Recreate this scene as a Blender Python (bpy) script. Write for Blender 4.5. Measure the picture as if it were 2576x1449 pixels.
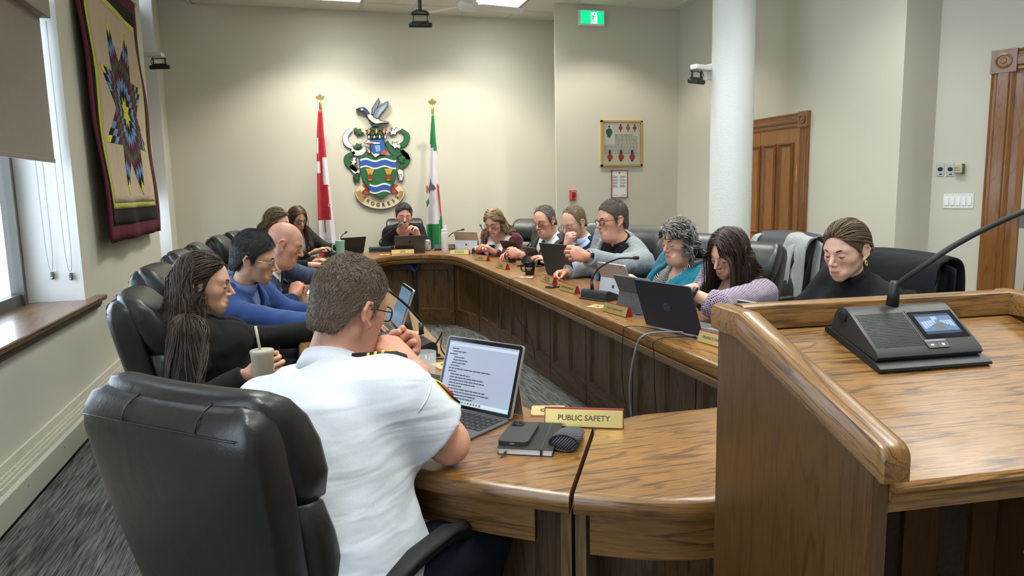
import bpy, bmesh, math, random
import numpy as np
from mathutils import Vector, Matrix, Quaternion, Euler
from mathutils.bvhtree import BVHTree

random.seed(7); RNG = np.random.default_rng(7)
PI = math.pi
for _o in list(bpy.data.objects): bpy.data.objects.remove(_o)
SC = bpy.context.scene
COL = SC.collection
V3 = lambda *a: np.array(a, float)
def unit(v): v = np.array(v, float); return v/(np.linalg.norm(v)+1e-12)

# ------------------------------------------------------------------ camera
CAM_H = 1.42
PITCH, ROLL, YAW = math.radians(7.9), math.radians(1.17), math.radians(16.2)
_fw = V3(math.sin(YAW)*math.cos(PITCH), math.cos(YAW)*math.cos(PITCH), -math.sin(PITCH))
_r = V3(math.cos(YAW), -math.sin(YAW), 0); _u = np.cross(_r, _fw)
_c, _s = math.cos(ROLL), math.sin(ROLL)
_r2, _u2 = _c*_r-_s*_u, _s*_r+_c*_u
cd = bpy.data.cameras.new('camera'); cam = bpy.data.objects.new('camera', cd); COL.objects.link(cam)
cd.sensor_fit = 'HORIZONTAL'; cd.sensor_width = 36.0; cd.lens = 1780/2576*36.0
cd.clip_start = 0.05; cd.clip_end = 200
cam.matrix_world = Matrix(((_r2[0], _u2[0], -_fw[0], 0), (_r2[1], _u2[1], -_fw[1], 0), (_r2[2], _u2[2], -_fw[2], CAM_H), (0, 0, 0, 1)))
SC.camera = cam

# ------------------------------------------------------------------ world, exposure
W = bpy.data.worlds.new('sky'); SC.world = W; W.use_nodes = True
_bg = W.node_tree.nodes['Background']; _bg.inputs[0].default_value = (0.80, 0.90, 1.0, 1); _bg.inputs[1].default_value = 3.6
SC.view_settings.view_transform = 'Standard'; SC.view_settings.look = 'None'
SC.view_settings.exposure = 0.55; SC.view_settings.gamma = 1.0; SC.view_settings.use_curve_mapping = False
PANEL_W = 17.0      # watts of each louvred ceiling light panel
SPOT_W = 95.0       # recessed downlights that wash the far walls

# daylight comes in through the window openings of the left wall: portals guide the sky sampling
XL, YB, XR, YN, ZC, ZT = -1.42, 8.95, 4.59, -2.6, 3.56, 4.15   # left wall, back wall, right wall, near wall, dropped ceiling, top of walls
WINS = [(-2.0, 0.6), (2.2, 5.25), (7.93, 8.60)]                 # window openings along the left wall (y0, y1)
ZS, ZH = 0.755, 3.75                                            # sill and head of the windows
for y0, y1 in WINS:
    ld = bpy.data.lights.new('window_portal', 'AREA'); ld.shape = 'RECTANGLE'; ld.size = (y1-y0); ld.size_y = ZH-ZS
    ld.cycles.is_portal = True
    lo = bpy.data.objects.new('window_portal', ld); COL.objects.link(lo)
    lo.matrix_world = Matrix(((0, 0, -1, XL-0.40), (1, 0, 0, (y0+y1)/2), (0, -1, 0, (ZS+ZH)/2), (0, 0, 0, 1)))

# recessed downlights near the far walls (their cans are built with the ceiling)
SPOTS = [(0.25, 7.95), (1.72, 7.95), (3.42, 7.2)]
SPOTW = [1.0, 1.0, .8]
for (x, y), w in zip(SPOTS, SPOTW):
    if w <= 0: continue
    ld = bpy.data.lights.new('downlight_lamp', 'SPOT'); ld.energy = SPOT_W*w; ld.spot_size = math.radians(122); ld.spot_blend = 0.45
    ld.color = (1.0, 0.93, 0.80); ld.shadow_soft_size = 0.05
    lo = bpy.data.objects.new('downlight_lamp', ld); COL.objects.link(lo); lo.location = (x, y, ZC-0.012)

# louvred fluorescent panels: the louvres keep the light off the upper walls
TILE_X, TILE_Y, X0C, Y0C = .61, 1.22, -1.05, YB-.40
PANELS = [(2, 0), (5, 0), (2, 2), (5, 2), (7, 3), (2, 4), (5, 4), (7, 5), (2, 6), (5, 6), (8, 7)]
for i, j in PANELS:
    ld = bpy.data.lights.new('panel_lamp', 'AREA'); ld.shape = 'RECTANGLE'; ld.size = .54; ld.size_y = 1.14; ld.energy = PANEL_W; ld.color = (.98, 1.0, .96); ld.spread = math.radians(115)
    lo = bpy.data.objects.new('panel_lamp', ld); COL.objects.link(lo); lo.location = (X0C+TILE_X*(i+.5), Y0C-TILE_Y*(j+.5), ZC-.002)

# ------------------------------------------------------------------ helpers: materials
MATS = {}
def _nt(name):
    m = bpy.data.materials.new(name); m.use_nodes = True
    nt = m.node_tree; b = nt.nodes['Principled BSDF']; MATS[name] = m
    return m, nt, b
def N(nt, t, **kw):
    n = nt.nodes.new(t)
    for k, v in kw.items(): setattr(n, k, v)
    return n
def coords(nt, scale=(1, 1, 1), src='Object', rot=(0, 0, 0)):
    if src == 'grain': tc = N(nt, 'ShaderNodeAttribute'); tc.attribute_name = 'grain'; src = 'Vector'
    else: tc = N(nt, 'ShaderNodeTexCoord')
    mp = N(nt, 'ShaderNodeMapping'); mp.inputs['Scale'].default_value = scale
    mp.inputs['Rotation'].default_value = rot
    nt.links.new(tc.outputs[src], mp.inputs[0]); return mp.outputs[0]
def noise(nt, vec, scale, detail=3, rough=.5, dist=0):
    n = N(nt, 'ShaderNodeTexNoise'); n.inputs['Scale'].default_value = scale; n.inputs['Detail'].default_value = detail
    n.inputs['Roughness'].default_value = rough; n.inputs['Distortion'].default_value = dist
    nt.links.new(vec, n.inputs['Vector']); return n.outputs[0]
def ramp(nt, fac, stops):
    r = N(nt, 'ShaderNodeValToRGB'); e = r.color_ramp.elements
    while len(e) > 1: e.remove(e[0])
    for i, (p, c) in enumerate(stops):
        q = e[0] if i == 0 else e.new(p)
        q.position = p; q.color = (*c, 1) if len(c) == 3 else c
    nt.links.new(fac, r.inputs[0]); return r.outputs[0]
def mix(nt, a, b, fac, mode='MIX'):
    m = N(nt, 'ShaderNodeMix', data_type='RGBA', blend_type=mode)
    def setin(s, v):
        if isinstance(v, (tuple, list)): s.default_value = (*v, 1) if len(v) == 3 else v
        elif isinstance(v, (int, float)): s.default_value = v
        else: nt.links.new(v, s)
    setin(m.inputs[0], fac); setin(m.inputs[6], a); setin(m.inputs[7], b); return m.outputs[2]
def math_(nt, op, a, b=None):
    m = N(nt, 'ShaderNodeMath', operation=op)
    for i, v in enumerate((a, b)):
        if v is None: continue
        if isinstance(v, (int, float)): m.inputs[i].default_value = v
        else: nt.links.new(v, m.inputs[i])
    return m.outputs[0]
def bumpn(nt, b, h, strength=.3, dist=.01):
    n = N(nt, 'ShaderNodeBump'); n.inputs['Strength'].default_value = strength; n.inputs['Distance'].default_value = dist
    nt.links.new(h, n.inputs['Height']); nt.links.new(n.outputs[0], b.inputs['Normal'])
def M(name, col, rough=.5, metal=0, spec=.5, bump=None, vary=None, coat=0, sheen=0, emit=None, trans=0, ior=1.45, alpha=1):
    if name in MATS: return MATS[name]
    m, nt, b = _nt(name)
    b.inputs['Base Color'].default_value = (*col, 1); b.inputs['Roughness'].default_value = rough; b.inputs['Metallic'].default_value = metal
    b.inputs['Specular IOR Level'].default_value = spec; b.inputs['Coat Weight'].default_value = coat; b.inputs['Coat Roughness'].default_value = .12
    b.inputs['Sheen Weight'].default_value = sheen; b.inputs['Transmission Weight'].default_value = trans; b.inputs['IOR'].default_value = ior
    b.inputs['Alpha'].default_value = alpha
    if emit: b.inputs['Emission Color'].default_value = (*emit[0], 1); b.inputs['Emission Strength'].default_value = emit[1]
    if vary:
        sc, am = vary; f = noise(nt, coords(nt), sc, 4)
        c2 = tuple(min(1, c*(1+am)) for c in col); c1 = tuple(c*(1-am) for c in col)
        nt.links.new(ramp(nt, f, [(.3, c1), (.7, c2)]), b.inputs['Base Color'])
    if bump:
        sc, st = bump; bumpn(nt, b, noise(nt, coords(nt), sc, 3), st, .006)
    return m
def wood(name, light, dark, axis='y', scale=1.0, rough=.32, coat=.25, ring=11.0, pores=.85, src='Object'):
    """oak: cathedral bands and fine dark pores stretched along the grain axis"""
    if name in MATS: return MATS[name]
    m, nt, b = _nt(name)
    al = .10
    sc = {'x': (al, 1, 1), 'y': (1, al, 1), 'z': (1, 1, al)}[axis]
    sc = tuple(s*scale for s in sc)
    vec = coords(nt, sc, src)
    f = noise(nt, vec, 5.0, 2.5, .55, .5)
    fr = math_(nt, 'FRACT', math_(nt, 'MULTIPLY', f, ring))
    tri = math_(nt, 'ABSOLUTE', math_(nt, 'SUBTRACT', math_(nt, 'MULTIPLY', fr, 2.0), 1.0))
    mid = tuple((l*.42+d*.58) for l, d in zip(light, dark))
    c1 = ramp(nt, tri, [(0.0, mid), (.08, mid), (.24, light), (.8, light), (1.0, tuple(l*.8+d*.2 for l, d in zip(light, dark)))])
    p = noise(nt, coords(nt, tuple(s*(1 if s > .5*scale else .7) for s in sc), src), 105.0, 2, .6)
    pf = ramp(nt, p, [(.40, (1, 1, 1)), (.52, (0, 0, 0))])
    pt = math_(nt, 'MULTIPLY', pf, math_(nt, 'ADD', math_(nt, 'MULTIPLY', math_(nt, 'SUBTRACT', 1.0, tri), .75), .25))
    c2 = mix(nt, c1, dark, math_(nt, 'MULTIPLY', pt, pores))
    big = noise(nt, coords(nt, sc, src), 1.3, 2)
    c3 = mix(nt, c2, tuple(d*.9+l*.1 for l, d in zip(light, dark)), math_(nt, 'MULTIPLY', ramp(nt, big, [(.45, (0, 0, 0)), (.75, (1, 1, 1))]), .35))
    nt.links.new(c3, b.inputs['Base Color'])
    b.inputs['Roughness'].default_value = rough; b.inputs['Coat Weight'].default_value = coat; b.inputs['Coat Roughness'].default_value = .15
    bumpn(nt, b, pt, .12, -.002)
    return m
def fabric(name, col, kind='plain', col2=None, rough=.85, scale=1.0, bump=.25, sheen=.2, col3=None):
    """cloth with soft folds; kinds: plain, check, dots, heather, stripe, maze"""
    if name in MATS: return MATS[name]
    m, nt, b = _nt(name)
    b.inputs['Roughness'].default_value = rough; b.inputs['Sheen Weight'].default_value = sheen if max(col) > .05 else .02; b.inputs['Specular IOR Level'].default_value = .25 if max(col) > .05 else .15
    vec = coords(nt)
    weave = noise(nt, coords(nt, (1, 1, 1)), 420*scale, 2)
    base = mix(nt, tuple(c*.86 for c in col), tuple(min(1, c*1.12) for c in col), weave)
    if kind in ('check', 'tartan'):
        sep = N(nt, 'ShaderNodeSeparateXYZ'); nt.links.new(coords(nt, (1, 1, 1), rot=(.25, .35, .2)), sep.inputs[0])
        def lines(o, f, th, soft=.05):
            t = math_(nt, 'ABSOLUTE', math_(nt, 'SUBTRACT', math_(nt, 'FRACT', math_(nt, 'MULTIPLY', o, f)), .5))
            return ramp(nt, t, [(max(0, .5-th-soft), (0, 0, 0)), (.5-th, (1, 1, 1))])
        fr = 26*scale if kind == 'check' else 105*scale
        th = .05 if kind == 'check' else .10
        a = lines(sep.outputs[0], fr, th); c = lines(sep.outputs[2], fr, th); y = lines(sep.outputs[1], fr, th)
        s = math_(nt, 'MAXIMUM', math_(nt, 'MAXIMUM', a, c), math_(nt, 'MULTIPLY', y, .6))
        base = mix(nt, base, col2, math_(nt, 'MULTIPLY', s, .75 if kind == 'check' else .62))
        if col3:
            a = lines(sep.outputs[0], fr*.37, .07); c = lines(sep.outputs[2], fr*.37, .07)
            base = mix(nt, base, col3, math_(nt, 'MULTIPLY', math_(nt, 'MAXIMUM', a, c), .6))
    elif kind == 'dots':
        v = N(nt, 'ShaderNodeTexVoronoi'); v.inputs['Scale'].default_value = 42*scale; v.inputs['Randomness'].default_value = .35
        nt.links.new(vec, v.inputs['Vector'])
        base = mix(nt, base, col2, ramp(nt, v.outputs['Distance'], [(.16, (1, 1, 1)), (.2, (0, 0, 0))]))
    elif kind == 'heather':
        base = mix(nt, base, col2, ramp(nt, noise(nt, vec, 170*scale, 3, .7), [(.45, (0, 0, 0)), (.62, (1, 1, 1))]))
    elif kind == 'stripe':
        sep = N(nt, 'ShaderNodeSeparateXYZ'); nt.links.new(coords(nt, (1, 1, 1), rot=(.5, .75, .4)), sep.inputs[0])
        t = math_(nt, 'FRACT', math_(nt, 'MULTIPLY', sep.outputs[2], 38*scale))
        base = mix(nt, base, col2, ramp(nt, t, [(.5, (0, 0, 0)), (.55, (1, 1, 1)), (.7, (1, 1, 1)), (.75, (0, 0, 0))]))
        if col3: base = mix(nt, base, col3, ramp(nt, t, [(.12, (1, 1, 1)), (.2, (0, 0, 0))]))
    elif kind == 'maze':
        v = N(nt, 'ShaderNodeTexVoronoi'); v.inputs['Scale'].default_value = 26*scale; v.inputs['Randomness'].default_value = .8
        nt.links.new(vec, v.inputs['Vector'])
        sp = N(nt, 'ShaderNodeSeparateColor'); nt.links.new(v.outputs['Color'], sp.inputs[0])
        sx = N(nt, 'ShaderNodeSeparateXYZ'); nt.links.new(vec, sx.inputs[0])
        fa = math_(nt, 'FRACT', math_(nt, 'MULTIPLY', math_(nt, 'ADD', sx.outputs[2], sx.outputs[1]), 105*scale))
        fb = math_(nt, 'FRACT', math_(nt, 'MULTIPLY', math_(nt, 'SUBTRACT', sx.outputs[2], sx.outputs[1]), 105*scale))
        sel = math_(nt, 'GREATER_THAN', sp.outputs[0], .5)
        mx = N(nt, 'ShaderNodeMix', data_type='FLOAT'); nt.links.new(sel, mx.inputs[0]); nt.links.new(fa, mx.inputs[2]); nt.links.new(fb, mx.inputs[3])
        base = mix(nt, base, col2, math_(nt, 'GREATER_THAN', mx.outputs[0], .58))
    nt.links.new(base, b.inputs['Base Color'])
    folds = noise(nt, coords(nt, (1, 1, .55) if kind != 'crease' else (.55, .55, 2.2)), 9, 2, .45, 1.2 if kind != 'crease' else .5)
    fine = noise(nt, vec, 300*scale, 2)
    h = math_(nt, 'ADD', folds, math_(nt, 'MULTIPLY', fine, .008))
    bumpn(nt, b, h, bump, .05)
    return m
def skinmat(name, col, rough=.48):
    if name in MATS: return MATS[name]
    m, nt, b = _nt(name)
    at = N(nt, 'ShaderNodeAttribute'); at.attribute_name = 'tint'
    f = noise(nt, coords(nt), 45, 4, .6)
    base = mix(nt, tuple(c*k for c, k in zip(col, (.93, .88, .86))), tuple(min(1, c*1.06) for c in col), f)
    nt.links.new(mix(nt, base, at.outputs['Color'], 1.0, 'MULTIPLY'), b.inputs['Base Color'])
    b.inputs['Roughness'].default_value = rough; b.inputs['Subsurface Weight'].default_value = .12
    b.inputs['Subsurface Radius'].default_value = (.012, .005, .003); b.inputs['Subsurface Scale'].default_value = .6
    bumpn(nt, b, noise(nt, coords(nt), 400, 2), .08, .002)
    return m
def hairmat(name, col, col2=None, rough=.42):
    if name in MATS: return MATS[name]
    m, nt, b = _nt(name)
    at = N(nt, 'ShaderNodeAttribute'); at.attribute_name = 'tint'
    sp = N(nt, 'ShaderNodeSeparateColor'); nt.links.new(at.outputs['Color'], sp.inputs[0])
    c2 = col2 or tuple(min(1, c*1.9+.01) for c in col)
    nt.links.new(mix(nt, mix(nt, tuple(c*.7 for c in col), c2, sp.outputs[0]), (1, 1, 1), 0.0), b.inputs['Base Color'])
    b.inputs['Roughness'].default_value = rough; b.inputs['Specular IOR Level'].default_value = .45
    b.inputs['Anisotropic'].default_value = .4
    bumpn(nt, b, noise(nt, coords(nt, (1, 1, .25)), 380, 2), .5, .003)
    return m

# ------------------------------------------------------------------ helpers: meshes
def mkmesh(name, verts, faces, mats, smooth=False, fmat=None, tint=None):
    me = bpy.data.meshes.new(name)
    me.from_pydata([tuple(v) for v in verts] if not isinstance(verts, np.ndarray) else verts.tolist(), [], faces if not isinstance(faces, np.ndarray) else faces.tolist())
    for m in (mats if isinstance(mats, (list, tuple)) else [mats]): me.materials.append(m)
    if fmat is not None: me.polygons.foreach_set('material_index', np.asarray(fmat, np.int32))
    if smooth is True: me.polygons.foreach_set('use_smooth', np.ones(len(me.polygons), bool))
    elif smooth: 
        me.polygons.foreach_set('use_smooth', np.ones(len(me.polygons), bool)); me.set_sharp_from_angle(angle=math.radians(smooth))
    if tint is not None:
        a = me.color_attributes.new('tint', 'FLOAT_COLOR', 'POINT'); t = np.ones((len(me.vertices), 4), np.float32); t[:, :tint.shape[1]] = tint
        a.data.foreach_set('color', t.ravel())
    me.update(); return me
def link(name, me, parent=None, loc=None, rot=None):
    o = bpy.data.objects.new(name, me); COL.objects.link(o)
    if parent: o.parent = parent
    if loc is not None: o.location = tuple(loc)
    if rot is not None: o.rotation_euler = rot
    return o
def tag(o, label=None, cat=None, group=None, kind=None):
    if label: o['label'] = label
    if cat: o['category'] = cat
    if group: o['group'] = group
    if kind: o['kind'] = kind
    return o
def thing(name, label, cat, loc=(0, 0, 0), rz=0, group=None):
    o = bpy.data.objects.new(name, None); COL.objects.link(o); o.empty_display_size = .05
    o.location = tuple(float(v) for v in loc); o.rotation_euler = (0, 0, rz); return tag(o, label, cat, group)
def copy_tree(o, parent=None):
    c = o.copy(); COL.objects.link(c); c.parent = parent
    for ch in list(o.children): copy_tree(ch, c)
    return c
class MB:
    def __init__(s): s.v = []; s.f = []; s.m = []; s.cur = 0; s.T = None
    def add(s, vs, fs):
        b = len(s.v)
        if s.T is not None: vs = [tuple(s.T @ Vector(v)) for v in vs]
        s.v += [tuple(map(float, v)) for v in vs]; s.f += [tuple(b+i for i in f) for f in fs]; s.m += [s.cur]*len(fs); return s
    def box(s, lo, hi):
        x0, y0, z0 = lo; x1, y1, z1 = hi
        return s.add([(x0, y0, z0), (x1, y0, z0), (x1, y1, z0), (x0, y1, z0), (x0, y0, z1), (x1, y0, z1), (x1, y1, z1), (x0, y1, z1)],
                     [(3, 2, 1, 0), (4, 5, 6, 7), (0, 1, 5, 4), (1, 2, 6, 5), (2, 3, 7, 6), (3, 0, 4, 7)])
    def bbox(s, c, d, ch=.004):
        """box with chamfered edges, centre c, size d"""
        hx, hy, hz = [k/2 for k in d]; ch = min(ch, hx*.9, hy*.9, hz*.9)
        bm = bmesh.new(); bmesh.ops.create_cube(bm, size=1)
        for v in bm.verts: v.co = Vector((v.co.x*2*hx, v.co.y*2*hy, v.co.z*2*hz))
        bmesh.ops.bevel(bm, geom=list(bm.edges), offset=ch, segments=2, affect='EDGES', profile=.6)
        bm.verts.index_update()
        vs = [(v.co.x+c[0], v.co.y+c[1], v.co.z+c[2]) for v in bm.verts]; fs = [tuple(v.index for v in f.verts) for f in bm.faces]; bm.free()
        return s.add(vs, fs)
    def loft(s, rings, cap=True, closed=True):
        n = len(rings[0]); vs = [p for r in rings for p in r]; fs = []
        for i in range(len(rings)-1):
            for j in range(n if closed else n-1):
                k = (j+1) % n; fs.append((i*n+j, i*n+k, (i+1)*n+k, (i+1)*n+j))
        if cap:
            fs.append(tuple(range(n-1, -1, -1))); fs.append(tuple((len(rings)-1)*n+j for j in range(n)))
        return s.add(vs, fs)
    def tube(s, pts, r, n=8, cap=True, flat=1.0, up=None):
        pts = [np.array(p, float) for p in pts]; L = len(pts)
        rs = [r]*L if isinstance(r, (int, float)) else r
        t = [pts[min(i+1, L-1)]-pts[max(i-1, 0)] for i in range(L)]
        t = [q/(np.linalg.norm(q)+1e-9) for q in t]
        a = np.array(up, float) if up is not None else (V3(0, 0, 1) if abs(t[0][2]) < .9 else V3(1, 0, 0))
        rings = []
        for i in range(L):
            x = np.cross(a, t[i]); x /= np.linalg.norm(x)+1e-9; y = np.cross(t[i], x); a = y
            rings.append([pts[i]+rs[i]*(math.cos(q)*x+flat*math.sin(q)*y) for q in [2*PI*k/n for k in range(n)]])
        return s.loft(rings, cap)
    def lathe(s, prof, c=(0, 0, 0), n=24, axis='z', cap=True):
        rings = []
        for r, h in prof:
            ring = []
            for k in range(n):
                q = 2*PI*k/n; a, b = r*math.cos(q), r*math.sin(q)
                p = (a, b, h) if axis == 'z' else ((h, a, b) if axis == 'x' else (b, h, a))
                ring.append((p[0]+c[0], p[1]+c[1], p[2]+c[2]))
            rings.append(ring)
        return s.loft(rings, cap)
    def ell(s, c, r, n=14, m=9):
        rings = []
        for i in range(m+1):
            th = -PI/2+PI*i/m; th = max(-PI/2+.02, min(PI/2-.02, th))
            rings.append([(c[0]+r[0]*math.cos(th)*math.cos(2*PI*k/n), c[1]+r[1]*math.cos(th)*math.sin(2*PI*k/n), c[2]+r[2]*math.sin(th)) for k in range(n)])
        return s.loft(rings)
    def prism(s, poly, z0, z1):
        n = len(poly)
        return s.loft([[(x, y, z0) for x, y in poly], [(x, y, z1) for x, y in poly]])
    def sweep_slab(s, poly, prof, seam=()):
        """polygon (ccw) with an edge profile [(inset, z)...] going from the bottom to the top"""
        rings = []
        for ins, z in prof:
            q = offset_poly(poly, ins, seam); rings.append([(x, y, z) for x, y in q])
        return s.loft(rings)
    def mesh(s, name, mats, smooth=False): return mkmesh(name, s.v, s.f, mats, smooth, s.m)
    def obj(s, name, mats, parent=None, smooth=False, loc=None, rot=None): return link(name, s.mesh(name, mats, smooth), parent, loc, rot)
def offset_poly(poly, d, seam=()):
    """inset a ccw polygon by d; edges listed in seam stay where they are"""
    n = len(poly); out = []
    for i in range(n):
        p0, p1, p2 = [np.array(poly[(i+k) % n], float) for k in (-1, 0, 1)]
        a = p1-p0; b = p2-p1; a /= np.linalg.norm(a)+1e-12; b /= np.linalg.norm(b)+1e-12
        na = np.array((-a[1], a[0])); nb = np.array((-b[1], b[0])); da = 0 if (i-1) % n in seam else d; db = 0 if i in seam else d
        det = na[0]*nb[1]-na[1]*nb[0]
        if abs(det) < .05: m = na+nb; m /= np.linalg.norm(m)+1e-12; out.append(tuple(p1+m*(da+db)/2))
        else: out.append((p1[0]+(da*nb[1]-db*na[1])/det, p1[1]+(na[0]*db-nb[0]*da)/det))
    return out
def set_grain(me, g):
    a = me.attributes.new('grain', 'FLOAT_VECTOR', 'POINT'); a.data.foreach_set('vector', np.asarray(g, np.float32).ravel())
def rrect(w, h, r, n=5, cx=0, cy=0):
    pts = []
    for (sx, sy, a0) in ((1, 1, 0), (-1, 1, PI/2), (-1, -1, PI), (1, -1, 1.5*PI)):
        for k in range(n+1):
            a = a0+PI/2*k/n; pts.append((cx+sx*(w/2-r)+r*math.cos(a), cy+sy*(h/2-r)+r*math.sin(a)))
    return pts
def text_vf(body, size, depth=.0004, bold=0.0):
    """flat extruded lettering in the xy plane, centred: (verts, faces)"""
    cu = bpy.data.curves.new('lettering', 'FONT'); cu.body = body; cu.size = size; cu.align_x = 'CENTER'; cu.align_y = 'CENTER'
    cu.extrude = depth; cu.offset = bold; cu.resolution_u = 2; cu.space_line = .95
    o = bpy.data.objects.new('lettering', cu); COL.objects.link(o)
    dg = bpy.context.evaluated_depsgraph_get(); me = bpy.data.meshes.new_from_object(o.evaluated_get(dg))
    vs = [tuple(v.co) for v in me.vertices]; fs = [tuple(p.vertices) for p in me.polygons]
    bpy.data.objects.remove(o); bpy.data.curves.remove(cu); bpy.data.meshes.remove(me); return vs, fs
def frame_mat(o, x, y, z):
    """4x4 from origin and three axes"""
    return Matrix(((x[0], y[0], z[0], o[0]), (x[1], y[1], z[1], o[1]), (x[2], y[2], z[2], o[2]), (0, 0, 0, 1)))
def bez(p0, p1, p2, p3, n=12):
    p = [np.array(q, float) for q in (p0, p1, p2, p3)]; out = []
    for i in range(n+1):
        t = i/n; u = 1-t; out.append(u**3*p[0]+3*u*u*t*p[1]+3*u*t*t*p[2]+t**3*p[3])
    return out
def spline(pts, n=6):
    """Catmull-Rom through the points"""
    P = [np.array(p, float) for p in pts]; P = [2*P[0]-P[1]]+P+[2*P[-1]-P[-2]]; out = []
    for i in range(1, len(P)-2):
        for k in range(n):
            t = k/n; a, b, c, d = P[i-1:i+3]
            out.append(.5*((2*b)+(-a+c)*t+(2*a-5*b+4*c-d)*t*t+(-a+3*b-3*c+d)*t**3))
    out.append(P[-2]); return out
# ------------------------------------------------------------------ measuring helpers (a sight line met with a real plane)
CAMP = V3(0, 0, CAM_H)
def ray(x, y): return _fw+(x-1288)/1780*_r2-(y-724.5)/1780*_u2
def onz(x, y, z): d = ray(x, y); return CAMP+(z-CAM_H)/d[2]*d
def onx(x, y, X): d = ray(x, y); return CAMP+X/d[0]*d
def ony(x, y, Y): d = ray(x, y); return CAMP+Y/d[1]*d
def dep(x, y, D): return CAMP+D*ray(x, y)

# ------------------------------------------------------------------ materials of the room
m_wall = M('painted wall', (.60, .575, .48), .75, bump=(160, .06))
m_white = M('white paint', (.78, .78, .75), .6, bump=(120, .05))
m_col = M('textured white plaster', (.74, .76, .74), .7, bump=(70, .5))
m_ceil = M('ceiling tile', (.72, .70, .62), .9, bump=(260, .3))
m_grid = M('ceiling grid white', (.66, .65, .58), .5)
m_dark = M('black gap', (.01, .01, .01), .8)
m_frame = M('bronze aluminium', (.10, .095, .085), .4, .3)
m_glass = M('window glass', (.9, .95, 1), .02, trans=1, ior=1.02, spec=.3)
m_heater = M('beige enamel', (.60, .57, .48), .4)
m_shade = fabric('roller shade cloth', (.24, .205, .155), 'heather', (.33, .29, .23), scale=2.2, bump=.03)
m_chrome = M('chrome', (.7, .7, .7), .2, 1)
m_steel = M('dull steel', (.45, .43, .38), .4, .9)
m_black = M('black plastic', (.014, .014, .015), .42)
m_blackm = M('matt black', (.012, .012, .013), .7)
m_grey = M('dark grey plastic', (.05, .05, .05), .5)
m_brass = M('brass', (.72, .52, .18), .25, 1)
m_red = M('red plastic', (.5, .02, .02), .4)
OAK_L, OAK_D = (.275, .130, .034), (.048, .021, .007)
DRK_L, DRK_D = (.145, .078, .030), (.035, .018, .008)
PINE_L, PINE_D = (.36, .145, .030), (.13, .045, .010)
w_top_y = wood('oak worktop along', OAK_L, OAK_D, 'y', 1.9)
w_top_x = wood('oak worktop across', OAK_L, OAK_D, 'x', 1.9)
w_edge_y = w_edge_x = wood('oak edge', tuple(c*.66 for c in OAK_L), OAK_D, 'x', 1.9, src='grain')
w_panel_g = wood('dark oak curved panel', DRK_L, DRK_D, 'z', 1.3, rough=.4, coat=.15, src='grain')
w_fas_z = wood('dark oak upright', DRK_L, DRK_D, 'z', 1.3, rough=.4, coat=.15)
w_fas_y = wood('dark oak rail', DRK_L, DRK_D, 'y', 1.3, rough=.4, coat=.15)
w_fas_x = wood('dark oak rail across', DRK_L, DRK_D, 'x', 1.3, rough=.4, coat=.15)
w_sill = wood('walnut sill', (.20, .115, .06), (.06, .03, .015), 'y', 1.2, rough=.3)
w_door_z = wood('varnished fir upright', PINE_L, tuple(c*1.5 for c in PINE_D), 'z', 2.2, rough=.3, coat=.35, pores=.25, ring=6)
w_door_y = wood('varnished fir rail', PINE_L, PINE_D, 'y', 1.6, rough=.3, coat=.35, pores=.3)
w_case_z = wood('varnished casing upright', tuple(c*.72 for c in PINE_L), PINE_D, 'z', 1.6, rough=.28, coat=.4, pores=.4)
w_case_y = wood('varnished casing rail', tuple(c*.72 for c in PINE_L), PINE_D, 'y', 1.6, rough=.28, coat=.4, pores=.4)

def carpet():
    m, nt, b = _nt('grey streaked carpet')
    sep = coords(nt, (1, .035, 1))
    a = noise(nt, sep, 150, 2.5, .65); c = noise(nt, coords(nt, (1, .05, 1)), 60, 2, .6)
    br = N(nt, 'ShaderNodeTexBrick'); br.offset = .5; br.inputs['Scale'].default_value = 1.0
    br.inputs['Brick Width'].default_value = .5; br.inputs['Row Height'].default_value = .5; br.inputs['Mortar Size'].default_value = .0
    br.inputs[1].default_value = (.3, .3, .3, 1); br.inputs[2].default_value = (.7, .7, .7, 1)
    nt.links.new(coords(nt), br.inputs['Vector'])
    f = math_(nt, 'ADD', math_(nt, 'ADD', math_(nt, 'MULTIPLY', a, .75), math_(nt, 'MULTIPLY', c, .35)), math_(nt, 'MULTIPLY', br.outputs[0], .06))
    col = ramp(nt, f, [(.42, (.042, .042, .043)), (.54, (.105, .104, .10)), (.63, (.21, .206, .19)), (.75, (.31, .305, .28))])
    nt.links.new(col, b.inputs['Base Color']); b.inputs['Roughness'].default_value = .95; b.inputs['Specular IOR Level'].default_value = .1
    bumpn(nt, b, noise(nt, coords(nt), 420, 2), .6, .006)
    return m
m_carpet = carpet()

def struct(name, mb, m, parent=None, smooth=False):
    o = mb.obj(name, m, parent, smooth)
    if not parent: o['kind'] = 'structure'
    return o
# ------------------------------------------------------------------ room shell
struct('floor', MB().box((XL-.5, YN, -.1), (6.6, YB+.1, 0)), m_carpet)
mb = MB(); ys = [YN]+[v for w in WINS for v in w]+[YB+.12]
for i in range(0, len(ys), 2): mb.box((XL-.42, ys[i], 0), (XL, ys[i+1], ZT))
for y0, y1 in WINS: mb.box((XL-.42, y0, 0), (XL, y1, ZS-.03)); mb.box((XL-.42, y0, ZH), (XL, y1, ZT))
wl = struct('wall_left', mb, m_wall)
mb = MB()
for y0, y1 in WINS:      # white painted reveals of the openings
    for y in ((y0, y0+.004), (y1-.004, y1)): mb.box((XL-.40, y[0], ZS), (XL-.001, y[1], ZH))
    mb.box((XL-.40, y0+.004, ZH-.004), (XL-.001, y1-.004, ZH))
mb.obj('reveal_lining', m_white, wl)
struct('wall_back', MB().box((XL-.4, YB, 0), (XR+.2, YB+.12, ZT)), m_wall)
YW = 8.15   # the shallow wing wall in front of the back wall
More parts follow.
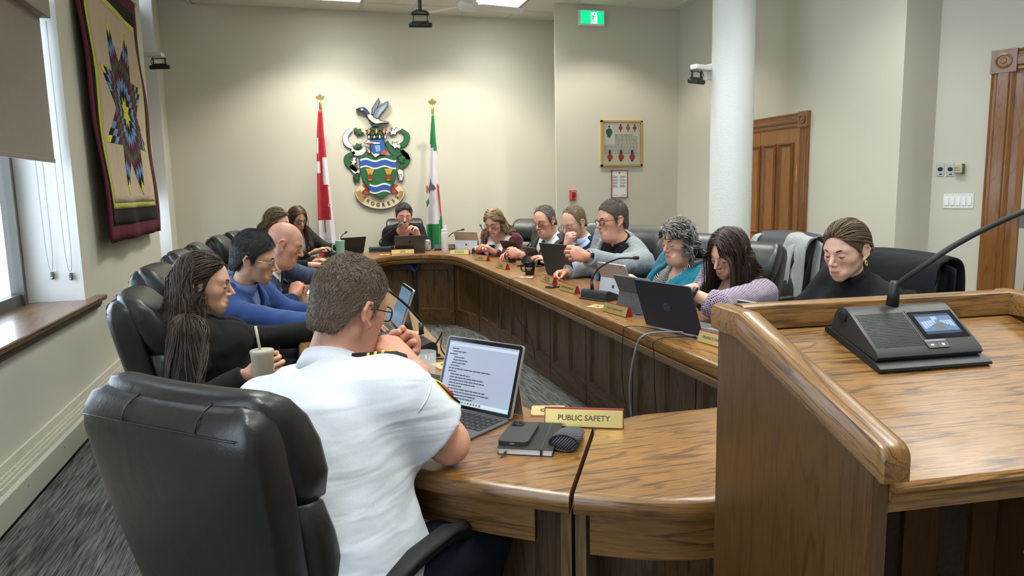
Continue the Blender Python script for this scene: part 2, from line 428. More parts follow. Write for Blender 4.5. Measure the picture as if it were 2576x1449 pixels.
struct('wall_wing', MB().prism([(2.955, YW), (XR, YW), (XR, YB), (3.45, YB), (2.99, YW+.12)], 0, ZT), m_wall)
struct('wall_right', MB().prism([(XR, 4.64), (XR+.40, 4.64), (XR+.40, YB), (XR, YB)], 0, ZT), m_wall)
# splayed wall with the open doorway
PA = V3(4.935, 4.64, 0); ANG = math.radians(24); DA = V3(math.sin(ANG), -math.cos(ANG), 0); NA = V3(-DA[1]*-1, DA[0]*-1, 0)
NA = V3(-math.cos(ANG), -math.sin(ANG), 0)          # points into the room
def wa(s, z, n=0): p = PA+DA*s+NA*n; return (p[0], p[1], z)
def wa_box(mb, s0, s1, z0, z1, n0, n1):
    c = [wa(s0, 0, n0), wa(s1, 0, n0), wa(s1, 0, n1), wa(s0, 0, n1)]
    mb.loft([[(x, y, z0) for x, y, _ in c], [(x, y, z1) for x, y, _ in c]]); return mb
DO0, DO1, DZ = .555, 1.48, 2.22   # doorway opening along the splayed wall
mb = MB(); wa_box(mb, -.1, DO0, 0, ZT, -.16, 0); wa_box(mb, DO0, DO1, DZ, ZT, -.16, 0); wa_box(mb, DO1, 3.2, 0, ZT, -.16, 0)
struct('wall_splayed', mb, m_wall)
mb = MB(); mb.box((-2.0, YN-.12, 0), (8.4, YN, ZT)); struct('wall_near', mb, m_wall)
mb = MB(); mb.box((6.25, YN, 0), (6.4, 2.1, ZT)); struct('wall_side', mb, m_wall)
mb = MB(); wa_box(mb, -.6, 2.6, 0, 3.2, -1.35, -1.25); struct('wall_hall', mb, M('hall wall paint', (.82, .80, .74), .7))
struct('ceiling', MB().box((XL-.4, YN-.1, ZT), (8.4, YB+.12, ZT+.1)), m_ceil)

# dropped ceiling: grid and lay-in tiles
XD0 = -1.07
cg = MB(); tx, ty, X0c, Y0c = TILE_X, TILE_Y, X0C, Y0C
xs = [X0c+tx*i for i in range(0, 12)]; ysr = [Y0c-ty*j for j in range(-1, 10)]
for x in xs: cg.box((x-.012, YN, ZC), (x+.012, YB, ZC+.03))
for y in ysr:
    if YN < y < YB: cg.box((XD0, y-.012, ZC+.0005), (6.25, y+.012, ZC+.03))
cg.box((XD0-.03, YN, ZC-.012), (XD0, YB, ZT)); cg.box((XD0, YB-.02, ZC), (XR, YB, ZC+.03))
cz = struct('ceiling_drop', cg, m_grid)
tile_me = MB().box((-tx/2+.004, -ty/2+.004, .007), (tx/2-.004, ty/2-.004, .025)).mesh('ceiling_tile', m_ceil)
for i in range(len(xs)):
    for j in range(-1, 9):
        cx, cy = xs[i]+tx/2, Y0c-ty*(j+.5)
        if cx > 6.2 or cy-ty/2 < YN-.2 or (i, j) in PANELS: continue
        if j == -1:
            link('ceiling_tile', MB().box((cx-tx/2+.004, Y0c+.004, ZC+.007), (cx+tx/2-.004, YB-.004, ZC+.025)).mesh('ceiling_tile', m_ceil), cz)
        else: link('ceiling_tile', tile_me, cz, (cx, cy, ZC))
m_panel = M('lit diffuser', (.9, .95, .9), .5, emit=((.93, 1.0, .92), 3.0))
pt_lab = {(2, 0): 'lit ceiling light panel near the far wall above the flags', (5, 0): 'lit ceiling light panel by the far right wall near the exit sign'}
d_me = MB().box((-tx/2+.03, -ty/2+.03, .004), (tx/2-.03, ty/2-.03, .012)).mesh('diffuser', m_panel)
fb = MB()
for a, b_ in (((-tx/2, -ty/2, 0), (tx/2, -ty/2+.03, .03)), ((-tx/2, ty/2-.03, 0), (tx/2, ty/2, .03)), ((-tx/2, -ty/2, 0), (-tx/2+.03, ty/2, .03)), ((tx/2-.03, -ty/2, 0), (tx/2, ty/2, .03))): fb.box(a, b_)
for k in range(1, 8): fb.box((-tx/2, -ty/2+k*ty/8-.003, .001), (tx/2, -ty/2+k*ty/8+.003, .006))
for k in range(1, 4): fb.box((-tx/2+k*tx/4-.003, -ty/2, .001), (-tx/2+k*tx/4+.003, ty/2, .006))
f_me = fb.mesh('louvre_frame', m_white)
for i, j in sorted(PANELS):
    t = thing('ceiling_light', pt_lab.get((i, j), 'lit ceiling light panel over the %s, %s from the far wall' % ('left row' if i < 4 else ('middle of the table' if i < 6 else 'right row'), ['first', 'second', 'second', 'third', 'third', 'fourth', 'fourth', 'fifth'][j])), 'ceiling light', (xs[i]+tx/2, Y0c-ty*(j+.5), ZC), 0, 'fluorescent ceiling panels')
    link('diffuser', d_me, t); link('louvre_frame', f_me, t)
# trims of the recessed downlights
m_lampface = M('lamp face', (1, .95, .85), .5, emit=((1, .9, .72), 12))
for k, ((x, y), w) in enumerate(zip(SPOTS, SPOTW)):
    if w <= 0: continue
    t = thing('downlight', ['round recessed downlight above the red and white flag', 'round recessed downlight above the green and white flag', 'round recessed downlight above the framed certificate'][k], 'ceiling light', (x, y, ZC-.008), 0, 'recessed downlights')
    MB().lathe([(.062, 0), (.085, 0), (.087, .006), (.062, .008)], n=24, cap=False).obj('trim_ring', m_white, t, 40)
    MB().lathe([(.0605, .005), (.0605, .007)], n=20).obj('lens', m_lampface, t)

# ------------------------------------------------------------------ windows, sill, shade
def window(idx, y0, y1, label=None):
    fr = MB(); x0, x1 = XL-.40, XL-.33; w = .07
    for a, b_ in (((x0, y0, ZS), (x1, y0+w, ZH)), ((x0, y1-w, ZS), (x1, y1, ZH)), ((x0, y0+w, ZS), (x1, y1-w, ZS+w)), ((x0, y0+w, ZH-w), (x1, y1-w, ZH))): fr.box(a, b_)
    fr.box((x0, y0+w, 2.35), (x1, y1-w, 2.43))
    n = max(1, int((y1-y0)/1.1))
    for k in range(1, n): yy = y0+(y1-y0)*k/n; fr.box((x0, yy-.03, ZS+w), (x1, yy+.03, ZH-w))
    for a, b_ in (((x1, y1-.11, ZS), (x1+.02, y1-.085, ZH)), ((x1, y0+.085, ZS), (x1+.02, y0+.11, ZH))): fr.box(a, b_)
    o = struct('window_%d' % idx, fr, m_frame)
    for k in range(n):
        ya, yb = y0+(y1-y0)*k/n, y0+(y1-y0)*(k+1)/n
        for za, zb in ((ZS+w, 2.35), (2.43, ZH-w)):
            link('pane', MB().box((x0+.03, ya+.03, za), (x0+.036, yb-.03, zb)).mesh('pane', m_glass), o)
for k, (y0, y1) in enumerate(WINS): window(k+1, y0, y1)
def sill(idx, y0, y1, ov):
    prof = [(0, .0), (.022, .004), (.024, .018), (.032, .02), (.034, .05), (.06, .054), (.068, .07), (.068, .082), (.062, .088)]
    rings = []
    for y in (y0-ov, y1+ov):
        rings.append([(XL-.001, y, .667)]+[(XL+d, y, .667+z) for d, z in prof]+[(XL-.001, y, .755)])
    mb = MB().loft(rings)
    mb.box((XL-.335, y0+.005, .726), (XL+.002, y1-.005, .7548))
    struct('trim_%d' % idx, mb, w_sill, smooth=30)
sill(1, WINS[1][0], WINS[1][1], .25); sill(2, *WINS[2], .05); sill(3, *WINS[0], .1)

XS = XL-.075
p_ = ony(130, 100, 5.2)
sh = thing('roller_shade', 'brown-grey woven roller shade with valance half lowered in the near window', 'window shade', (XS, 3.7, 1.66))
MB().box((-.003, -1.44, .0), (.003, 1.475, .88)).obj('shade_cloth', m_shade, sh)
MB().bbox((0, .015, .0), (.016, 2.93, .028), .006).obj('hem_bar', m_shade, sh)
mv = MB().box((-.045, -1.46, .87), (.06, 1.49, 1.02)); mv.obj('valance', m_shade, sh)
MB().lathe([(.03, 0), (.03, .02), (.022, .022)], (0, 1.476, .90), 16, 'y').obj('clutch', m_black, sh)
def chain(px, py, top, x):
    b0 = ony(px, py, 5.235); t = thing('bead_chain', 'hanging bead chain loop of the roller shade with dark tensioner, ' + ('nearer the glass' if px < 150 else 'nearer the room'), 'blind chain', (b0[0], 5.215, b0[2]), 0, 'shade chains')
    pts = [(-.022, 0, top-b0[2]), (-.02, 0, .35), (-.012, 0, .08), (0, 0, .035), (.012, 0, .08), (.018, 0, .35), (.014, 0, top-b0[2])]
    MB().tube(spline(pts, 8), .0022, 6).obj('beads', m_steel, t, True)
    MB().bbox((0, .012, 0), (.022, .02, .05), .008).obj('tensioner', m_frame, t, 40); MB().lathe([(.004, -.01), (.004, .0)], (0, .003, -.012), 10, 'y').obj('screw', m_chrome, t)
s2 = thing('roller_shade', 'brown-grey roller shade lowered in the far window behind the quilt', 'window shade', (XS-.12, sum(WINS[2])/2, 1.42))
MB().box((-.003, -.32, 0), (.003, .32, 2.0)).obj('shade_cloth', m_shade, s2); MB().bbox((0, 0, 0), (.016, .64, .026), .006).obj('hem_bar', m_shade, s2)
chain(133, 693, 2.5, 0); chain(180, 695, 2.52, 0)

# ------------------------------------------------------------------ baseboard heater
ht = thing('baseboard_heater', 'long beige baseboard heater with slotted top under the windows', 'heater', (XL, 4.6, 0))
HL0, HL1 = -4.0, 3.2
HD, HZ = .135, .172
for k in range(6):
    a = HL0+(HL1-HL0)*k/6; b_ = HL0+(HL1-HL0)*(k+1)/6
    mb = MB()
    mb.loft([[(HD-.004, y, .03), (HD, y, .034), (HD, y, HZ-.012), (HD-.012, y, HZ), (HD-.016, y, HZ), (HD-.016, y, HZ-.004), (HD-.006, y, HZ-.02), (HD-.006, y, .03)] for y in (a+.0015, b_-.0015)])
    mb.box((0, a+.0015, HZ-.004), (.012, b_-.0015, HZ+.03))
    mb.obj('front_panel', m_heater, ht)
MB().box((.006, HL0, .02), (HD-.007, HL1, HZ-.028)).obj('fin_core', m_dark, ht)
mb = MB(); y = HL0+.01
while y < HL1-.01:
    mb.box((.011, y, HZ-.005), (HD-.014, y+.0085, HZ-.001)); y += .0165
for xx in (.036, .062, .088): mb.box((xx-.004, HL0, HZ-.006), (xx+.004, HL1, HZ-.0005))
tag(mb.obj('slot_grille', m_heater, ht), kind='stuff')
for k in range(13): MB().lathe([(.004, 0), (.004, .003)], (HD, HL0+.4+k*.52, .12), 8, 'x').obj('screw', m_steel, ht)
bb = MB(); bb.box((XL, 7.8, 0), (XL+.015, YB, .12)); bb.box((XL, YB-.015, 0), (2.955, YB, .12)); bb.box((2.955, YW-.015, 0), (XR, YW, .12)); bb.box((XR-.015, 4.64, 0), (XR, 5.66, .12)); bb.box((XR-.015, 6.75, 0), (XR, YW, .12))
struct('baseboard_room', bb, w_fas_x)

# ------------------------------------------------------------------ panelled door in the right wall
def casing_profile(w):   # (across, proud)
    return [(0, 0), (0, .018), (.012, .024), (.02, .018), (.035, .018), (.045, .028), (w*.5, .03), (w-.045, .028), (w-.035, .018), (w-.02, .018), (w-.012, .024), (w, .018), (w, 0)]
def door_right():
    y0, y1, zt = 5.82, 6.72, 1.955; cw = .125
    o = struct('door_1', MB().box((XR-.012, y0, 0), (XR+.03, y1, zt)), w_door_z)
    prof = casing_profile(cw)
    for ya, sgn in ((y0, -1), (y1, 1)):
        rings = [[(XR-p, ya+sgn*a, z) for a, p in prof] for z in (0, zt)]
        MB().loft(rings).obj('casing', w_case_z, o, 40)
    rings = [[(XR-p, y, zt+a*1.1) for a, p in prof] for y in (y0, y1)]
    MB().loft(rings).obj('casing_head', w_case_y, o, 40)
    for ya in (y0-cw, y1):
        mb = MB().bbox((XR-.018, ya+cw/2, zt+cw*.55), (.05, cw+.006, cw*1.1+.01), .004)
        mb.obj('corner_block', w_case_z, o)
        MB().lathe([(.045, -.043), (.045, -.052), (.036, -.055), (.032, -.047), (.018, -.046), (.014, -.052), (.002, -.053)], (XR, ya+cw/2, zt+cw*.55), 24, 'x').obj('rosette', w_case_z, o, 40)
    # stiles, rails and raised mouldings
    def panel(ya, yb, za, zb):
        x = XR-.012
        q = [(0, .0), (0, .014), (.012, .02), (.022, .012), (.03, .004), (.045, .0)]
        rings = []
        for ins, pr in q: rings.append([(x-pr, ya+ins, za+ins), (x-pr, yb-ins, za+ins), (x-pr, yb-ins, zb-ins), (x-pr, ya+ins, zb-ins)])
        MB().loft(rings, cap=False).obj('panel_moulding', w_case_z, o, 30)
        MB().box((x-.003, ya+.045, za+.045), (x, yb-.045, zb-.045)).obj('panel', w_door_z, o)
    wd = y1-y0; a = y0+.10
    cols = [(y0+.09, y0+.32), (y0+.36, y0+.54), (y0+.58, y1-.09)]
    cols = [(y0+.085, y0+.305), (y0+.345, y0+.555), (y0+.595, y1-.085)]
    for ya, yb in cols:
        panel(ya, yb, .92, 1.82); panel(ya, yb, .18, .72)
    MB().lathe([(.024, .0), (.024, -.005), (.01, -.008), (.01, -.03), (.024, -.036), (.03, -.05), (.026, -.062), (.012, -.066), (.002, -.066)], (XR-.012, y0+.62, .80), 20, 'x').obj('knob', m_chrome, o, True)
    MB().box((XR-.0125, y0+.615, .02), (XR-.011, y0+.619, zt)).obj('meeting_joint', m_dark, o)
    MB().bbox((XR-.0135, y0+.03, 1.53), (.004, .012, .16), .001).obj('hinge_leaf', m_brass, o)
door_right()
# ------------------------------------------------------------------ open doorway in the splayed wall
def doorway():
    z = DZ; cw = .16
    prof = casing_profile(cw)
    o = struct('trim_4', MB(), w_case_z)
    for s0, sg in ((DO0-.02, -1), (DO1+.02, 1)):
        MB().loft([[wa(s0+sg*a, zz, p) for a, p in prof] for zz in (0, z)]).obj('casing', w_case_z, o, 40)
        t0, t1 = (s0, s0+.045) if sg < 0 else (s0-.045, s0)
        wa_box(MB(), t0, t1, 0, z, -.17, .012).obj('jamb', w_case_z, o)
        mb = wa_box(MB(), min(s0, s0+sg*cw)-.004, max(s0, s0+sg*cw)+.004, z-.005, z+cw*1.02, 0, .038); mb.obj('corner_block', w_case_z, o)
        ring = []
        for r, n in ((.055, .038), (.055, .048), (.044, .051), (.04, .042), (.022, .041), (.018, .047), (.002, .048)):
            ring.append([wa(s0+sg*cw/2+r*math.cos(2*PI*k/24), z+cw*.5+r*math.sin(2*PI*k/24), n) for k in range(24)])
        MB().loft(ring).obj('rosette', w_case_z, o, 40)
    MB().loft([[wa(s, z+a, p) for a, p in prof] for s in (DO0-.02, DO1+.02)]).obj('casing_head', w_case_y, o, 40)
    wa_box(MB(), DO0-.02, DO1+.02, z-.02, z+.02, -.17, .012).obj('jamb_head', w_case_y, o)
    # leaf, swung open into the hall
    d = struct('door_2', MB(), w_door_z)
    hs = DO0+.085
    def lf(s, zz, n): return wa(hs+s, zz, n)
    def lbox(n0, n1, z0, z1, s0=0, s1=.045):
        c = [lf(s0, 0, n0), lf(s1, 0, n0), lf(s1, 0, n1), lf(s0, 0, n1)]
        return MB().loft([[(x, y, z0) for x, y, _ in c], [(x, y, z1) for x, y, _ in c]])
    lbox(-1.05, -.165, .01, z-.03).obj('leaf', w_door_z, d)
    for (za, zb) in ((1.2, 2.02), (.2, .95)):
        for (na, nb) in ((-.58, -.27), (-.95, -.65)):
            q = [(0, .0), (0, .014), (.012, .02), (.022, .012), (.03, .004), (.045, .0)]
            for s0, sg in ((0, -1), (.045, 1)):
                rings = [[lf(s0+sg*pr, za+i, na+i), lf(s0+sg*pr, za+i, nb-i), lf(s0+sg*pr, zb-i, nb-i), lf(s0+sg*pr, zb-i, na+i)] for i, pr in q]
                MB().loft(rings, cap=False).obj('panel_moulding', w_case_z, d, 30)
    for zz in (1.86, 1.10):
        h = MB()
        c = [lf(-.012, 0, -.20), lf(-.002, 0, -.20), lf(-.002, 0, -.12), lf(-.012, 0, -.12)]
        h.loft([[(x, y, zz-.055) for x, y, _ in c], [(x, y, zz+.055) for x, y, _ in c]])
        p = lf(-.01, zz, -.16); h.lathe([(.008, -.062), (.008, .062)], p, 10)
        wa_box(h, DO0+.022, DO0+.075, zz-.055, zz+.055, -.171, -.165)
        h.obj('hinge', m_steel, d)
doorway()

# ------------------------------------------------------------------ column
cx, cy = dep(1841, 300, 6.45)[:2]
mb = MB().lathe([(.187, 0), (.187, ZC), (.187, ZT)], (cx, cy, 0), 48)
struct('column_round', mb, m_col, smooth=40)
CX, CY = cx, cy
# ------------------------------------------------------------------ council table: worktops
ZTOP = .77
def arc_pts(pts, n=5): return [tuple(p[:2]) for p in spline([(x, y, 0) for x, y in pts], n)]
EDGE = [(.030, -.098), (.010, -.095), (.002, -.082), (.002, -.062), (.010, -.056), (.010, -.050), (.0, -.046), (.0, -.016), (.004, -.005), (.013, 0), (.03, 0)]
THIN = [(.016, -.046), (.004, -.043), (.0, -.034), (.0, -.016), (.005, -.005), (.014, 0), (.03, 0)]
def worktop(name, label, poly, wt, we, prof=EDGE, cat='desk', seam=()):
    mb = MB(); n = len(poly)
    a = sum(poly[i][0]*poly[(i+1) % n][1]-poly[(i+1) % n][0]*poly[i][1] for i in range(n))
    if a < 0: poly = poly[::-1]; seam = [(n-2-i) % n for i in seam]
    mb.sweep_slab(poly, [(i, ZTOP+z) for i, z in prof], seam)
    u = np.concatenate([[0], np.cumsum([math.dist(poly[i], poly[i+1]) for i in range(n-1)])]); gr = [(u[j], i, z) for i, z in prof for j in range(n)]
    mb.m = [1]*len(mb.m); mb.m[-1] = 0
    for q in range(len(mb.m)-2-n, len(mb.m)-2): mb.m[q] = 0
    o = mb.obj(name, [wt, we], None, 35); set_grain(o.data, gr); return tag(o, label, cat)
XI, XO = 1.45, 1.98
far_in = arc_pts([(.54, 6.35), (.56, 6.75), (.66, 7.12), (.85, 7.33), (1.02, 7.385), (1.2, 7.36), (1.36, 7.2), (1.445, 6.9), (XI+.005, 6.38)])
far_out = arc_pts([(1.98, 6.38), (1.98, 6.95), (1.90, 7.45), (1.6, 7.92), (1.15, 8.05), (.6, 8.02), (.2, 7.78), (-.02, 7.2), (-.06, 6.35)])
worktop('council_worktop', 'curved oak worktop at the far end, in front of the mural crest', far_in+far_out, w_top_x, w_edge_x, seam=[len(far_in)-1, len(far_in)+len(far_out)-1])
worktop('council_worktop', 'long straight oak worktop along the right row of councillors', [(XI+.004, 6.375), (1.432, 3.17), (XO, 3.17), (XO, 6.375)], w_top_y, w_edge_y, seam=[1, 3])
worktop('council_worktop', 'short oak worktop beside the lectern with the finance nameplate', [(1.432, 3.167), (1.415, 1.95), (XO, 1.95), (XO, 3.167)], w_top_y, w_edge_y, seam=[3])
worktop('council_worktop', 'oak worktop along the left row under the blue suits', [(-.06, 6.345), (-.055, 2.725), (.54, 2.725), (.54, 6.345)], w_top_y, w_edge_y, seam=[1, 3])
nl_out = arc_pts([(-.055, 2.72), (-.045, 2.3), (.02, 1.93), (.16, 1.66), (.33, 1.485), (.508, 1.348)])
nl_in = arc_pts([(.738, 1.757), (.64, 1.92), (.575, 2.2), (.54, 2.72)])
worktop('council_worktop', 'curved oak worktop under the white-shirted man\'s elbow', nl_out+nl_in, w_top_x, w_edge_x, THIN, seam=[len(nl_out)-1, len(nl_out)+len(nl_in)-1])
nr_out = arc_pts([(.517, 1.343), (.65, 1.268), (.80, 1.225), (1.1, 1.21), (1.42, 1.26)])
nr_in = arc_pts([(1.42, 1.85), (1.17, 1.795), (1.02, 1.795), (.88, 1.80), (.748, 1.752)])
worktop('council_worktop', 'oak worktop right of the seam, running behind the lectern', nr_out+nr_in, w_top_x, w_edge_x, THIN, seam=[len(nr_out)+len(nr_in)-1])

# ------------------------------------------------------------------ panelled base units
GRP_UNITS = 'panelled base units of the council table'
def base_unit(p0, p1, label, npan=2, zt=ZTOP-.1, axis='y'):
    """frame and panel front from p0 to p1, its face towards the left of p0->p1"""
    p0, p1 = V3(*p0, 0), V3(*p1, 0); L = np.linalg.norm(p1-p0); e = (p1-p0)/L; n = V3(-e[1], e[0], 0)
    t = thing('desk_base_unit', label, 'desk base', tuple((p0+p1)/2), 0, GRP_UNITS); o = (p0+p1)/2
    def bx(s0, s1, z0, z1, d0, d1, name, m):
        c = [p0+e*s0+n*d0-o, p0+e*s1+n*d0-o, p0+e*s1+n*d1-o, p0+e*s0+n*d1-o]
        MB().loft([[(q[0], q[1], z0) for q in c], [(q[0], q[1], z1) for q in c]]).obj(name, m, t)
    g = .005; rail = w_fas_x if axis == 'x' else w_fas_y
    sw = .055; rb = .17; rt = .07
    bx(-.03, L+.03, .0, zt, -.05, -.022, 'backing', w_fas_z)
    bx(g, L-g, .0, rb, -.022, 0, 'bottom_rail', rail); bx(g, L-g, zt-rt, zt, -.022, 0, 'top_rail', rail)
    pw = (L-2*g-(npan+1)*sw)/npan
    for k in range(npan+1):
        s = g+k*(pw+sw); bx(s, s+sw, rb, zt-rt, -.022, 0, 'stile', w_fas_z)
    for k in range(npan):
        s = g+sw+k*(pw+sw)
        q = [(0, -.001), (.004, -.006), (.012, -.016), (.014, -.016)]
        rings = []
        for i, d in q:
            rings.append([tuple(p0+e*(s+i)+n*d-o+V3(0, 0, rb+i)), tuple(p0+e*(s+pw-i)+n*d-o+V3(0, 0, rb+i)), tuple(p0+e*(s+pw-i)+n*d-o+V3(0, 0, zt-rt-i)), tuple(p0+e*(s+i)+n*d-o+V3(0, 0, zt-rt-i))])
        mb = MB().loft(rings, cap=False); mb.add(rings[-1], [(0, 1, 2, 3)]); mb.obj('panel', w_fas_z, t, 25)
    return t
def fasx(y): return 1.625+(6.8-y)*.034
ys_ = [6.78, 6.12, 5.48, 4.84, 4.2, 3.56, 2.92, 2.3]
who = ['below the far right corner of the table', 'below the dark blue steel mug', 'below the second black mug', 'below the grey suit man', 'below the operations nameplate', 'below the utility nameplate', 'behind the trailing grey cable']
for k in range(len(ys_)-1):
    a, b_ = ys_[k], ys_[k+1]
    base_unit((fasx(b_), b_), (fasx(a), a), 'dark oak panelled front %s, right row' % who[k], 2)
base_unit((fasx(6.79), 6.79), (1.495, 7.315), 'narrow angled dark oak panel in the far right corner', 1)
base_unit((1.49, 7.32), (1.10, 7.53), 'dark oak panel right of the black cable bundle at the far end', 1, axis='x')
base_unit((1.09, 7.535), (.62, 7.47), 'dark oak panel left of the black cable bundle at the far end', 1, axis='x')
base_unit((.60, 7.45), (.42, 6.9), 'angled dark oak panel in the far left corner', 1, axis='x')
yl = [2.75, 3.65, 4.55, 5.45, 6.35, 6.88]
for k in range(5): base_unit((.40, yl[k+1]), (.40, yl[k]), 'dark oak panelled front of the left row, %s from the near end' % ['first', 'second', 'third', 'fourth', 'fifth'][k], 2)

# near desks: curved aprons, posts and panels seen from the chairs' side
def curve_board(pts, inset, th, z0, z1, name, m, parent, o, i0=0, i1=None):
    q = np.array(pts); t = np.gradient(q, axis=0); t /= np.linalg.norm(t, axis=1)[:, None]; nrm = np.stack([-t[:, 1], t[:, 0]], 1)
    a = q+nrm*inset; b_ = q+nrm*(inset+th); sl = slice(i0, i1)
    a, b_ = a[sl], b_[sl]
    rings = [[(A[0]-o[0], A[1]-o[1], z0), (A[0]-o[0], A[1]-o[1], z1-.004), (A[0]*.97+B[0]*.03-o[0], A[1]*.97+B[1]*.03-o[1], z1), (B[0]-o[0], B[1]-o[1], z1), (B[0]-o[0], B[1]-o[1], z0)] for A, B in zip(a, b_)]
    ob = MB().loft(rings).obj(name, m, parent, 40); u = np.concatenate([[0], np.cumsum(np.linalg.norm(np.diff(a, axis=0), axis=1))])
    set_grain(ob.data, [(uu, k_*.02, r[k_][2]) for uu, r in zip(u, rings) for k_ in range(5)]); return ob
t = thing('desk_pedestal', 'dark oak knee panel and apron left of the seam, beside the navy trousers', 'desk base', (.3, 1.8, 0)); o_ = (.3, 1.8)
curve_board(nl_out, .035, .02, .635, .722, 'apron', w_edge_x, t, o_, 1, -2)
curve_board(nl_out, .30, .02, .0, .725, 'knee_panel', w_panel_g, t, o_, 3, -1)
curve_board(nl_in[::-1], -.02, -.02, .0, .725, 'front_panel', w_panel_g, t, o_)
dseam = V3(.738-.508, 1.757-1.348, 0); dseam /= np.linalg.norm(dseam); nseam = V3(dseam[1], -dseam[0], 0)
def seam_box(s0, s1, n0, n1, z0, z1):
    b0 = V3(.5125, 1.3455, 0); c = [b0+dseam*s0+nseam*n0, b0+dseam*s1+nseam*n0, b0+dseam*s1+nseam*n1, b0+dseam*s0+nseam*n1]
    return c, z0, z1
def sbx(a, nm, m, parent, o):
    c, z0, z1 = a; MB().loft([[(q[0]-o[0], q[1]-o[1], z0) for q in c], [(q[0]-o[0], q[1]-o[1], z1) for q in c]]).obj(nm, m, parent)
sbx(seam_box(.03, .44, -.028, -.004, 0, .722), 'end_post', w_fas_z, t, o_)
sbx(seam_box(.30, .32, -.24, -.03, 0, .722), 'inner_panel', w_fas_z, t, o_)
t = thing('desk_pedestal', 'dark oak kneehole and apron right of the seam, beside the lectern', 'desk base', (1.0, 1.5, 0)); o_ = (1.0, 1.5)
curve_board(nr_out, .03, .02, .625, .718, 'apron', w_edge_x, t, o_, 1, None)
sbx(seam_box(.03, .44, .004, .028, 0, .722), 'end_post', w_fas_z, t, o_)
curve_board(nr_out, .28, .02, .0, .72, 'knee_panel', w_panel_g, t, o_)
curve_board(nr_in[::-1], -.02, -.02, .0, .72, 'front_panel', w_panel_g, t, o_)

# ------------------------------------------------------------------ lectern
LW, LD = .64, .46
LP = V3(.735, 1.145, 0); LE1 = V3(.9954, -.096, 0); LE2 = V3(-.096, -.9954, 0)
lect = thing('lectern', 'tall oak lectern with sloping top and raised rims in the right foreground', 'lectern', LP, math.atan2(LE1[1], LE1[0]))
# local frame: x across, y = -depth
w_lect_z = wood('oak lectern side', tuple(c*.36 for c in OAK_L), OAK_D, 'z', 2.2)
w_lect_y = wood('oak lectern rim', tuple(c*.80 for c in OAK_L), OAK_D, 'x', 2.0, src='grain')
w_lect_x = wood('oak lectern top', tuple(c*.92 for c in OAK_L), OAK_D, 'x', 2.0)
CT, ZF, ZR = .045, 1.088, 1.2      # cap thickness, cap top at the front and at the rear
TB = .085                          # where the slope starts
def capz(t_): return ZR if t_ <= TB else ZR+(ZF-ZR)*(t_-TB)/(LD-TB)
for side, x in (('left', 0), ('right', LW-.024)):
    poly = [(0, 0), (0, ZR-CT), (TB, ZR-CT), (LD-.028, capz(LD-.028)-CT), (LD-.028, 0)]
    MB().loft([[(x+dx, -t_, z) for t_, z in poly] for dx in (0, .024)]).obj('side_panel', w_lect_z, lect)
    xc = x+.012; w = .044; r = .010
    sec = [(-w/2, -CT), (-w/2, -r), (-w/2+r*.3, -r*.3), (-w/2+r, 0), (w/2-r, 0), (w/2-r*.3, -r*.3), (w/2, -r), (w/2, -CT)]
    ts = [(-.012, ZR), (TB, ZR), (LD, ZF)]
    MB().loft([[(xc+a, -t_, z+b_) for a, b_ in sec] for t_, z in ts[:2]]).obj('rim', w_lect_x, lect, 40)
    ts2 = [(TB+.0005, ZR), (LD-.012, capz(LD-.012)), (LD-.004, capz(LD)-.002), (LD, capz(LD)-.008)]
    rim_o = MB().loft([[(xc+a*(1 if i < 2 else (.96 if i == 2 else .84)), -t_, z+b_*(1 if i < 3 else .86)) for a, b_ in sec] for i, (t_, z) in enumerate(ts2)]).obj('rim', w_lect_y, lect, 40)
    set_grain(rim_o.data, [(t_*1.04, a+side.count('r')*.3, b_) for t_, z in ts2 for a, b_ in sec])
sec = [(.012, -CT), (.012, -.010), (.008, -.003), (.0, 0), (-.022, 0), (-.029, -.003), (-.032, -.010), (-.032, -CT)]
MB().loft([[(x, a, ZR+b_) for a, b_ in sec] for x in (.034, LW-.034)]).obj('rear_rim', w_lect_x, lect, 40)
sl = (ZF-ZR)/(LD-TB); za, zb = ZR-CT-.002, ZR-CT-.002+sl*(LD-.03)
def topz(t_): return za+sl*(t_-.03)
LF = LD-.034
mb = MB().loft([[(x, -.028, za-.02), (x, -.028, za), (x, -(LF+.012), topz(LF+.012)), (x, -(LF+.018), topz(LF+.02)-.005), (x, -(LF+.017), topz(LF+.02)-.011), (x, -(LF+.009), topz(LF)-.016), (x, -(LF+.009), topz(LF)-.020), (x, -(LF+.014), topz(LF)-.024), (x, -(LF+.013), topz(LF)-.031), (x, -(LF+.004), topz(LF)-.038), (x, -(LF+.002), topz(LF)-.050), (x, -(LF-.02), topz(LF)-.051), (x, -(LF-.025), topz(LF)-.02)] for x in (.026, LW-.026)])
mb.obj('sloping_top', w_lect_x, lect, 30)
MB().box((.024, -.022, 0), (LW-.024, 0, ZR-CT)).obj('rear_board', M('rough dark panel', (.045, .028, .016), .8, bump=(60, .9)), lect)
for k, (xa, xb) in enumerate(((.075, .155), (.235, .315), (.395, .475), (.555, .614))): MB().box((xa, -.034, .05), (xb, -.0225, ZR-.08)).obj('inner_stile', w_lect_z, lect)
for k in range(12):
    for yy in (-.10, -.34): MB().lathe([(.004, 0), (.004, -.002)], (LW-.0235, yy, .3+k*.055), 8, 'x').obj('shelf_pin_hole', m_steel, lect)
MB().box((.025, -.42, .30), (LW-.025, -.035, .32)).obj('shelf', w_lect_x, lect)
def lectern_pt(x, t_, up=0):
    p = LP+LE1*x+LE2*t_; return V3(p[0], p[1], topz(t_)+up)

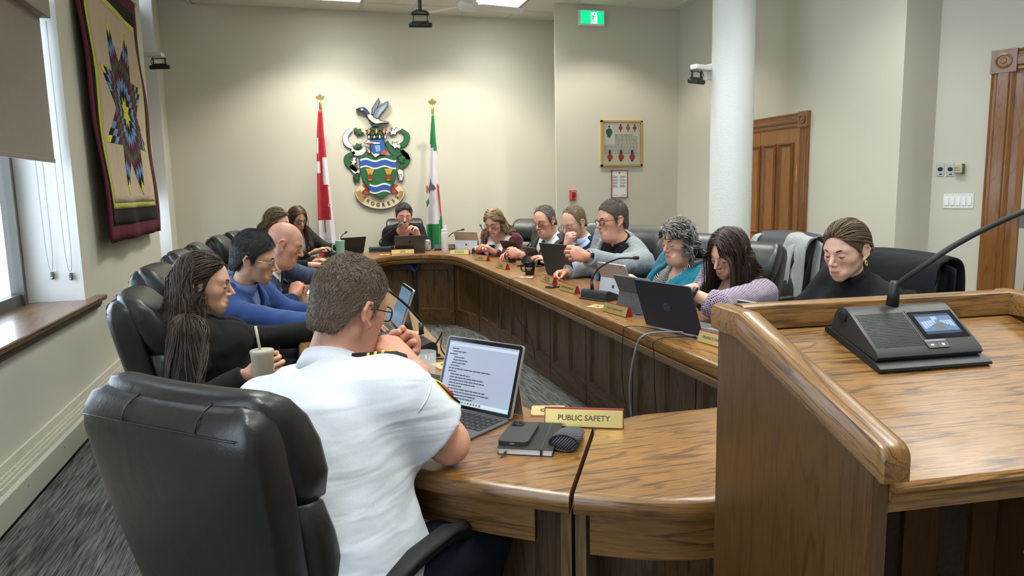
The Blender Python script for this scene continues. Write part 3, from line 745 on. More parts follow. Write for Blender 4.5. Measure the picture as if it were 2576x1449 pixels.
# ------------------------------------------------------------------ executive chairs
def leather():
    m, nt, b = _nt('black leather')
    b.inputs['Base Color'].default_value = (.013, .013, .013, 1); b.inputs['Roughness'].default_value = .36; b.inputs['Specular IOR Level'].default_value = .6
    cr = N(nt, 'ShaderNodeTexVoronoi'); cr.inputs['Scale'].default_value = 260; nt.links.new(coords(nt), cr.inputs['Vector'])
    h = math_(nt, 'ADD', math_(nt, 'MULTIPLY', cr.outputs[0], .12), math_(nt, 'MULTIPLY', noise(nt, coords(nt, (1, 1, .6)), 14, 3, .5, 1.5), 1.0))
    bumpn(nt, b, h, .11, .012); return m
m_leather = leather()
def sup(w, t, n=32, e=3.2):
    out = []
    for k in range(n):
        a = 2*PI*k/n; c, s = math.cos(a), math.sin(a)
        out.append((w*math.copysign(abs(c)**(2/e), c), t*math.copysign(abs(s)**(2/e), s)))
    return out
def cushion(secs, e=3.2, curve=0.0):
    """secs: (z, y, half width, half thickness); curve bends the sides forward"""
    rings = []
    for z, y, w, t_ in secs: rings.append([(a, y+b_+curve*(a/.27)**2, z) for a, b_ in sup(w, t_, 36, e)])
    return MB().loft(rings)
def make_chair():
    t = thing('office_chair', 'x', 'chair')
    yb = lambda z: -.235-.16*max(0, (z-.42))/.68
    def secs(zs):
        return [(z, yb(z)+dy, w, th) for z, dy, w, th in zs]
    cushion(secs([(.405, .02, .15, .012), (.42, .0, .17, .035), (.55, -.006, .186, .046), (.75, -.004, .206, .050), (.92, .0, .220, .052), (1.02, .004, .224, .050), (1.06, .010, .220, .044), (1.088, .018, .205, .030), (1.097, .022, .18, .012)]), 7.0, .03).obj('back_shell', m_leather, t, True)
    cushion(secs([(.43, .085, .16, .02), (.45, .085, .185, .05), (.52, .085, .198, .062), (.60, .08, .206, .056), (.70, .078, .212, .060), (.80, .075, .216, .058), (.87, .072, .214, .048), (.885, .072, .195, .02)]), 3.6, .045).obj('back_cushion', m_leather, t, True)
    cushion(secs([(.865, .085, .19, .02), (.88, .085, .210, .045), (.93, .082, .221, .062), (1.0, .072, .226, .068), (1.055, .062, .224, .062), (1.092, .052, .214, .048), (1.110, .046, .195, .030), (1.116, .044, .165, .010)]), 4.5, .045).obj('headrest', m_leather, t, True)
    for xs_ in (-.06, .12):
        MB().tube([(xs_, yb(z)+dy+.03*(xs_/.27)**2, z) for z, dy in ((1.058, -.036), (1.075, -.028), (1.092, -.006), (1.10, .016))], .0016, 6).obj('seam', m_leather, t, True)
    MB().tube([(a, yb(1.055)-.037+.03*(a/.27)**2, 1.057-.008*(abs(a)/.2)**2) for a in np.linspace(-.20, .20, 14)], .0018, 6).obj('seam', m_leather, t, True)
    cushion([(.405, .01, .21, .21), (.42, .01, .235, .24), (.45, .01, .248, .255), (.485, .01, .246, .25), (.505, .01, .226, .23), (.512, .01, .17, .17)], 3.4).obj('seat', m_leather, t, True)
    for s in (-1, 1):
        x = s*.295
        p = spline([(x-s*.02, -.22, .44), (x, -.245, .54), (x, -.20, .635), (x, -.05, .675), (x, .12, .665), (x, .205, .60), (x-s*.005, .20, .50), (x-s*.03, .14, .42)], 6)
        r = [.022]*len(p); a = MB().tube(p, r, 10, True, .72); a.obj('armrest', m_black, t, True)
        MB().tube([(x, -.16, .672), (x, -.05, .69), (x, .08, .687), (x, .17, .655)], [.018, .024, .024, .016], 10, True, .5).obj('arm_pad', m_blackm, t, True)
        MB().box((min(0, s*.29), -.06, .39), (max(0, s*.29), .06, .405)).obj('arm_bracket', m_black, t)
    MB().lathe([(.03, .09), (.03, .28), (.022, .285), (.022, .40), (.09, .405)], n=16).obj('gas_column', m_black, t, 40)
    for k in range(5):
        a = 2*PI*k/5+.3; c, s = math.cos(a), math.sin(a)
        MB().tube([(.02*c, .02*s, .11), (.14*c, .14*s, .10), (.25*c, .25*s, .075)], [.028, .023, .017], 8, True, .7).obj('base_arm', m_black, t, True)
        MB().lathe([(.012, -.022), (.027, -.02), (.027, .02), (.012, .022)], (.25*c, .25*s, .0285), 14, 'x').obj('caster', m_black, t, 40)
    return t
chair0 = make_chair(); _cu = [0]
def chair(x, y, az, label, z=0, cat='chair', group='black leather office chairs'):
    """az: heading of the sitter, degrees from +y towards +x"""
    c = chair0 if _cu[0] == 0 else copy_tree(chair0); _cu[0] += 1
    c.location = (x, y, z); c.rotation_euler = (0, 0, -math.radians(az)); tag(c, label, cat, group); return c
# ------------------------------------------------------------------ chairs around the table
def chz(x, y, az, label, top=1.077, **k):
    c = chair(x, y, az, label, **k); c.scale = (1, 1, top/1.116); return c
CH_N = chz(.0, 1.625, 43, 'large black leather chair in the foreground holding the white-shirted man', 1.085); 
chz(-.33, 3.10, 84, 'black leather chair under the long-haired woman in black', 1.06)
chz(-.42, 3.96, 92, 'black leather chair under the young man in the bright blue suit')
chz(-.46, 4.96, 90, 'black leather chair under the bald man in the navy jacket')
chz(-.45, 5.68, 88, 'empty black leather chair in the left row beyond the bald man')
chz(-.40, 6.62, 92, 'black leather chair under the woman with the half-up brown hair')
chz(-.34, 7.30, 100, 'empty black leather chair at the far end of the left row')
chz(-.14, 8.30, 150, 'black leather chair under the woman with glasses beside the red and white flag', 1.12)
chz(1.15, 8.44, 186, 'black leather chair under the woman speaking at the far end', 1.10)
chz(2.16, 7.26, 232, 'black leather chair under the woman in burgundy', 1.10)
chz(2.30, 6.30, 240, 'black leather chair under the man in the grey suit', 1.09)
chz(2.30, 5.63, 240, 'black leather chair under the man in the navy suit', 1.12)
chz(2.28, 4.92, 240, 'black leather chair under the man in the checked grey jacket', 1.12)
chz(2.36, 4.24, 230, 'black leather chair under the woman in teal', 1.09)
chz(2.32, 3.62, 244, 'black leather chair under the woman in purple check')
CH_E = chz(3.08, 4.36, 262, 'empty black leather chair draped with a grey coat', 1.05)
CH_S = chz(2.47, 2.74, 258, 'black leather chair under the woman in the black sweater', 1.06)
# ------------------------------------------------------------------ things on the walls and ceiling
def wall_T(o, right, normal):
    r = unit(right); n = unit(normal); return frame_mat(o, r, V3(0, 0, 1), n)     # local: x right, y up, z out of the wall
def put(mb, name, mats, root, smooth=False): return mb.obj(name, mats, root, smooth)
def wall_thing(name, label, cat, o, right, normal, group=None):
    t = thing(name, label, cat, (0, 0, 0), 0, group); t.matrix_world = wall_T(o, right, normal); return t
def flat(poly, z0, z1): return MB().prism(poly, z0, z1)
def text_obj(body, size, loc, mat, parent, name='lettering', depth=.0004, bold=0., sx=1.0):
    vs, fs = text_vf(body, size, depth, bold)
    return link(name, mkmesh(name, [(x*sx+loc[0], y+loc[1], z+loc[2]) for x, y, z in vs], fs, mat), parent)
m_gold = M('gold paint', (.62, .42, .13), .35, .6); m_paper = M('paper', (.74, .72, .62), .8); m_ink = M('ink', (.06, .055, .05), .8)
m_green_e = M('lit green sign', (.0, .30, .12), .4, emit=((.0, .62, .22), 1.0)); m_white_e = M('lit white sign', (.8, .85, .8), .4, emit=((.8, 1, .88), 1.0))
# exit sign
p0, p1 = ony(1453, 26, YW), ony(1516, 69, YW); w_, h_ = p1[0]-p0[0], p0[2]-p1[2]; c = (p0+p1)/2
t = wall_thing('exit_sign', 'green running-man exit sign high on the wall left of the column', 'exit sign', c, (1, 0, 0), (0, -1, 0))
put(MB().bbox((0, 0, .03), (w_, h_, .06), .006), 'housing', m_white, t)
put(MB().box((-w_/2+.014, -h_/2+.022, .06), (w_/2-.014, h_/2-.014, .062)), 'sign_face', m_green_e, t)
put(MB().box((-.018, -h_/2+.026, .0622), (.062, h_/2-.03, .0632)), 'door_mark', m_white_e, t)
man = MB(); man.T = None
k = h_/.22
man.lathe([(.0135*k, .0634), (.0135*k, .0644)], (.034*k, .052*k, 0), 16)
for a, b_, r in (((.022, .034), (.006, -.010), .012), ((.024, .030), (.045, .012), .006), ((.045, .012), (.058, .022), .005), ((.018, .026), (-.008, .024), .006), ((-.008, .024), (-.024, .008), .005), ((.008, -.012), (.030, -.034), .008), ((.030, -.034), (.028, -.070), .007), ((.004, -.012), (-.014, -.034), .008), ((-.014, -.034), (-.048, -.040), .007)):
    man.tube([(a[0]*k, a[1]*k, .0641), (b_[0]*k, b_[1]*k, .0641)], r*k, 6, True, .12)
put(man, 'running_figure', M('deep green', (.0, .20, .09), .5, emit=((.0, .45, .17), .8)), t)
# framed grant of arms
p0, p1 = ony(1510, 303, YW), ony(1613, 418, YW); w_, h_ = p1[0]-p0[0], p0[2]-p1[2]; c = (p0+p1)/2
t = wall_thing('framed_certificate', 'large gold-framed calligraphic certificate with three red wax seals', 'picture', c, (1, 0, 0), (0, -1, 0))
for a, b_ in (((-w_/2, h_/2-.022, 0), (w_/2, h_/2, .035)), ((-w_/2, -h_/2, 0), (w_/2, -h_/2+.022, .035)), ((-w_/2, -h_/2, 0), (-w_/2+.022, h_/2, .035)), ((w_/2-.022, -h_/2, 0), (w_/2, h_/2, .035))):
    put(MB().box(a, b_), 'frame_bar', m_gold, t)
put(MB().box((-w_/2+.01, -h_/2+.01, 0), (w_/2-.01, h_/2-.01, .012)), 'backing', M('cream mount', (.70, .66, .54), .8), t)
put(MB().box((-w_/2+.04, -h_/2+.175, .012), (w_/2-.045, h_/2-.035, .014)), 'parchment', m_paper, t)
put(MB().box((-w_/2+.045, h_/2-.27, .014), (-w_/2+.175, h_/2-.04, .0146)), 'arms_box', M('pale paper', (.78, .76, .68), .8), t)
sm = MB()
random.seed(4)
for k in range(13):
    y = h_/2-.20-k*.0165; x = -w_/2+(.19 if y > h_/2-.285 else .05); sz = .0055
    while x < w_/2-.07:
        l = random.uniform(.012, .045); sm.box((x, y, .014), (min(x+l, w_/2-.06), y+sz, .0147)); x += l+random.uniform(.005, .01)
tag(put(sm, 'script_lines', M('brown ink', (.16, .13, .09), .8), t), kind='stuff')
text_obj('ALL AND SINGULAR', .026, (.04, h_/2-.175, .0145), m_ink, t); text_obj('T', .05, (-w_/2+.20, h_/2-.19, .0145), m_ink, t)
for k, x in enumerate((-.012, .088, .178)):
    cc = [M('red heraldry', (.42, .09, .07), .7), M('gold red heraldry', (.36, .16, .09), .7), M('red heraldry', (.42, .09, .07), .7)][k]
    mb = MB().lathe([(.026, .0145), (.022, .016)], (x, h_/2-.09, 0), 12); mb.lathe([(.013, .0145), (.01, .016)], (x, h_/2-.055, 0), 8); mb.lathe([(.01, .0145), (.008, .016)], (x, h_/2-.125, 0), 8); put(mb, 'small_arms', cc, t)
mb = MB().prism([(-w_/2+.085, h_/2-.155), (-w_/2+.137, h_/2-.155), (-w_/2+.135, h_/2-.19), (-w_/2+.111, h_/2-.215), (-w_/2+.087, h_/2-.19)][::-1], .0147, .0155); mb.lathe([(.045, .0147), (.04, .015)], (-w_/2+.111, h_/2-.14, 0), 14); mb.lathe([(.015, .0147), (.01, .0155)], (-w_/2+.111, h_/2-.075, 0), 8)
put(mb, 'painted_arms', M('green heraldry', (.05, .14, .10), .7), t)
for x in (-.155, -.005, .145):
    put(MB().box((x-.015, -h_/2+.06, .012), (x+.015, -h_/2+.20, .0148)), 'ribbon', M('violet ribbon', (.06, .05, .20), .7), t)
    put(MB().lathe([(.036, .0148), (.037, .020), (.030, .0225), (.0, .0225)], (x, -h_/2+.115, 0), 20), 'wax_seal', M('wax red', (.42, .055, .035), .5), t, 40)
put(MB().box((-w_/2+.02, -h_/2+.02, .026), (w_/2-.02, h_/2-.02, .027)), 'glazing', M('picture glass', (1, 1, 1), .02, trans=1, ior=1.02), t)
# red framed notice
p0, p1 = ony(1537, 428, YW), ony(1578, 497, YW); w_, h_ = p1[0]-p0[0], p0[2]-p1[2]; c = (p0+p1)/2
t = wall_thing('framed_notice', 'narrow red-framed printed notice below the gold-framed certificate', 'picture', c, (1, 0, 0), (0, -1, 0))
for a, b_ in (((-w_/2, h_/2-.010, 0), (w_/2, h_/2, .018)), ((-w_/2, -h_/2, 0), (w_/2, -h_/2+.010, .018)), ((-w_/2, -h_/2, 0), (-w_/2+.010, h_/2, .018)), ((w_/2-.010, -h_/2, 0), (w_/2, h_/2, .018))): put(MB().box(a, b_), 'frame_bar', M('dusty red', (.33, .09, .10), .5), t)
put(MB().box((-w_/2+.006, -h_/2+.006, 0), (w_/2-.006, h_/2-.006, .008)), 'sheet', M('white paper', (.80, .80, .78), .8), t)
sm = MB()
for col_ in (0, 1):
    for k in range(17):
        if k in (4, 8, 12): continue
        y = h_/2-.075-k*.0085; x0 = -w_/2+.018+col_*(w_/2-.012); sm.box((x0, y, .008), (x0+(w_/2-.03)*random.uniform(.7, 1), y+.0035, .0085))
sm.box((-w_/2+.02, -h_/2+.03, .008), (-.02, -h_/2+.034, .0085)); sm.box((.02, -h_/2+.03, .008), (w_/2-.02, -h_/2+.034, .0085))
tag(put(sm, 'print_lines', m_ink, t), kind='stuff')
put(MB().lathe([(.012, .008), (.010, .0088)], (0, h_/2-.035, 0), 12), 'crest_mark', M('red heraldry', (.42, .09, .07), .7), t)
# fire alarm station
c = ony(1440, 491, YW); t = wall_thing('fire_alarm', 'small red fire alarm pull station at the wing wall edge', 'fire alarm', c, (1, 0, 0), (0, -1, 0))
put(MB().bbox((0, 0, .02), (.078, .118, .04), .006), 'case', m_red, t); put(MB().bbox((0, .012, .045), (.05, .05, .012), .004), 'pull_bar', M('dark red', (.25, .012, .012), .4), t)
for x in (-.028, .028): put(MB().box((x-.002, -.05, .0402), (x+.002, .05, .0412)), 'white_stripe', m_white, t)
text_obj('FIRE', .02, (0, .043, .041), m_white, t)
# controls on the splayed wall
def ctl(px, py, z_, name, label, cat, group=None):
    d = ray(px, py); tt = ((PA-CAMP)@NA)/(d@NA); p = CAMP+d*tt; return wall_thing(name, label, cat, p, DA, NA, group)
for px, lab in ((2366, 'steel dial plate, left of the pair above the switches'), (2391, 'steel dial plate, right of the pair, half behind the thermostat')):
    t = ctl(px, 427, 0, 'dial_plate', lab, 'control', 'volume dials'); put(MB().bbox((0, 0, .003), (.056, .105, .006), .002), 'plate', m_steel, t)
    put(MB().lathe([(.017, .006), (.016, .02), (.012, .022)], (0, .005, 0), 18), 'knob', m_black, t, 40); put(MB().bbox((.004, -.036, .0065), (.022, .010, .001), .0005), 'maker_mark', m_black, t)
    text_obj('8', .012, (0, .032, .006), m_ink, t)
t = ctl(2414, 425, 0, 'thermostat', 'beige box thermostat beside the dial plates', 'thermostat'); put(MB().bbox((0, 0, .022), (.066, .062, .044), .005), 'case', M('beige plastic', (.45, .40, .26), .5), t)
put(MB().bbox((.030, 0, .02), (.014, .078, .04), .003), 'side_cover', M('olive plastic', (.10, .09, .05), .4), t); put(MB().box((-.026, .006, .044), (.012, .010, .0446)), 'scale', m_ink, t); put(MB().box((-.026, -.012, .044), (.012, -.008, .0446)), 'scale', m_ink, t)
t = ctl(2411, 506, 0, 'light_switches', 'white five-gang light switch plate beside the open door', 'light switch')
put(MB().bbox((0, 0, .003), (.215, .116, .006), .002), 'plate', m_white, t)
for k in range(5):
    x = -.080+k*.040; put(MB().bbox((x, 0, .008), (.028, .066, .008), .003), 'rocker', M('rocker white', (.85, .85, .84), .35), t)
    for y in (-.048, .048): put(MB().lathe([(.003, .006), (.003, .0066)], (x, y, 0), 8), 'screw', m_steel, t)
# cameras
def bar_camera(o, right, fwd, label, mount):
    r, f = unit(right), unit(fwd); t = thing('conference_camera', label, 'camera', (0, 0, 0), 0, 'bar cameras'); t.matrix_world = frame_mat(o, r, f, V3(0, 0, 1))
    put(MB().lathe([(.014, -.105), (.021, -.100), (.022, -.09), (.022, .09), (.021, .10), (.014, .105)], (0, 0, 0), 16, 'x'), 'camera_bar', m_black, t, 40)
    put(MB().lathe([(.010, 0), (.010, .006), (.007, .007)], (0, .020, 0), 12, 'y'), 'lens', M('lens glass', (.01, .01, .015), .05), t)
    put(MB().box((-.075, -.012, .02), (.075, .012, .035)), 'shoe', m_black, t)
    for x in (-.062, .062): put(MB().box((x-.004, -.008, .03), (x+.004, .008, .085)), 'hanger', m_black, t)
    put(MB().box((-.075, -.012, .083), (.075, .012, .090)), 'cross_bar', m_black, t)
    mount(t); return t
def wallmount(sgn):
    def f(t):
        mb = MB(); mb.bbox((sgn*.075, 0, .125), (.24, .085, .045), .015); put(mb, 'mount_arm', m_white, t, 40)
        put(MB().bbox((sgn*.20, 0, .10), (.03, .09, .14), .006), 'wall_plate', m_white, t)
        put(MB().tube([(sgn*.06, .0, .11), (sgn*.085, .01, .06), (sgn*.07, 0, .01), (sgn*.03, -.01, .01)], .004, 6), 'cable', m_black, t)
    return f
def polemount(t):
    put(MB().lathe([(.018, .11), (.018, .11+.55)], n=12), 'pole', m_black, t); put(MB().lathe([(.085, .092), (.085, .10), (.06, .12), (.02, .125)], n=20), 'mount_plate', m_black, t, 40)
c = dep(402, 169, 7.35); bar_camera(c, V3(.95, -.3, 0), V3(-.3, -.95, 0), 'black bar camera on a white arm beside the star quilt', wallmount(-1))
c = dep(1752, 205, 6.35); bar_camera(c, V3(.92, .35, 0), V3(.35, -.92, 0), 'black bar camera on a white arm fixed to the round column', wallmount(1))
c = dep(1058, 63, 6.4); bar_camera(c, V3(.98, -.16, 0), V3(-.16, -.98, 0), 'black bar camera hanging on a pole from the ceiling', polemount)
# ceiling fan
c = dep(1178, 14, 7.0); t = thing('ceiling_fan', 'white ceiling fan beside the ceiling camera', 'fan', c)
put(MB().lathe([(.02, -.05), (.075, -.045), (.10, -.02), (.10, .02), (.06, .05), (.02, .06)], n=24), 'motor', m_white, t, 40); put(MB().lathe([(.012, .05), (.012, ZC-c[2]-.03), (.05, ZC-c[2]-.02), (.055, ZC-c[2])], n=12), 'down_rod', m_white, t)
for a in (12, 132, 252):
    q = math.radians(a); d = V3(math.cos(q), math.sin(q), 0); e = V3(-d[1], d[0], 0)
    rr = [[tuple(d*s_+e*y+V3(0, 0, z-.012*y/.06)) for y, z in ((-w0, 0), (w0, 0), (w0, .006), (-w0, .006))] for s_, w0 in ((.10, .035), (.16, .055), (.58, .065), (.62, .045))]
    put(MB().loft(rr), 'blade', m_white, t)

# ------------------------------------------------------------------ coat of arms
ca, cb = ony(865, 247, YB-.03), ony(1030, 520, YB-.03); SX = 190/888; SY = 310/1449
CO = ony(945, 385, YB)
crest = thing('coat_of_arms', 'large painted coat of arms with a goose, helmet, green shield and scroll', 'wall crest', (CO[0], YB, CO[2]))
crest.rotation_euler = (PI/2, 0, 0)     # local x right, y up, z towards the room
PXM = 8.83/1780                         # metres per photo pixel at the back wall
def cp(x, y): # crop pixel -> local xy
    X, Y = 860+x*SX, 230+y*SY; p = ony(X, Y, YB); return (p[0]-CO[0], p[2]-CO[2])
def shape(pts, z0, z1, m, name, sm=0, edge=None, parent=None):
    q = [cp(*p) for p in pts]
    if sm: q = [tuple(r[:2]) for r in spline([(x, y, 0) for x, y in q+[q[0]]], sm)][:-1]
    a = sum(q[i][0]*q[(i+1) % len(q)][1]-q[(i+1) % len(q)][0]*q[i][1] for i in range(len(q)))
    if a < 0: q = q[::-1]
    if edge is not None: MB().prism(q, z0, z1-.004).obj(name+'_outline', edge, parent or crest); q = offset_poly(q, .006)
    o = MB().prism(q, z0, z1).obj(name, m, parent or crest); return o
def stripe(pts, w0, z0, z1, m, name, edge=None, taper=None):
    """ribbon along a crop-pixel path with half-width w0 (crop px)"""
    P = np.array([p[:2] for p in spline([(x, y, 0) for x, y in pts], 5)]); t = np.gradient(P, axis=0); t /= np.linalg.norm(t, axis=1)[:, None]; n = np.stack([-t[:, 1], t[:, 0]], 1)
    ww = w0 if taper is None else np.interp(np.linspace(0, 1, len(P)), np.linspace(0, 1, len(taper)), taper)[:, None]*w0
    if edge is not None:
        for ww2, mm, nm, zz in ((ww+5, edge, name+'_outline', z1-.004), (ww, m, name, z1)):
            A, B_ = P+n*ww2, P-n*ww2; strip(A, B_, z0, zz, mm, nm)
    else: strip(P+n*ww, P-n*ww, z0, z1, m, name)
def strip(A, B_, z0, z1, m, nm):
    rings = [[(*cp(*a), z0), (*cp(*a), z1), (*cp(*b_), z1), (*cp(*b_), z0)] for a, b_ in zip(A, B_)]; MB().loft(rings).obj(nm, m, crest)
c_gr = M('crest green', (.025, .13, .045), .45); c_dk = M('crest dark outline', (.03, .02, .02), .5); c_wh = M('crest silver', (.72, .72, .70), .45); c_bl = M('crest blue', (.03, .10, .36), .45)
c_nv = M('crest navy', (.03, .05, .11), .45); c_rd = M('crest red', (.62, .07, .035), .5); c_gd = M('crest gold', (.60, .32, .06), .45); c_cr = M('crest cream', (.72, .62, .42), .5); c_gy = M('crest slate', (.14, .18, .25), .5); c_tan = M('crest tan', (.42, .25, .10), .5)
# mantling ribbons
for pts, m in (([(110, 450), (45, 520), (55, 610), (120, 655)], c_wh), ([(690, 450), (760, 520), (745, 600), (690, 640)], c_gr), ([(130, 640), (150, 720), (230, 715), (290, 650)], c_wh), ([(690, 690), (760, 760), (760, 830), (680, 900)], c_gr),
               ([(150, 715), (60, 780), (80, 860), (180, 930)], c_gr), ([(700, 700), (770, 760), (765, 800)], c_wh), ([(520, 590), (570, 680), (640, 735), (700, 700)], c_gr), ([(100, 870), (150, 930), (200, 960)], c_wh), ([(660, 930), (690, 960), (690, 1050)], c_wh), ([(195, 960), (165, 1010), (178, 1070)], c_gr)):
    stripe(pts, 30, .004, .022, m, 'mantling', c_dk, [.55, 1, 1, .8])
def leaf(cx, cy, ang, L, m, z=.03):
    o = [(-.5, 0), (-.32, .30), (-.02, .17), (.12, .48), (.28, .22), (.6, .30), (.5, .04), (.72, -.18), (.35, -.20), (.1, -.42), (-.12, -.18), (-.38, -.26)]
    a = math.radians(ang); c_, s_ = math.cos(a), math.sin(a)
    shape([(cx+L*(x*c_-y*s_), cy+L*(x*s_+y*c_)) for x, y in o], .006, z, m, 'mantling_leaf', 0, c_dk)
for cx, cy, an, L, m in ((185, 470, 30, 110, c_gr), (620, 470, 150, 110, c_wh), (175, 650, -20, 95, c_gr), (640, 640, 200, 110, c_wh), (140, 815, 100, 95, c_wh), (690, 800, 60, 95, c_gr), (175, 1010, 100, 80, c_gr), (690, 1010, 80, 80, c_wh), (310, 690, 60, 80, c_wh)): leaf(cx, cy, an, L, m)
# scroll
stripe([(245, 1120), (190, 1190), (235, 1270), (330, 1325), (450, 1345), (570, 1325), (655, 1270), (700, 1190), (650, 1120)], 34, .004, .030, c_cr, 'scroll', c_tan)
stripe([(190, 1170), (215, 1240), (262, 1285)], 30, .030, .032, c_tan, 'scroll_fold'); stripe([(700, 1170), (685, 1225), (655, 1268)], 24, .030, .032, c_tan, 'scroll_fold')
stripe([(245, 1125), (290, 1120), (310, 1175), (262, 1185)], 22, .004, .020, c_rd, 'scroll_back', c_tan); stripe([(650, 1125), (600, 1115), (590, 1165), (640, 1175)], 22, .004, .020, c_rd, 'scroll_back', c_tan)
for k, ch in enumerate('PROGRESS'):
    a = math.radians(212+(329-212)*k/7); X, Y = 452+222*math.cos(a), 1145-190*math.sin(a)
    vs, fs = text_vf(ch, .062, .0006, .0012); th = a+PI/2; lc = cp(X, Y); c_, s_ = math.cos(th), math.sin(th)
    link('lettering', mkmesh('lettering', [(lc[0]+x*c_-y*s_, lc[1]+x*s_+y*c_, .0335+z) for x, y, z in vs], fs, m_ink), crest)
# shield
SH = [(195, 752), (642, 752), (648, 900), (630, 1030), (580, 1150), (520, 1220), (458, 1268), (390, 1225), (310, 1150), (235, 1030), (205, 900)]
shape(SH, .004, .040, c_gr, 'shield', 0, c_nv)
def wavy(y0, hh, m, x0, x1, z):
    xs_ = np.linspace(x0, x1, 31); wv = lambda x: 14*math.sin((x-200)/446*2*PI*2.0+2.6)
    A = [(x, y0-hh+wv(x)) for x in xs_]; B_ = [(x, y0+hh+wv(x)) for x in xs_]; strip(A, B_, .038, z, m, 'wavy_bar')
wavy(850, 52, c_wh, 212, 634, .042); wavy(850, 32, c_bl, 212, 634, .0435); wavy(1140, 50, c_wh, 322, 566, .042); wavy(1140, 30, c_bl, 322, 566, .0435)
for cx in (328, 545):
    for k in range(7):
        a = (k-3)*.16; shape([(cx-8+(k-3)*4, 985), (cx+8+(k-3)*4, 985), (cx+10+(k-3)*14, 910), (cx-8+(k-3)*14, 910)], .040, .047+.001*(k % 2), c_gd, 'wheat_ear')
    shape([(cx-26, 985), (cx+26, 985), (cx+30, 1055), (cx-30, 1055)], .040, .0465, c_gd, 'wheat_sheaf', 0, c_dk); shape([(cx-28, 990), (cx+28, 990), (cx+28, 1030), (cx-28, 1030)], .046, .050, M('band red', (.30, .04, .03), .5), 'sheaf_band')
# helmet, torse, leaves
shape([(310, 570), (480, 560), (505, 640), (520, 700), (500, 748), (430, 752), (395, 778), (355, 745), (330, 640)], .006, .050, c_bl, 'helmet', 0, c_dk)
shape([(250, 610), (320, 560), (330, 590), (450, 600), (450, 625), (320, 628)], .045, .056, c_wh, 'visor', 0, c_dk); shape([(275, 608), (370, 606), (360, 618), (290, 616)], .056, .058, M('band red', (.30, .04, .03), .5), 'visor_slot')
shape([(275, 630), (305, 650), (365, 735), (440, 735), (430, 752), (390, 778), (352, 742), (330, 680)], .045, .054, c_cr, 'gorget_rim'); shape([(460, 715), (490, 695), (520, 705), (515, 745), (455, 745)], .050, .055, c_rd, 'helmet_lining')
shape([(380, 640), (440, 632), (450, 700), (400, 715)], .050, .0525, M('crest pale blue', (.22, .36, .55), .4), 'helmet_shine')
for k in range(7): shape([(297+k*32, 520+5*math.sin(k)), (325+k*32, 516), (328+k*32, 560), (300+k*32, 562)], .02, .056, c_wh if k % 2 == 0 else c_gr, 'torse_band', 0, c_dk)
shape([(310, 520), (330, 430), (400, 400), (470, 430), (500, 520)], .006, .040, c_gr, 'crest_mound', 0, c_dk)
for cx in (312, 402, 490):
    pts = []
    for k in range(10):
        a = -PI/2+k*PI/5; r = 50 if k % 2 == 0 else 24; pts.append((cx+r*math.cos(a)*.9, 470+r*math.sin(a)*.85))
    shape(pts, .02, .054, c_rd, 'maple_leaf', 0, c_dk); shape([(cx-4, 440), (cx+4, 440), (cx+3, 500), (cx-3, 500)], .054, .0555, c_cr, 'leaf_vein')
# goose
shape([(285, 275), (330, 270), (380, 300), (470, 350), (565, 365), (540, 378), (470, 378), (400, 390), (350, 370), (300, 320)], .01, .060, M('goose cream', (.62, .60, .48), .6), 'goose_body', 0, c_dk)
shape([(470, 345), (565, 365), (545, 376), (440, 350), (420, 330)], .06, .063, c_gy, 'goose_tail')
stripe([(305, 275), (270, 225), (230, 205)], 22, .01, .062, c_nv, 'goose_neck'); shape([(160, 215), (200, 195), (250, 195), (255, 225), (225, 238), (190, 228)], .01, .064, c_nv, 'goose_head', 0, c_dk); shape([(215, 212), (245, 208), (248, 226), (225, 232)], .064, .066, c_wh, 'goose_cheek')
shape([(345, 270), (350, 200), (400, 120), (432, 80), (436, 150), (400, 220), (370, 285)], .01, .050, c_gy, 'goose_wing', 0, c_dk)
shape([(355, 300), (385, 220), (470, 150), (540, 118), (535, 190), (480, 250), (450, 260), (440, 320), (400, 330)], .01, .066, c_gy, 'goose_wing', 0, c_dk)
for k in range(5): stripe([(400+k*9, 310-k*22), (440+k*14, 270-k*24), (470+k*14, 235-k*22)], 3.5, .066, .068, M('feather light', (.36, .42, .50), .6), 'feather')
shape([(345, 405), (380, 385), (420, 395), (430, 410), (350, 415)], .02, .058, c_nv, 'goose_foot')

# ------------------------------------------------------------------ flags
m_pole = M('varnished pole', (.30, .14, .04), .3)
def maple(r, th):
    o = [(0, 1), (.16, .70), (.38, .80), (.30, .36), (.52, .58), (.60, .44), (.90, .50), (.80, .24), (.98, .12), (.55, -.22), (.60, -.40), (.08, -.32), (.08, -.85)]
    q = [(x*r, y*r) for x, y in o]+[(-x*r, y*r) for x, y in reversed(o) if x > 0]
    return MB().prism(q[::-1], -th/2, th/2)
def flag(px, ytop, label, mats, fn, ybase, flip=1):
    top = ony(px, ytop, ybase); X, Zt = top[0], top[2]
    t = thing('flag', label, 'flag', (X, ybase, 0))
    MB().tube([(.06, .02, .02), (0, 0, Zt-.18)], .014, 10).obj('pole', m_pole, t, True)
    MB().lathe([(.19, 0), (.19, .02), (.06, .05), (.03, .10)], (.06, .02, 0), 24).obj('stand', m_brass, t, 40)
    MB().lathe([(.017, Zt-.185), (.018, Zt-.10), (.012, Zt-.09)], n=12).obj('ferrule', m_brass, t, 40)
    o = maple(.055, .012).obj('leaf_finial', m_brass, t); o.location = (0, 0, Zt-.045); o.rotation_euler = (PI/2, 0, 0)
    return t, X, Zt
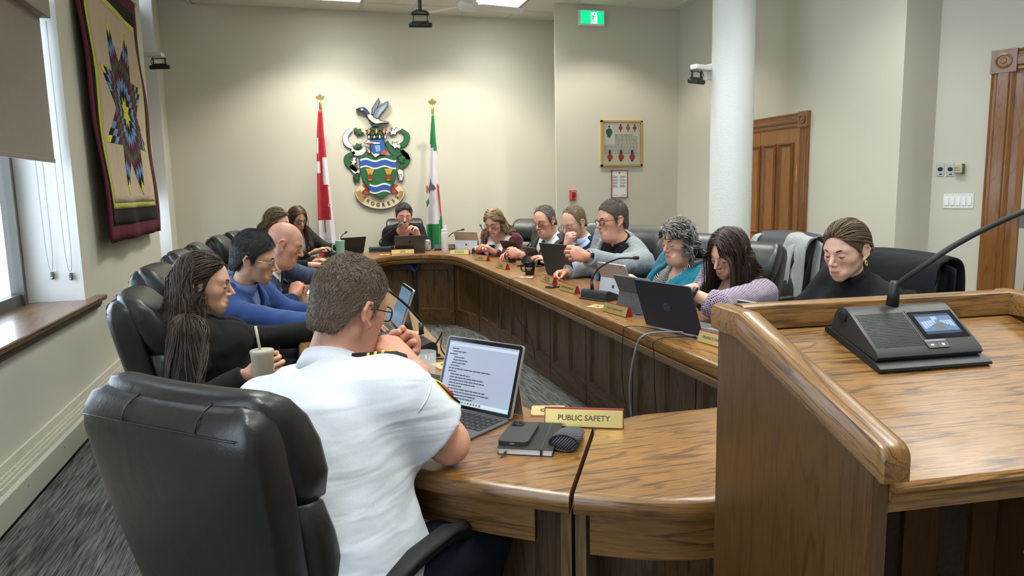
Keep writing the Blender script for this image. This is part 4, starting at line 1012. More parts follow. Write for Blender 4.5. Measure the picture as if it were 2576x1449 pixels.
def drape(t, rows, fold, mats, matfn, name='flag_cloth', n=34):
    """rows: (z, x_left, x_right); deep vertical folds"""
    V, F, FM = [], [], []; R_ = 44; zs = np.linspace(0, 1, R_); rz, rl, rr = zip(*rows); u0 = np.linspace(0, 1, len(rows))
    for i, v in enumerate(zs):
        z, a, b_ = np.interp(v, u0, rz), np.interp(v, u0, rl), np.interp(v, u0, rr)
        for j in range(n):
            u = j/(n-1); y = fold(u, v); V.append((a+(b_-a)*u+.012*math.sin(u*17+v*3)*v, y, z))
    for i in range(R_-1):
        for j in range(n-1): F.append((i*n+j, i*n+j+1, (i+1)*n+j+1, (i+1)*n+j)); FM.append(matfn((j+.5)/(n-1), (i+.5)/(R_-1)))
    me = mkmesh(name, V, F, mats, True, FM); o = link(name, me, t); md = o.modifiers.new('thickness', 'SOLIDIFY'); md.thickness = .004; return o
YF = 8.62
f_red = fabric('flag red', (.46, .010, .030), rough=.55, bump=.25); f_wht = fabric('flag white', (.70, .66, .68), rough=.55, bump=.25); f_grn = fabric('flag green', (.010, .19, .055), rough=.45, bump=.25)
t, X, Zt = flag(805, 237, 'red and white maple leaf flag on a pole left of the crest', None, None, YF)
zz = lambda py: ony(805, py, YF)[2]; xx = lambda px, py: ony(px, py, YF)[0]-X
def mf_can(u, v):
    z = v
    if z < .33: return 0 if u > .15 or z < .20 or z > .30 else 1
    if z < .50: return 1 if u > .62-.5*(z-.33) or .36 < z < .41 and u < .3 else 0
    if z < .68: return 0 if u < .9 else 1
    if z < .74: return 1 if (u < .45 or u > .55) else 0
    if z < .83+.06*u: return 1
    return 0
drape(t, [(zz(278), xx(800, 278), xx(810, 278)), (zz(330), xx(797, 330), xx(814, 330)), (zz(400), xx(796, 400), xx(822, 400)), (zz(470), xx(797, 470), xx(830, 470)), (zz(550), xx(799, 550), xx(838, 550)), (zz(625), xx(802, 625), xx(846, 625)), (zz(700), xx(806, 700), xx(848, 700))], lambda u, v: -.03-.055*v*math.sin(u*9.5+1.0)-.02, [f_red, f_wht], mf_can)
MB().tube([(.03, -.10, zz(470)), (.035, -.105, zz(500)), (.033, -.105, zz(512))], .004, 6).obj('cord', M('cord white', (.7, .65, .5), .7), t); MB().tube([(.033+.012*math.cos(q), -.106, zz(516)+.016*math.sin(q)) for q in np.linspace(0, 2*PI, 13)], .003, 6, False).obj('cord_ring', M('cord white', (.7, .65, .5), .7), t)
t, X, Zt = flag(1087, 249, 'green and white city flag on a pole right of the crest', None, None, YF)
zz = lambda py: ony(1087, py, YF)[2]
def mf_city(u, v):
    if v < .235+.06*u: return 0
    if v < .705-.10*(u-.5)*(1 if u > .6 else -.2): return 1
    return 0
fc = drape(t, [(zz(288), xx(1084, 288), xx(1090, 288)), (zz(340), xx(1080, 340), xx(1094, 340)), (zz(400), xx(1076, 400), xx(1101, 400)), (zz(470), xx(1072, 470), xx(1106, 470)), (zz(550), xx(1069, 550), xx(1111, 550)), (zz(620), xx(1069, 620), xx(1114, 620)), (zz(700), xx(1070, 700), xx(1115, 700))], lambda u, v: -.03-.05*v*math.sin(u*9+2.2)-.02, [f_grn, f_wht], mf_city)
def fl_emb(pts, m, y=-.115, nm='flag_emblem'):
    q = [(ony(a, b_, YF+y)[0]-X, ony(a, b_, YF+y)[2]) for a, b_ in pts]
    V = [(x, yy, z) for yy in (y-.0015, y+.0015) for x, z in q]; n = len(q)
    me = mkmesh(nm, V, [tuple(range(n)), tuple(range(2*n-1, n-1, -1))]+[(i, (i+1) % n, n+(i+1) % n, n+i) for i in range(n)], m); link(nm, me, t)
fl_emb([(1083, 447), (1086, 462), (1092, 466), (1097, 475), (1090, 480), (1084, 478), (1079, 488), (1077, 474), (1081, 462)], M('emblem slate', (.08, .08, .09), .7))
fl_emb([(1072, 468), (1076, 466), (1077, 484), (1073, 488)], M('emblem red', (.5, .06, .03), .7)); fl_emb([(1072, 508), (1078, 498), (1080, 512), (1074, 522)], M('emblem leaf', (.04, .14, .06), .7), -.112); fl_emb([(1099, 462), (1104, 466), (1109, 520), (1111, 545), (1107, 540), (1102, 490)], M('emblem red', (.5, .06, .03), .7), -.085)

# ------------------------------------------------------------------ star quilt
q_tan = fabric('quilt tan', (.47, .37, .25), bump=.22, rough=.9); q_blk = fabric('quilt black', (.010, .010, .010), bump=.06); q_mar = fabric('quilt maroon', (.10, .012, .028), bump=.12, sheen=0); q_yel = fabric('quilt yellow', (.62, .62, .02), bump=.3); q_blu = fabric('quilt blue', (.10, .26, .52), bump=.3); q_grn = fabric('quilt green', (.03, .055, .022), bump=.3)
quilt = thing('star_quilt', 'hanging quilt with an eight-pointed diamond star on tan with dark borders', 'quilt', (XL, 6.5, 1.1))
QW, QZ0, QZ1 = 1.86, 1.10, 3.16
def qs(y, z, out=0):
    """quilt surface: y along the wall, z height -> bulging off the wall with soft folds"""
    v = (QZ1-z)/(QZ1-QZ0); off = .045+.06*v+.014*math.sin(y*9+z*1.5)*v+.008*math.sin(z*7+y*4); sk = .12*(v-.5)
    return (off+out, y-6.5+sk*.6*(1 if y > 6.5 else .9), z-1.1)
def qgrid(y0, y1, z0, z1, out, mat, name, ny=20, nz=24):
    V = [qs(y0+(y1-y0)*i/ny, z0+(z1-z0)*j/nz, out) for j in range(nz+1) for i in range(ny+1)]
    F = [(j*(ny+1)+i, j*(ny+1)+i+1, (j+1)*(ny+1)+i+1, (j+1)*(ny+1)+i) for j in range(nz) for i in range(ny)]
    o = link(name, mkmesh(name, V, F, mat, True), quilt); md = o.modifiers.new('thickness', 'SOLIDIFY'); md.thickness = .012; md.offset = -1; return o
yq0, yq1 = 6.5-QW/2+.01, 6.5+QW/2+.01
qgrid(yq0, yq1, QZ0, QZ1, 0, q_mar, 'outer_border', 30, 34); qgrid(yq0+.09, yq1-.10, QZ0+.12, QZ1-.12, .005, q_blk, 'black_border', 26, 30)
qgrid(yq0+.15, yq1-.16, QZ0+.24, QZ1-.24, .009, q_yel, 'yellow_border', 24, 28); qgrid(yq0+.185, yq1-.195, QZ0+.285, QZ1-.285, .013, q_tan, 'tan_ground', 24, 28)
CY_, CZ_, RS = 6.50, 2.10, .72; nD = 5
sq = [q_yel, q_blk, q_blu, q_mar, q_grn, q_mar, q_blu, q_blk, q_yel]
for k in range(8):
    a = math.radians(22.5+45*k); d1 = V3(math.cos(a-PI/8), math.sin(a-PI/8), 0)*RS/(2*math.cos(PI/8)); d2 = V3(math.cos(a+PI/8), math.sin(a+PI/8), 0)*RS/(2*math.cos(PI/8))
    for i in range(nD):
        for j in range(nD):
            c4 = [d1*(i+p)/nD+d2*(j+q)/nD for p, q in ((.03, .03), (.97, .03), (.97, .97), (.03, .97))]
            V = [qs(CY_+c_[0], CZ_+c_[1], .017) for c_ in c4]; cc = np.mean(c4, 0); V.append(qs(CY_+cc[0], CZ_+cc[1], .022))
            link('star_patch', mkmesh('star_patch', V+[qs(CY_+c_[0], CZ_+c_[1], .010) for c_ in c4], [(0, 1, 4), (1, 2, 4), (2, 3, 4), (3, 0, 4), (0, 1, 6, 5), (1, 2, 7, 6), (2, 3, 8, 7), (3, 0, 5, 8)], sq[i+j]), quilt)
MB().tube([(.03, -1.0, QZ1-1.1+.02), (.03, 1.02, QZ1-1.1+.02)], .014, 10).obj('rod', m_steel, quilt, True)
for y in (-1.0, 1.02): MB().lathe([(.0, .0), (.022, .0), (.022, .02), (.01, .03)], (.03, y, QZ1-1.1+.02), 12, 'y').obj('rod_end', m_steel, quilt, True); MB().box((0, y*.97-.01, QZ1-1.1-.02), (.03, y*.97+.01, QZ1-1.1+.04)).obj('rod_bracket', m_steel, quilt)
# ------------------------------------------------------------------ things on the tables
m_alu = M('space grey aluminium', (.13, .125, .12), .38, .8); m_alul = M('light aluminium', (.52, .53, .54), .35, .7); m_key = M('key black', (.02, .02, .02), .5); m_keyg = M('key grey', (.07, .07, .075), .6)
m_felt = fabric('charcoal folio cloth', (.055, .055, .06), 'heather', (.09, .09, .095), bump=.05)
m_slate = M('slate blue metal', (.040, .042, .055), .42, .5); m_gplate = M('brushed gold plate', (.62, .47, .17), .33, .75); m_burg = M('burgundy plastic', (.22, .012, .015), .4)
m_scr_off = M('dark screen', (.008, .008, .01), .12); m_ceram = M('glossy black ceramic', (.010, .010, .014), .15); m_clear = M('clear plastic', (.95, .97, .97), .05, trans=1, ior=1.3)
m_glassw = M('drinking glass', (.85, .9, .9), .03, alpha=.22, spec=.8); m_coast = wood('plywood coaster', (.62, .38, .17), (.35, .19, .07), 'x', 3, rough=.6, coat=0, pores=.2)
def screen_mat(name, base, kind):
    m, nt, b = _nt(name)
    b.inputs['Base Color'].default_value = (.02, .02, .02, 1); b.inputs['Roughness'].default_value = .15
    b.inputs['Emission Color'].default_value = (*base, 1); b.inputs['Emission Strength'].default_value = kind; return m
m_scr_doc = screen_mat('white document screen', (.56, .66, .86), .50); m_scr_blue = screen_mat('blue photo screen', (.20, .34, .58), .55); m_scr_txt = M('screen text', (.03, .03, .04), .5); m_scr_page = screen_mat('bluegrey page screen', (.16, .30, .44), .5)
def face_T(p, az):   # local y points along azimuth az (deg from +y to +x)
    return (tuple(p), -math.radians(az))
def rot_thing(name, label, cat, p, az, group=None): return thing(name, label, cat, p, -math.radians(az), group)
def slab_xy(w, d, z0, z1, r=.008, cx=0, cy=0): return MB().prism(rrect(w, d, r, 4, cx, cy), z0, z1)
def keyboard(t, w, d, y0, z, mat, rows=5, cols=13):
    kw, kd = w*.90/cols, d/rows; me = MB().bbox((0, 0, 0), (kw*.84, kd*.80, .0016), .0006).mesh('key', mat)
    for r_ in range(rows):
        for c_ in range(cols):
            if r_ == rows-1 and 3 < c_ < 8: continue
            link('key', me, t, (-w*.45+(c_+.5)*kw, y0+(r_+.5)*kd, z))
    link('space_bar', MB().bbox((0, 0, 0), (kw*3.8, kd*.8, .0016), .0006).mesh('space_bar', mat), t, (-w*.45+6*kw, y0+(rows-.5)*kd, z))
def laptop(p, az, label, w=.312, d=.221, tilt=18, mat=m_alu, logo=None, keys=True, scr=m_scr_off, kmat=None, group='open laptops'):
    """hinge at p, user towards az"""
    t = rot_thing('laptop', label, 'laptop', p, az, group); kmat = kmat or m_key
    slab_xy(w, d, .004, .014, .008, 0, d/2).obj('base', mat, t); MB().box((-w*.46, .015, .0138), (w*.46, d*.56, .0144)).obj('key_well', m_key if kmat is m_key else mat, t)
    if keys: keyboard(t, w, d*.5, .02, .0152, kmat)
    slab_xy(w*.36, d*.32, .0139, .0145, .004, 0, d*.79).obj('trackpad', kmat if kmat is not m_key else mat, t)
    for x in (-w*.4, w*.4): MB().box((x-.02, .02, 0), (x+.02, .03, .004)).obj('foot', m_black, t)
    a = math.radians(tilt); R_ = Matrix.Rotation(PI/2+a, 4, 'X'); L = Matrix.Translation((0, .002, .014)) @ R_
    def lid(mb): mb.v = [tuple(L @ Vector(v)) for v in mb.v]; return mb
    o = lid(slab_xy(w, d, -.003, .003, .008, 0, d/2)).obj('lid', mat, t)
    lid(MB().box((-w/2+.008, .012, -.0036), (w/2-.008, d-.008, -.0030))).obj('screen', scr, o)
    if logo: 
        mb = logo(); lid(mb); mb.obj('lid_logo', M('logo dark', (.02, .02, .02), .25, .6) if logo is apple else M('logo grey', (.20, .20, .22), .4, .6), o)
    return t
def apple():
    mb = MB(); y = .118; pts = [(0.011*math.cos(q)*(1-.12*math.sin(q)**2), y+.012*math.sin(q)-.001*math.cos(2*q)) for q in np.linspace(0, 2*PI, 22, endpoint=False)]
    pts = [(x-(.004 if x > .009 else 0), yy) for x, yy in pts]; mb.prism(pts, .003, .0036); mb.prism([(.001, y+.0125), (.004, y+.014), (.0055, y+.019), (.002, y+.0175)], .003, .0036); return mb
def ringlogo():
    mb = MB(); mb.tube([(.017*math.cos(q), .115+.017*math.sin(q), .0033) for q in np.linspace(0, 2*PI, 25)], .0011, 6, False, .5)
    for k in (-1, 1): mb.tube([(-.009, .115+k*.001, .0033), (0, .115+k*.007, .0033), (.009, .115+k*.001, .0033)], .0011, 6, True, .5)
    return mb
def tablet(p, az, label, w=.287, d=.208, tilt=24, mat=m_alul, kick=m_alul, scr=m_scr_off, kb=True, logo=False, page=None, folio=False, group='tablets on kickstands'):
    t = rot_thing('tablet', label, 'tablet', p, az, group)
    a = math.radians(tilt); L = Matrix.Translation((0, 0, .006)) @ Matrix.Rotation(PI/2+a, 4, 'X')
    def tl(mb): mb.v = [tuple(L @ Vector(v)) for v in mb.v]; return mb
    o = tl(slab_xy(w, d, -.0045, .0045, .010, 0, d/2)).obj('tablet_body', mat, t)
    tl(MB().prism(rrect(w-.004, d-.004, .008, 4, 0, d/2), -.0052, -.0044)).obj('bezel', m_scr_off, o)
    tl(MB().box((-w/2+.012, .012, -.0058), (w/2-.012, d-.014, -.0050))).obj('screen', scr, o)
    if page: page(o, tl, w, d)
    # kickstand from mid-height down to the table behind
    top = L @ Vector((0, d*.52, .0055)); hh = top.z; back = math.sqrt(max((d*.50)**2-hh*hh, .0004)); foot = Vector((0, top.y-back, .0015))
    q = [(-w/2+.004, top.y, top.z), (w/2-.004, top.y, top.z), (w/2-.004, foot.y, foot.z), (-w/2+.004, foot.y, foot.z)]; n = Vector((0, -top.z, -back)).normalized()*.003
    V = q+[(x, y+n.y, z+n.z) for x, y, z in q]
    k_ = link('kickstand', mkmesh('kickstand', V, [(0, 1, 2, 3), (7, 6, 5, 4), (0, 4, 5, 1), (1, 5, 6, 2), (2, 6, 7, 3), (3, 7, 4, 0)], kick), t)
    if logo:
        for i in (0, 1):
            for j in (0, 1):
                u0, u1 = .36+.10*j, .36+.10*j+.09
                P_ = lambda x, u: (x, top.y+(foot.y-top.y)*u+n.y*1.15, top.z+(foot.z-top.z)*u+n.z*1.15)
                x0 = -.011+.0115*i; vs = [P_(x0, u0), P_(x0+.0105, u0), P_(x0+.0105, u1), P_(x0, u1)]; link('lid_logo', mkmesh('lid_logo', vs, [(0, 1, 2, 3)], M('logo maroon', (.08, .02, .03), .3, .5)), k_)
    tl(MB().lathe([(.005, .0045), (.005, .0052)], (w*.34, d*.92, 0), 12)).obj('rear_camera', m_black, o)
    if kb:
        slab_xy(w, d*.98, .0015, .0065, .010, 0, d*.5+.004).obj('type_cover', m_keyg, t); keyboard(t, w, d*.52, .016, .0075, m_key, 5, 13)
        slab_xy(w*.35, d*.26, .0064, .0069, .004, 0, d*.80).obj('trackpad', m_key, t)
    return t
def nameplate(p, az, text, label, w=.215, size=.020, lines=1, h=.050):
    """gold face towards azimuth az"""
    t = rot_thing('nameplate', label, 'nameplate', p, az, 'gold nameplates'); dep_ = .040
    # prism: front slopes back
    MB().loft([[(x, -dep_/2, 0), (x, dep_/2, 0), (x, 0.004, h), (x, -.004, h)] for x in (-w/2, w/2)]).obj('stand', m_burg, t)
    th = math.atan2(dep_/2-.004, h); L = Matrix.Translation((0, dep_/4+.004, h/2)) @ Matrix.Rotation(PI, 4, 'Z') @ Matrix.Rotation(PI/2-th, 4, 'X')
    mb = MB().bbox((0, 0, .0015), (w-.005, h*1.02-.004, .002), .0006); mb.v = [tuple(L @ Vector(v)) for v in mb.v]; f = mb.obj('face_plate', m_gplate, t)
    vs, fs = text_vf(text, size, .0002, .0003 if size > .014 else .0002)
    link('lettering', mkmesh('lettering', [tuple(L @ Vector((x, y, z+.0028))) for x, y, z in vs], fs, m_ink), f); return t
def goose(t, pts, r=.005, head=.011, green=False):
    P_ = spline(pts, 7); MB().tube(P_, r, 8).obj('gooseneck', m_blackm, t, True)
    d = unit(P_[-1]-P_[-2]); o = MB().tube([P_[-1]-d*.006, P_[-1], P_[-1]+d*.028, P_[-1]+d*.033], [r*1.1, head*.9, head, head*.6], 10).obj('microphone', m_blackm, t, True)
    MB().tube([pts[0], np.array(pts[0])+unit(np.array(pts[1])-np.array(pts[0]))*.05], [r*2.3, r*1.7], 12).obj('gooseneck_socket', m_black, t, True)
    if green: MB().tube([P_[-1]-d*.004, P_[-1]+d*.002], head*1.05, 10).obj('talk_ring', M('green ring', (.0, .4, .1), .4, emit=((.05, .9, .2), 1.5)), t)
m_unit = M('charcoal unit plastic', (.030, .030, .031), .42)
UNIT_PROF = [(-.060, .010), (-.060, .040), (-.054, .052), (-.044, .059), (-.034, .060), (-.022, .057), (.062, .026), (.070, .019), (.067, .012)]
def mic_unit(p, az, label, w=.21, neck=None, fancy=False, L4=None, green=False):
    """conference unit; operator towards az"""
    t = rot_thing('conference_unit', label, 'microphone', p, az, 'microphone units')
    if L4 is not None: t.matrix_world = L4
    MB().loft([[(x, y, z) for x, y, z in ((0, 0, 0),)]]*0 or [[(x, -.068, 0), (x, .085, 0), (x, .090, .004), (x, .088, .008), (x, .080, .010), (x, -.064, .010), (x, -.070, .006)] for x in (-w/2-.006, w/2+.006)]).obj('base_plate', m_black, t, 40)
    MB().loft([[(x, y, z) for y, z in UNIT_PROF] for x in (-w/2, w/2)]).obj('housing', m_unit if fancy else m_blackm, t, 50)
    def top(x, u, up=0):      # on the sloping face, x to the operator's right
        x = -x; y, z = -.022+.084*u, .057-.031*u; return (x, y+up*.346, z+up*.938)
    if fancy:
        g = MB()
        for i in range(27):
            for j in range(22):
                x = -w*.46+i*.0036; u = .06+j*.040; c_ = V3(*top(x, u, .0006)); e = V3(0, .938, -.346)*.00125; xx_ = V3(.00125, 0, 0)
                g.add([c_-xx_-e*.4, c_-e, c_+xx_-e*.4, c_+xx_+e*.4, c_+e, c_-xx_+e*.4], [(0, 1, 2, 3, 4, 5)])
        tag(g.obj('speaker_holes', m_dark, t), kind='stuff')
        def quad(x0, x1, u0, u1, up, m, nm, par=None): return MB().loft([[top(x0, u0, 0), top(x1, u0, 0), top(x1, u1, 0), top(x0, u1, 0)], [top(x0, u0, up), top(x1, u0, up), top(x1, u1, up), top(x0, u1, up)]]).obj(nm, m, par or t)
        b_ = quad(.008, w/2-.006, .06, .76, .0012, m_scr_off, 'bezel'); quad(.016, w/2-.016, .14, .66, .0016, m_scr_blue, 'screen', b_)
        lt = screen_mat('pale photo tone', (.55, .72, .95), .6); dk = screen_mat('deep photo tone', (.05, .09, .18), .5)
        quad(.016, w/2-.016, .14, .20, .0018, dk, 'screen_title', b_); quad(.016, w/2-.016, .59, .66, .0018, dk, 'screen_caption', b_)
        for k in range(5): quad(.020+k*.006, .025+k*.006, .34-.01*k, .52-.03*k, .0018, lt, 'screen_chair', b_); quad(w/2-.020-k*.005, w/2-.024-k*.005, .32, .50-.03*k, .0018, lt, 'screen_chair', b_)
        quad(.040, .062, .36, .56, .0018, M('screen table', (.05, .06, .07), .4), 'screen_table', b_); quad(.045, .056, .22, .30, .0018, lt, 'screen_window', b_)
        o = quad(.0, .020, .86, 1.0, .002, m_grey, 'talk_button'); quad(.021, .041, .86, 1.0, .002, m_grey, 'channel_button'); quad(.0, .041, .80, .85, .0022, M('button strip', (.16, .15, .18), .3), 'button_strip')
        quad(.006, .012, .92, .95, .0026, m_white, 'button_mark'); quad(.028, .033, .91, .96, .0026, m_white, 'button_mark')
        quad(.0045, .0052, .0, .8, .0005, m_dark, 'split_line')
    for s_ in (-1, 1): MB().lathe([(.012, 0), (.012, .003), (.008, .004)], (s_*w/2 if s_ > 0 else -w/2-.004, -.038, .045), 16, 'x').obj('headset_knob', m_black, t)
    if neck: goose(t, neck, green=green)
    return t
def coaster(p, az, label):
    t = rot_thing('coaster', label, 'coaster', p, az, 'wooden coasters'); slab_xy(.10, .09, 0, .004, .01).obj('board', m_coast, t)
    mb = MB(); mb.tube([(.022*math.cos(q), .016*math.sin(q), .0041) for q in np.linspace(.4, 5.4, 16)], .0035, 5, True, .3); mb.lathe([(.010, .004), (.010, .0044)], (-.004, 0, 0), 12); mb.lathe([(.005, .004), (.005, .0044)], (.030, .012, 0), 10); mb.obj('burnt_mark', M('burnt brown', (.10, .05, .02), .8), t); return t
def mug(p, az, label):
    t = rot_thing('mug', label, 'mug', p, az, 'black mugs')
    MB().lathe([(.030, 0), (.034, .002), (.037, .02), (.040, .06), (.042, .098), (.040, .100), (.037, .094), (.034, .02), (.0, .012)], n=28).obj('cup', m_ceram, t, 40)
    MB().tube(spline([(.038, 0, .08), (.060, 0, .078), (.068, 0, .055), (.058, 0, .030), (.036, 0, .026)], 5), .0055, 8).obj('handle', m_ceram, t, True)
    for tx, sz, z in (('Riverbank', .0125, .055), ('discovery', .007, .042)):
        vs, fs = text_vf(tx, sz, .0003, .0002); R0 = .0405
        link('lettering', mkmesh('lettering', [((R0+c)*math.sin(a/R0)*1.0, (R0+c)*math.cos(a/R0)*1.0, z+b_) for a, b_, c in [(-v[0], v[1], v[2]) for v in vs]], fs, m_white), t)
    return t

T0 = lambda px, py: onz(px, py, ZTOP)
# --- far end
laptop(T0(1032, 637)+V3(.0, .0, 0), 8, 'space grey laptop with fruit logo in front of the woman speaking at the far end', w=.318, d=.19, tilt=20, logo=apple)
mic_unit(T0(958, 634)+V3(0, .05, 0), 5, 'black microphone unit left of the far grey laptop', .24, neck=[(0, -.03, .07), (.0, -.03, .12), (.10, -.05, .21), (.26, -.08, .31)], green=True)
nameplate(T0(1012, 638)+V3(0, -.05, 0), 186, 'Shandy\nMAYOR', 'gold nameplate glinting white in front of the far grey laptop', .24, .017)
coaster(T0(968, 641), 10, 'wooden coaster beside the far nameplate')
p = T0(1077, 631); t = thing('drink_can', 'silver soda can beside the far grey laptop', 'can', p); MB().lathe([(.022, 0), (.026, .004), (.033, .012), (.033, .105), (.028, .118), (.026, .122), (.024, .119), (.0, .118)], n=24).obj('can_body', m_alul, t, 40)
MB().lathe([(.0335, .03), (.0335, .09)], n=24, cap=False).obj('label_band', M('can print', (.62, .60, .60), .35, .4), t, True)
for a_, z_, r_ in ((-1.2, .085, .010), (-2.1, .045, .008), (-1.9, .035, .006)): MB().ell((.0335*math.cos(a_), .0335*math.sin(a_), z_), (r_, .003, r_), 8, 6).obj('red_print', M('can red', (.5, .02, .04), .4), t)
mic_unit(T0(1112, 631)+V3(.05, .1, 0), 195, 'black microphone unit behind the white bottle', .22, neck=[(.0, -.03, .07), (-.02, -.03, .12), (-.10, -.05, .19), (-.19, -.06, .215)])
p = T0(1120, 636); t = thing('water_bottle', 'tall white tumbler bottle with a straw on the far table', 'bottle', p); MB().lathe([(.034, 0), (.037, .004), (.037, .20), (.036, .215), (.033, .218), (.033, .248), (.028, .252)], n=24).obj('bottle_body', m_white, t, 40); MB().tube([(.006, 0, .25), (.010, 0, .29)], .008, 8).obj('spout', m_white, t, True)
tablet(T0(1166, 628)+V3(.06, .0, 0), 42, 'silver tablet with pale kickstand on the far right corner', tilt=20, kick=M('pale kickstand', (.62, .66, .72), .4, .3), logo=True)
nameplate(T0(1157, 640), 210, 'Nicole Chychota\nCITY MANAGER', 'gold city manager nameplate on the far right corner', .205, .015)
mic_unit(T0(1205, 640)+V3(.05, .05, 0), 60, 'black microphone unit behind the first councillor nameplate', .20, neck=[(.02, -.03, .07), (.03, -.02, .11), (-.02, .05, .20), (-.16, .14, .275)])
p = T0(1232, 642)+V3(.02, 0, 0); t = thing('tumbler', 'dark navy steel tumbler with a clear lid', 'tumbler', p); MB().lathe([(.032, 0), (.034, .004), (.036, .105)], n=24).obj('tumbler_body', M('navy steel', (.008, .012, .03), .3, .3), t, 40); MB().lathe([(.038, .105), (.038, .118), (.030, .132), (.012, .134)], n=24).obj('tumbler_lid', M('frosted lid', (.75, .76, .75), .3, trans=.4), t, 40)
nameplate(T0(1213, 655)+V3(.0, 0, 0), 250, 'Jae Roul\nCOUNCILLOR', 'gold councillor nameplate at the bend of the table', .205, .015)
# --- right row
RT = 'right row'
tablet(T0(1290, 648)+V3(.02, .02, 0), 72, 'black cased tablet on a stand in front of the charcoal suit', w=.25, d=.18, tilt=28, mat=m_black, kick=m_grey, kb=False)
mug(T0(1283, 660)+V3(.02, 0, 0), 205, 'black mug behind the second councillor nameplate')
mic_unit(T0(1300, 656)+V3(.16, .10, 0), 85, 'black microphone unit beside the farther black mug', .20, neck=[(.0, -.03, .07), (.0, -.03, .12), (.10, .03, .21), (.22, .10, .25)])
nameplate(T0(1265, 676)+V3(.0, 0, 0), 262, 'Tristan Reid\nCOUNCILLOR', 'gold councillor nameplate in front of the farther black mug', .205, .015)
tablet(T0(1345, 668)+V3(.03, .0, 0), 80, 'black cased tablet propped beside the nearer black mug', w=.25, d=.18, tilt=30, mat=m_black, kick=m_grey, kb=False)
mug(T0(1333, 691), 208, 'black mug beside the dark grey laptop')
coaster(T0(1330, 697)+V3(-.03, -.03, 0), 30, 'wooden coaster under the nearer black mug')
mic_unit(T0(1350, 686)+V3(.20, .06, 0), 88, 'black microphone unit behind the nearer black mug', .20, neck=[(.0, -.03, .07), (.0, -.02, .12), (.06, .02, .17), (.16, .08, .205)])
laptop(T0(1412, 697)+V3(.0, .02, 0), 74, 'dark grey laptop being opened by the man in the checked jacket', w=.355, d=.245, tilt=16, mat=M('dark grey metal', (.055, .058, .06), .45, .5), kmat=m_keyg)
nameplate(T0(1381, 711), 268, 'Ryan Espey\nCOUNCILLOR', 'pale gold councillor nameplate in front of the dark grey laptop', .235, .019)
nameplate(T0(1433, 734), 266, 'OPERATIONS DEPARTMENT', 'gold operations department nameplate', .235, .0145)
tablet(T0(1532, 748)+V3(.10, .05, 0), 78, 'silver tablet with pale kickstand behind the operations nameplate', tilt=22, kick=M('pale kickstand', (.62, .66, .72), .4, .3), logo=True)
mic_unit(T0(1508, 752)+V3(.0, -.01, 0), 66, 'black microphone unit between the operations and utility nameplates', .20, neck=[(-.03, -.035, .06), (-.03, -.04, .11), (.03, -.04, .19), (.16, -.03, .25), (.27, -.02, .262)])
tablet(T0(1612, 786)+V3(.03, .02, 0), 76, 'tablet in a charcoal cloth folio with folded stand', w=.29, d=.205, tilt=26, mat=m_felt, kick=m_felt)
nameplate(T0(1553, 790), 262, 'UTILITY DEPARTMENT', 'gold utility department nameplate with red end', .225, .0155)
coaster(T0(1505, 772), 60, 'wooden coaster beside the utility nameplate')
laptop(T0(1694, 842)+V3(.015, .03, 0), 74, 'slate blue laptop with round logo open beside the finance nameplate', w=.345, d=.235, tilt=20, mat=m_slate, logo=ringlogo, kmat=m_keyg)
_lt = [o for o in COL.objects if o.name.startswith('laptop')][-1]
for ch in _lt.children:
    if ch.name.startswith('base'): ch.data.materials[0] = M('laptop deck silver', (.33, .33, .34), .4, .6)
nameplate(T0(1800, 872)+V3(.02, 0, 0), 262, 'FINANCE DEPARTMENT', 'gold finance department nameplate half behind the lectern', .235, .0165)
p = T0(1733, 803); t = rot_thing('computer_mouse', 'black computer mouse beside the slate blue laptop', 'mouse', p, 60); MB().ell((0, 0, .012), (.032, .055, .024), 18, 10).obj('shell', m_ceram, t, True); MB().tube([(0, .028, .034), (0, .044, .028)], .005, 8).obj('wheel', m_grey, t, True)
laptop(T0(1850, 800)+V3(.10, .04, .0), 76, 'pale grey laptop showing above the lectern rim', w=.33, d=.16, tilt=58, mat=M('pale grey laptop', (.42, .45, .45), .4, .4), kmat=m_keyg)
t = rot_thing('pen', 'blue ballpoint pen between the folio tablet and the slate laptop', 'pen', T0(1632, 791), 100); MB().tube([(0, -.07, .005), (0, .06, .005), (0, .072, .005)], [.0045, .0045, .001], 8).obj('barrel', M('pen blue', (.03, .05, .5), .3), t)
t = rot_thing('phone', 'dark phone lying behind the operations nameplate', 'phone', T0(1400, 722), 70, 'phones'); slab_xy(.072, .15, 0, .009, .012).obj('case', m_black, t); slab_xy(.066, .144, .0088, .0094, .010).obj('screen', m_scr_off, t)
t = rot_thing('phone', 'dark phone lying beside the farther black mug', 'phone', T0(1325, 668)+V3(-.02, -.02, 0), 60, 'phones'); slab_xy(.072, .15, 0, .009, .012).obj('case', m_black, t); slab_xy(.066, .144, .0088, .0094, .010).obj('screen', m_scr_off, t)
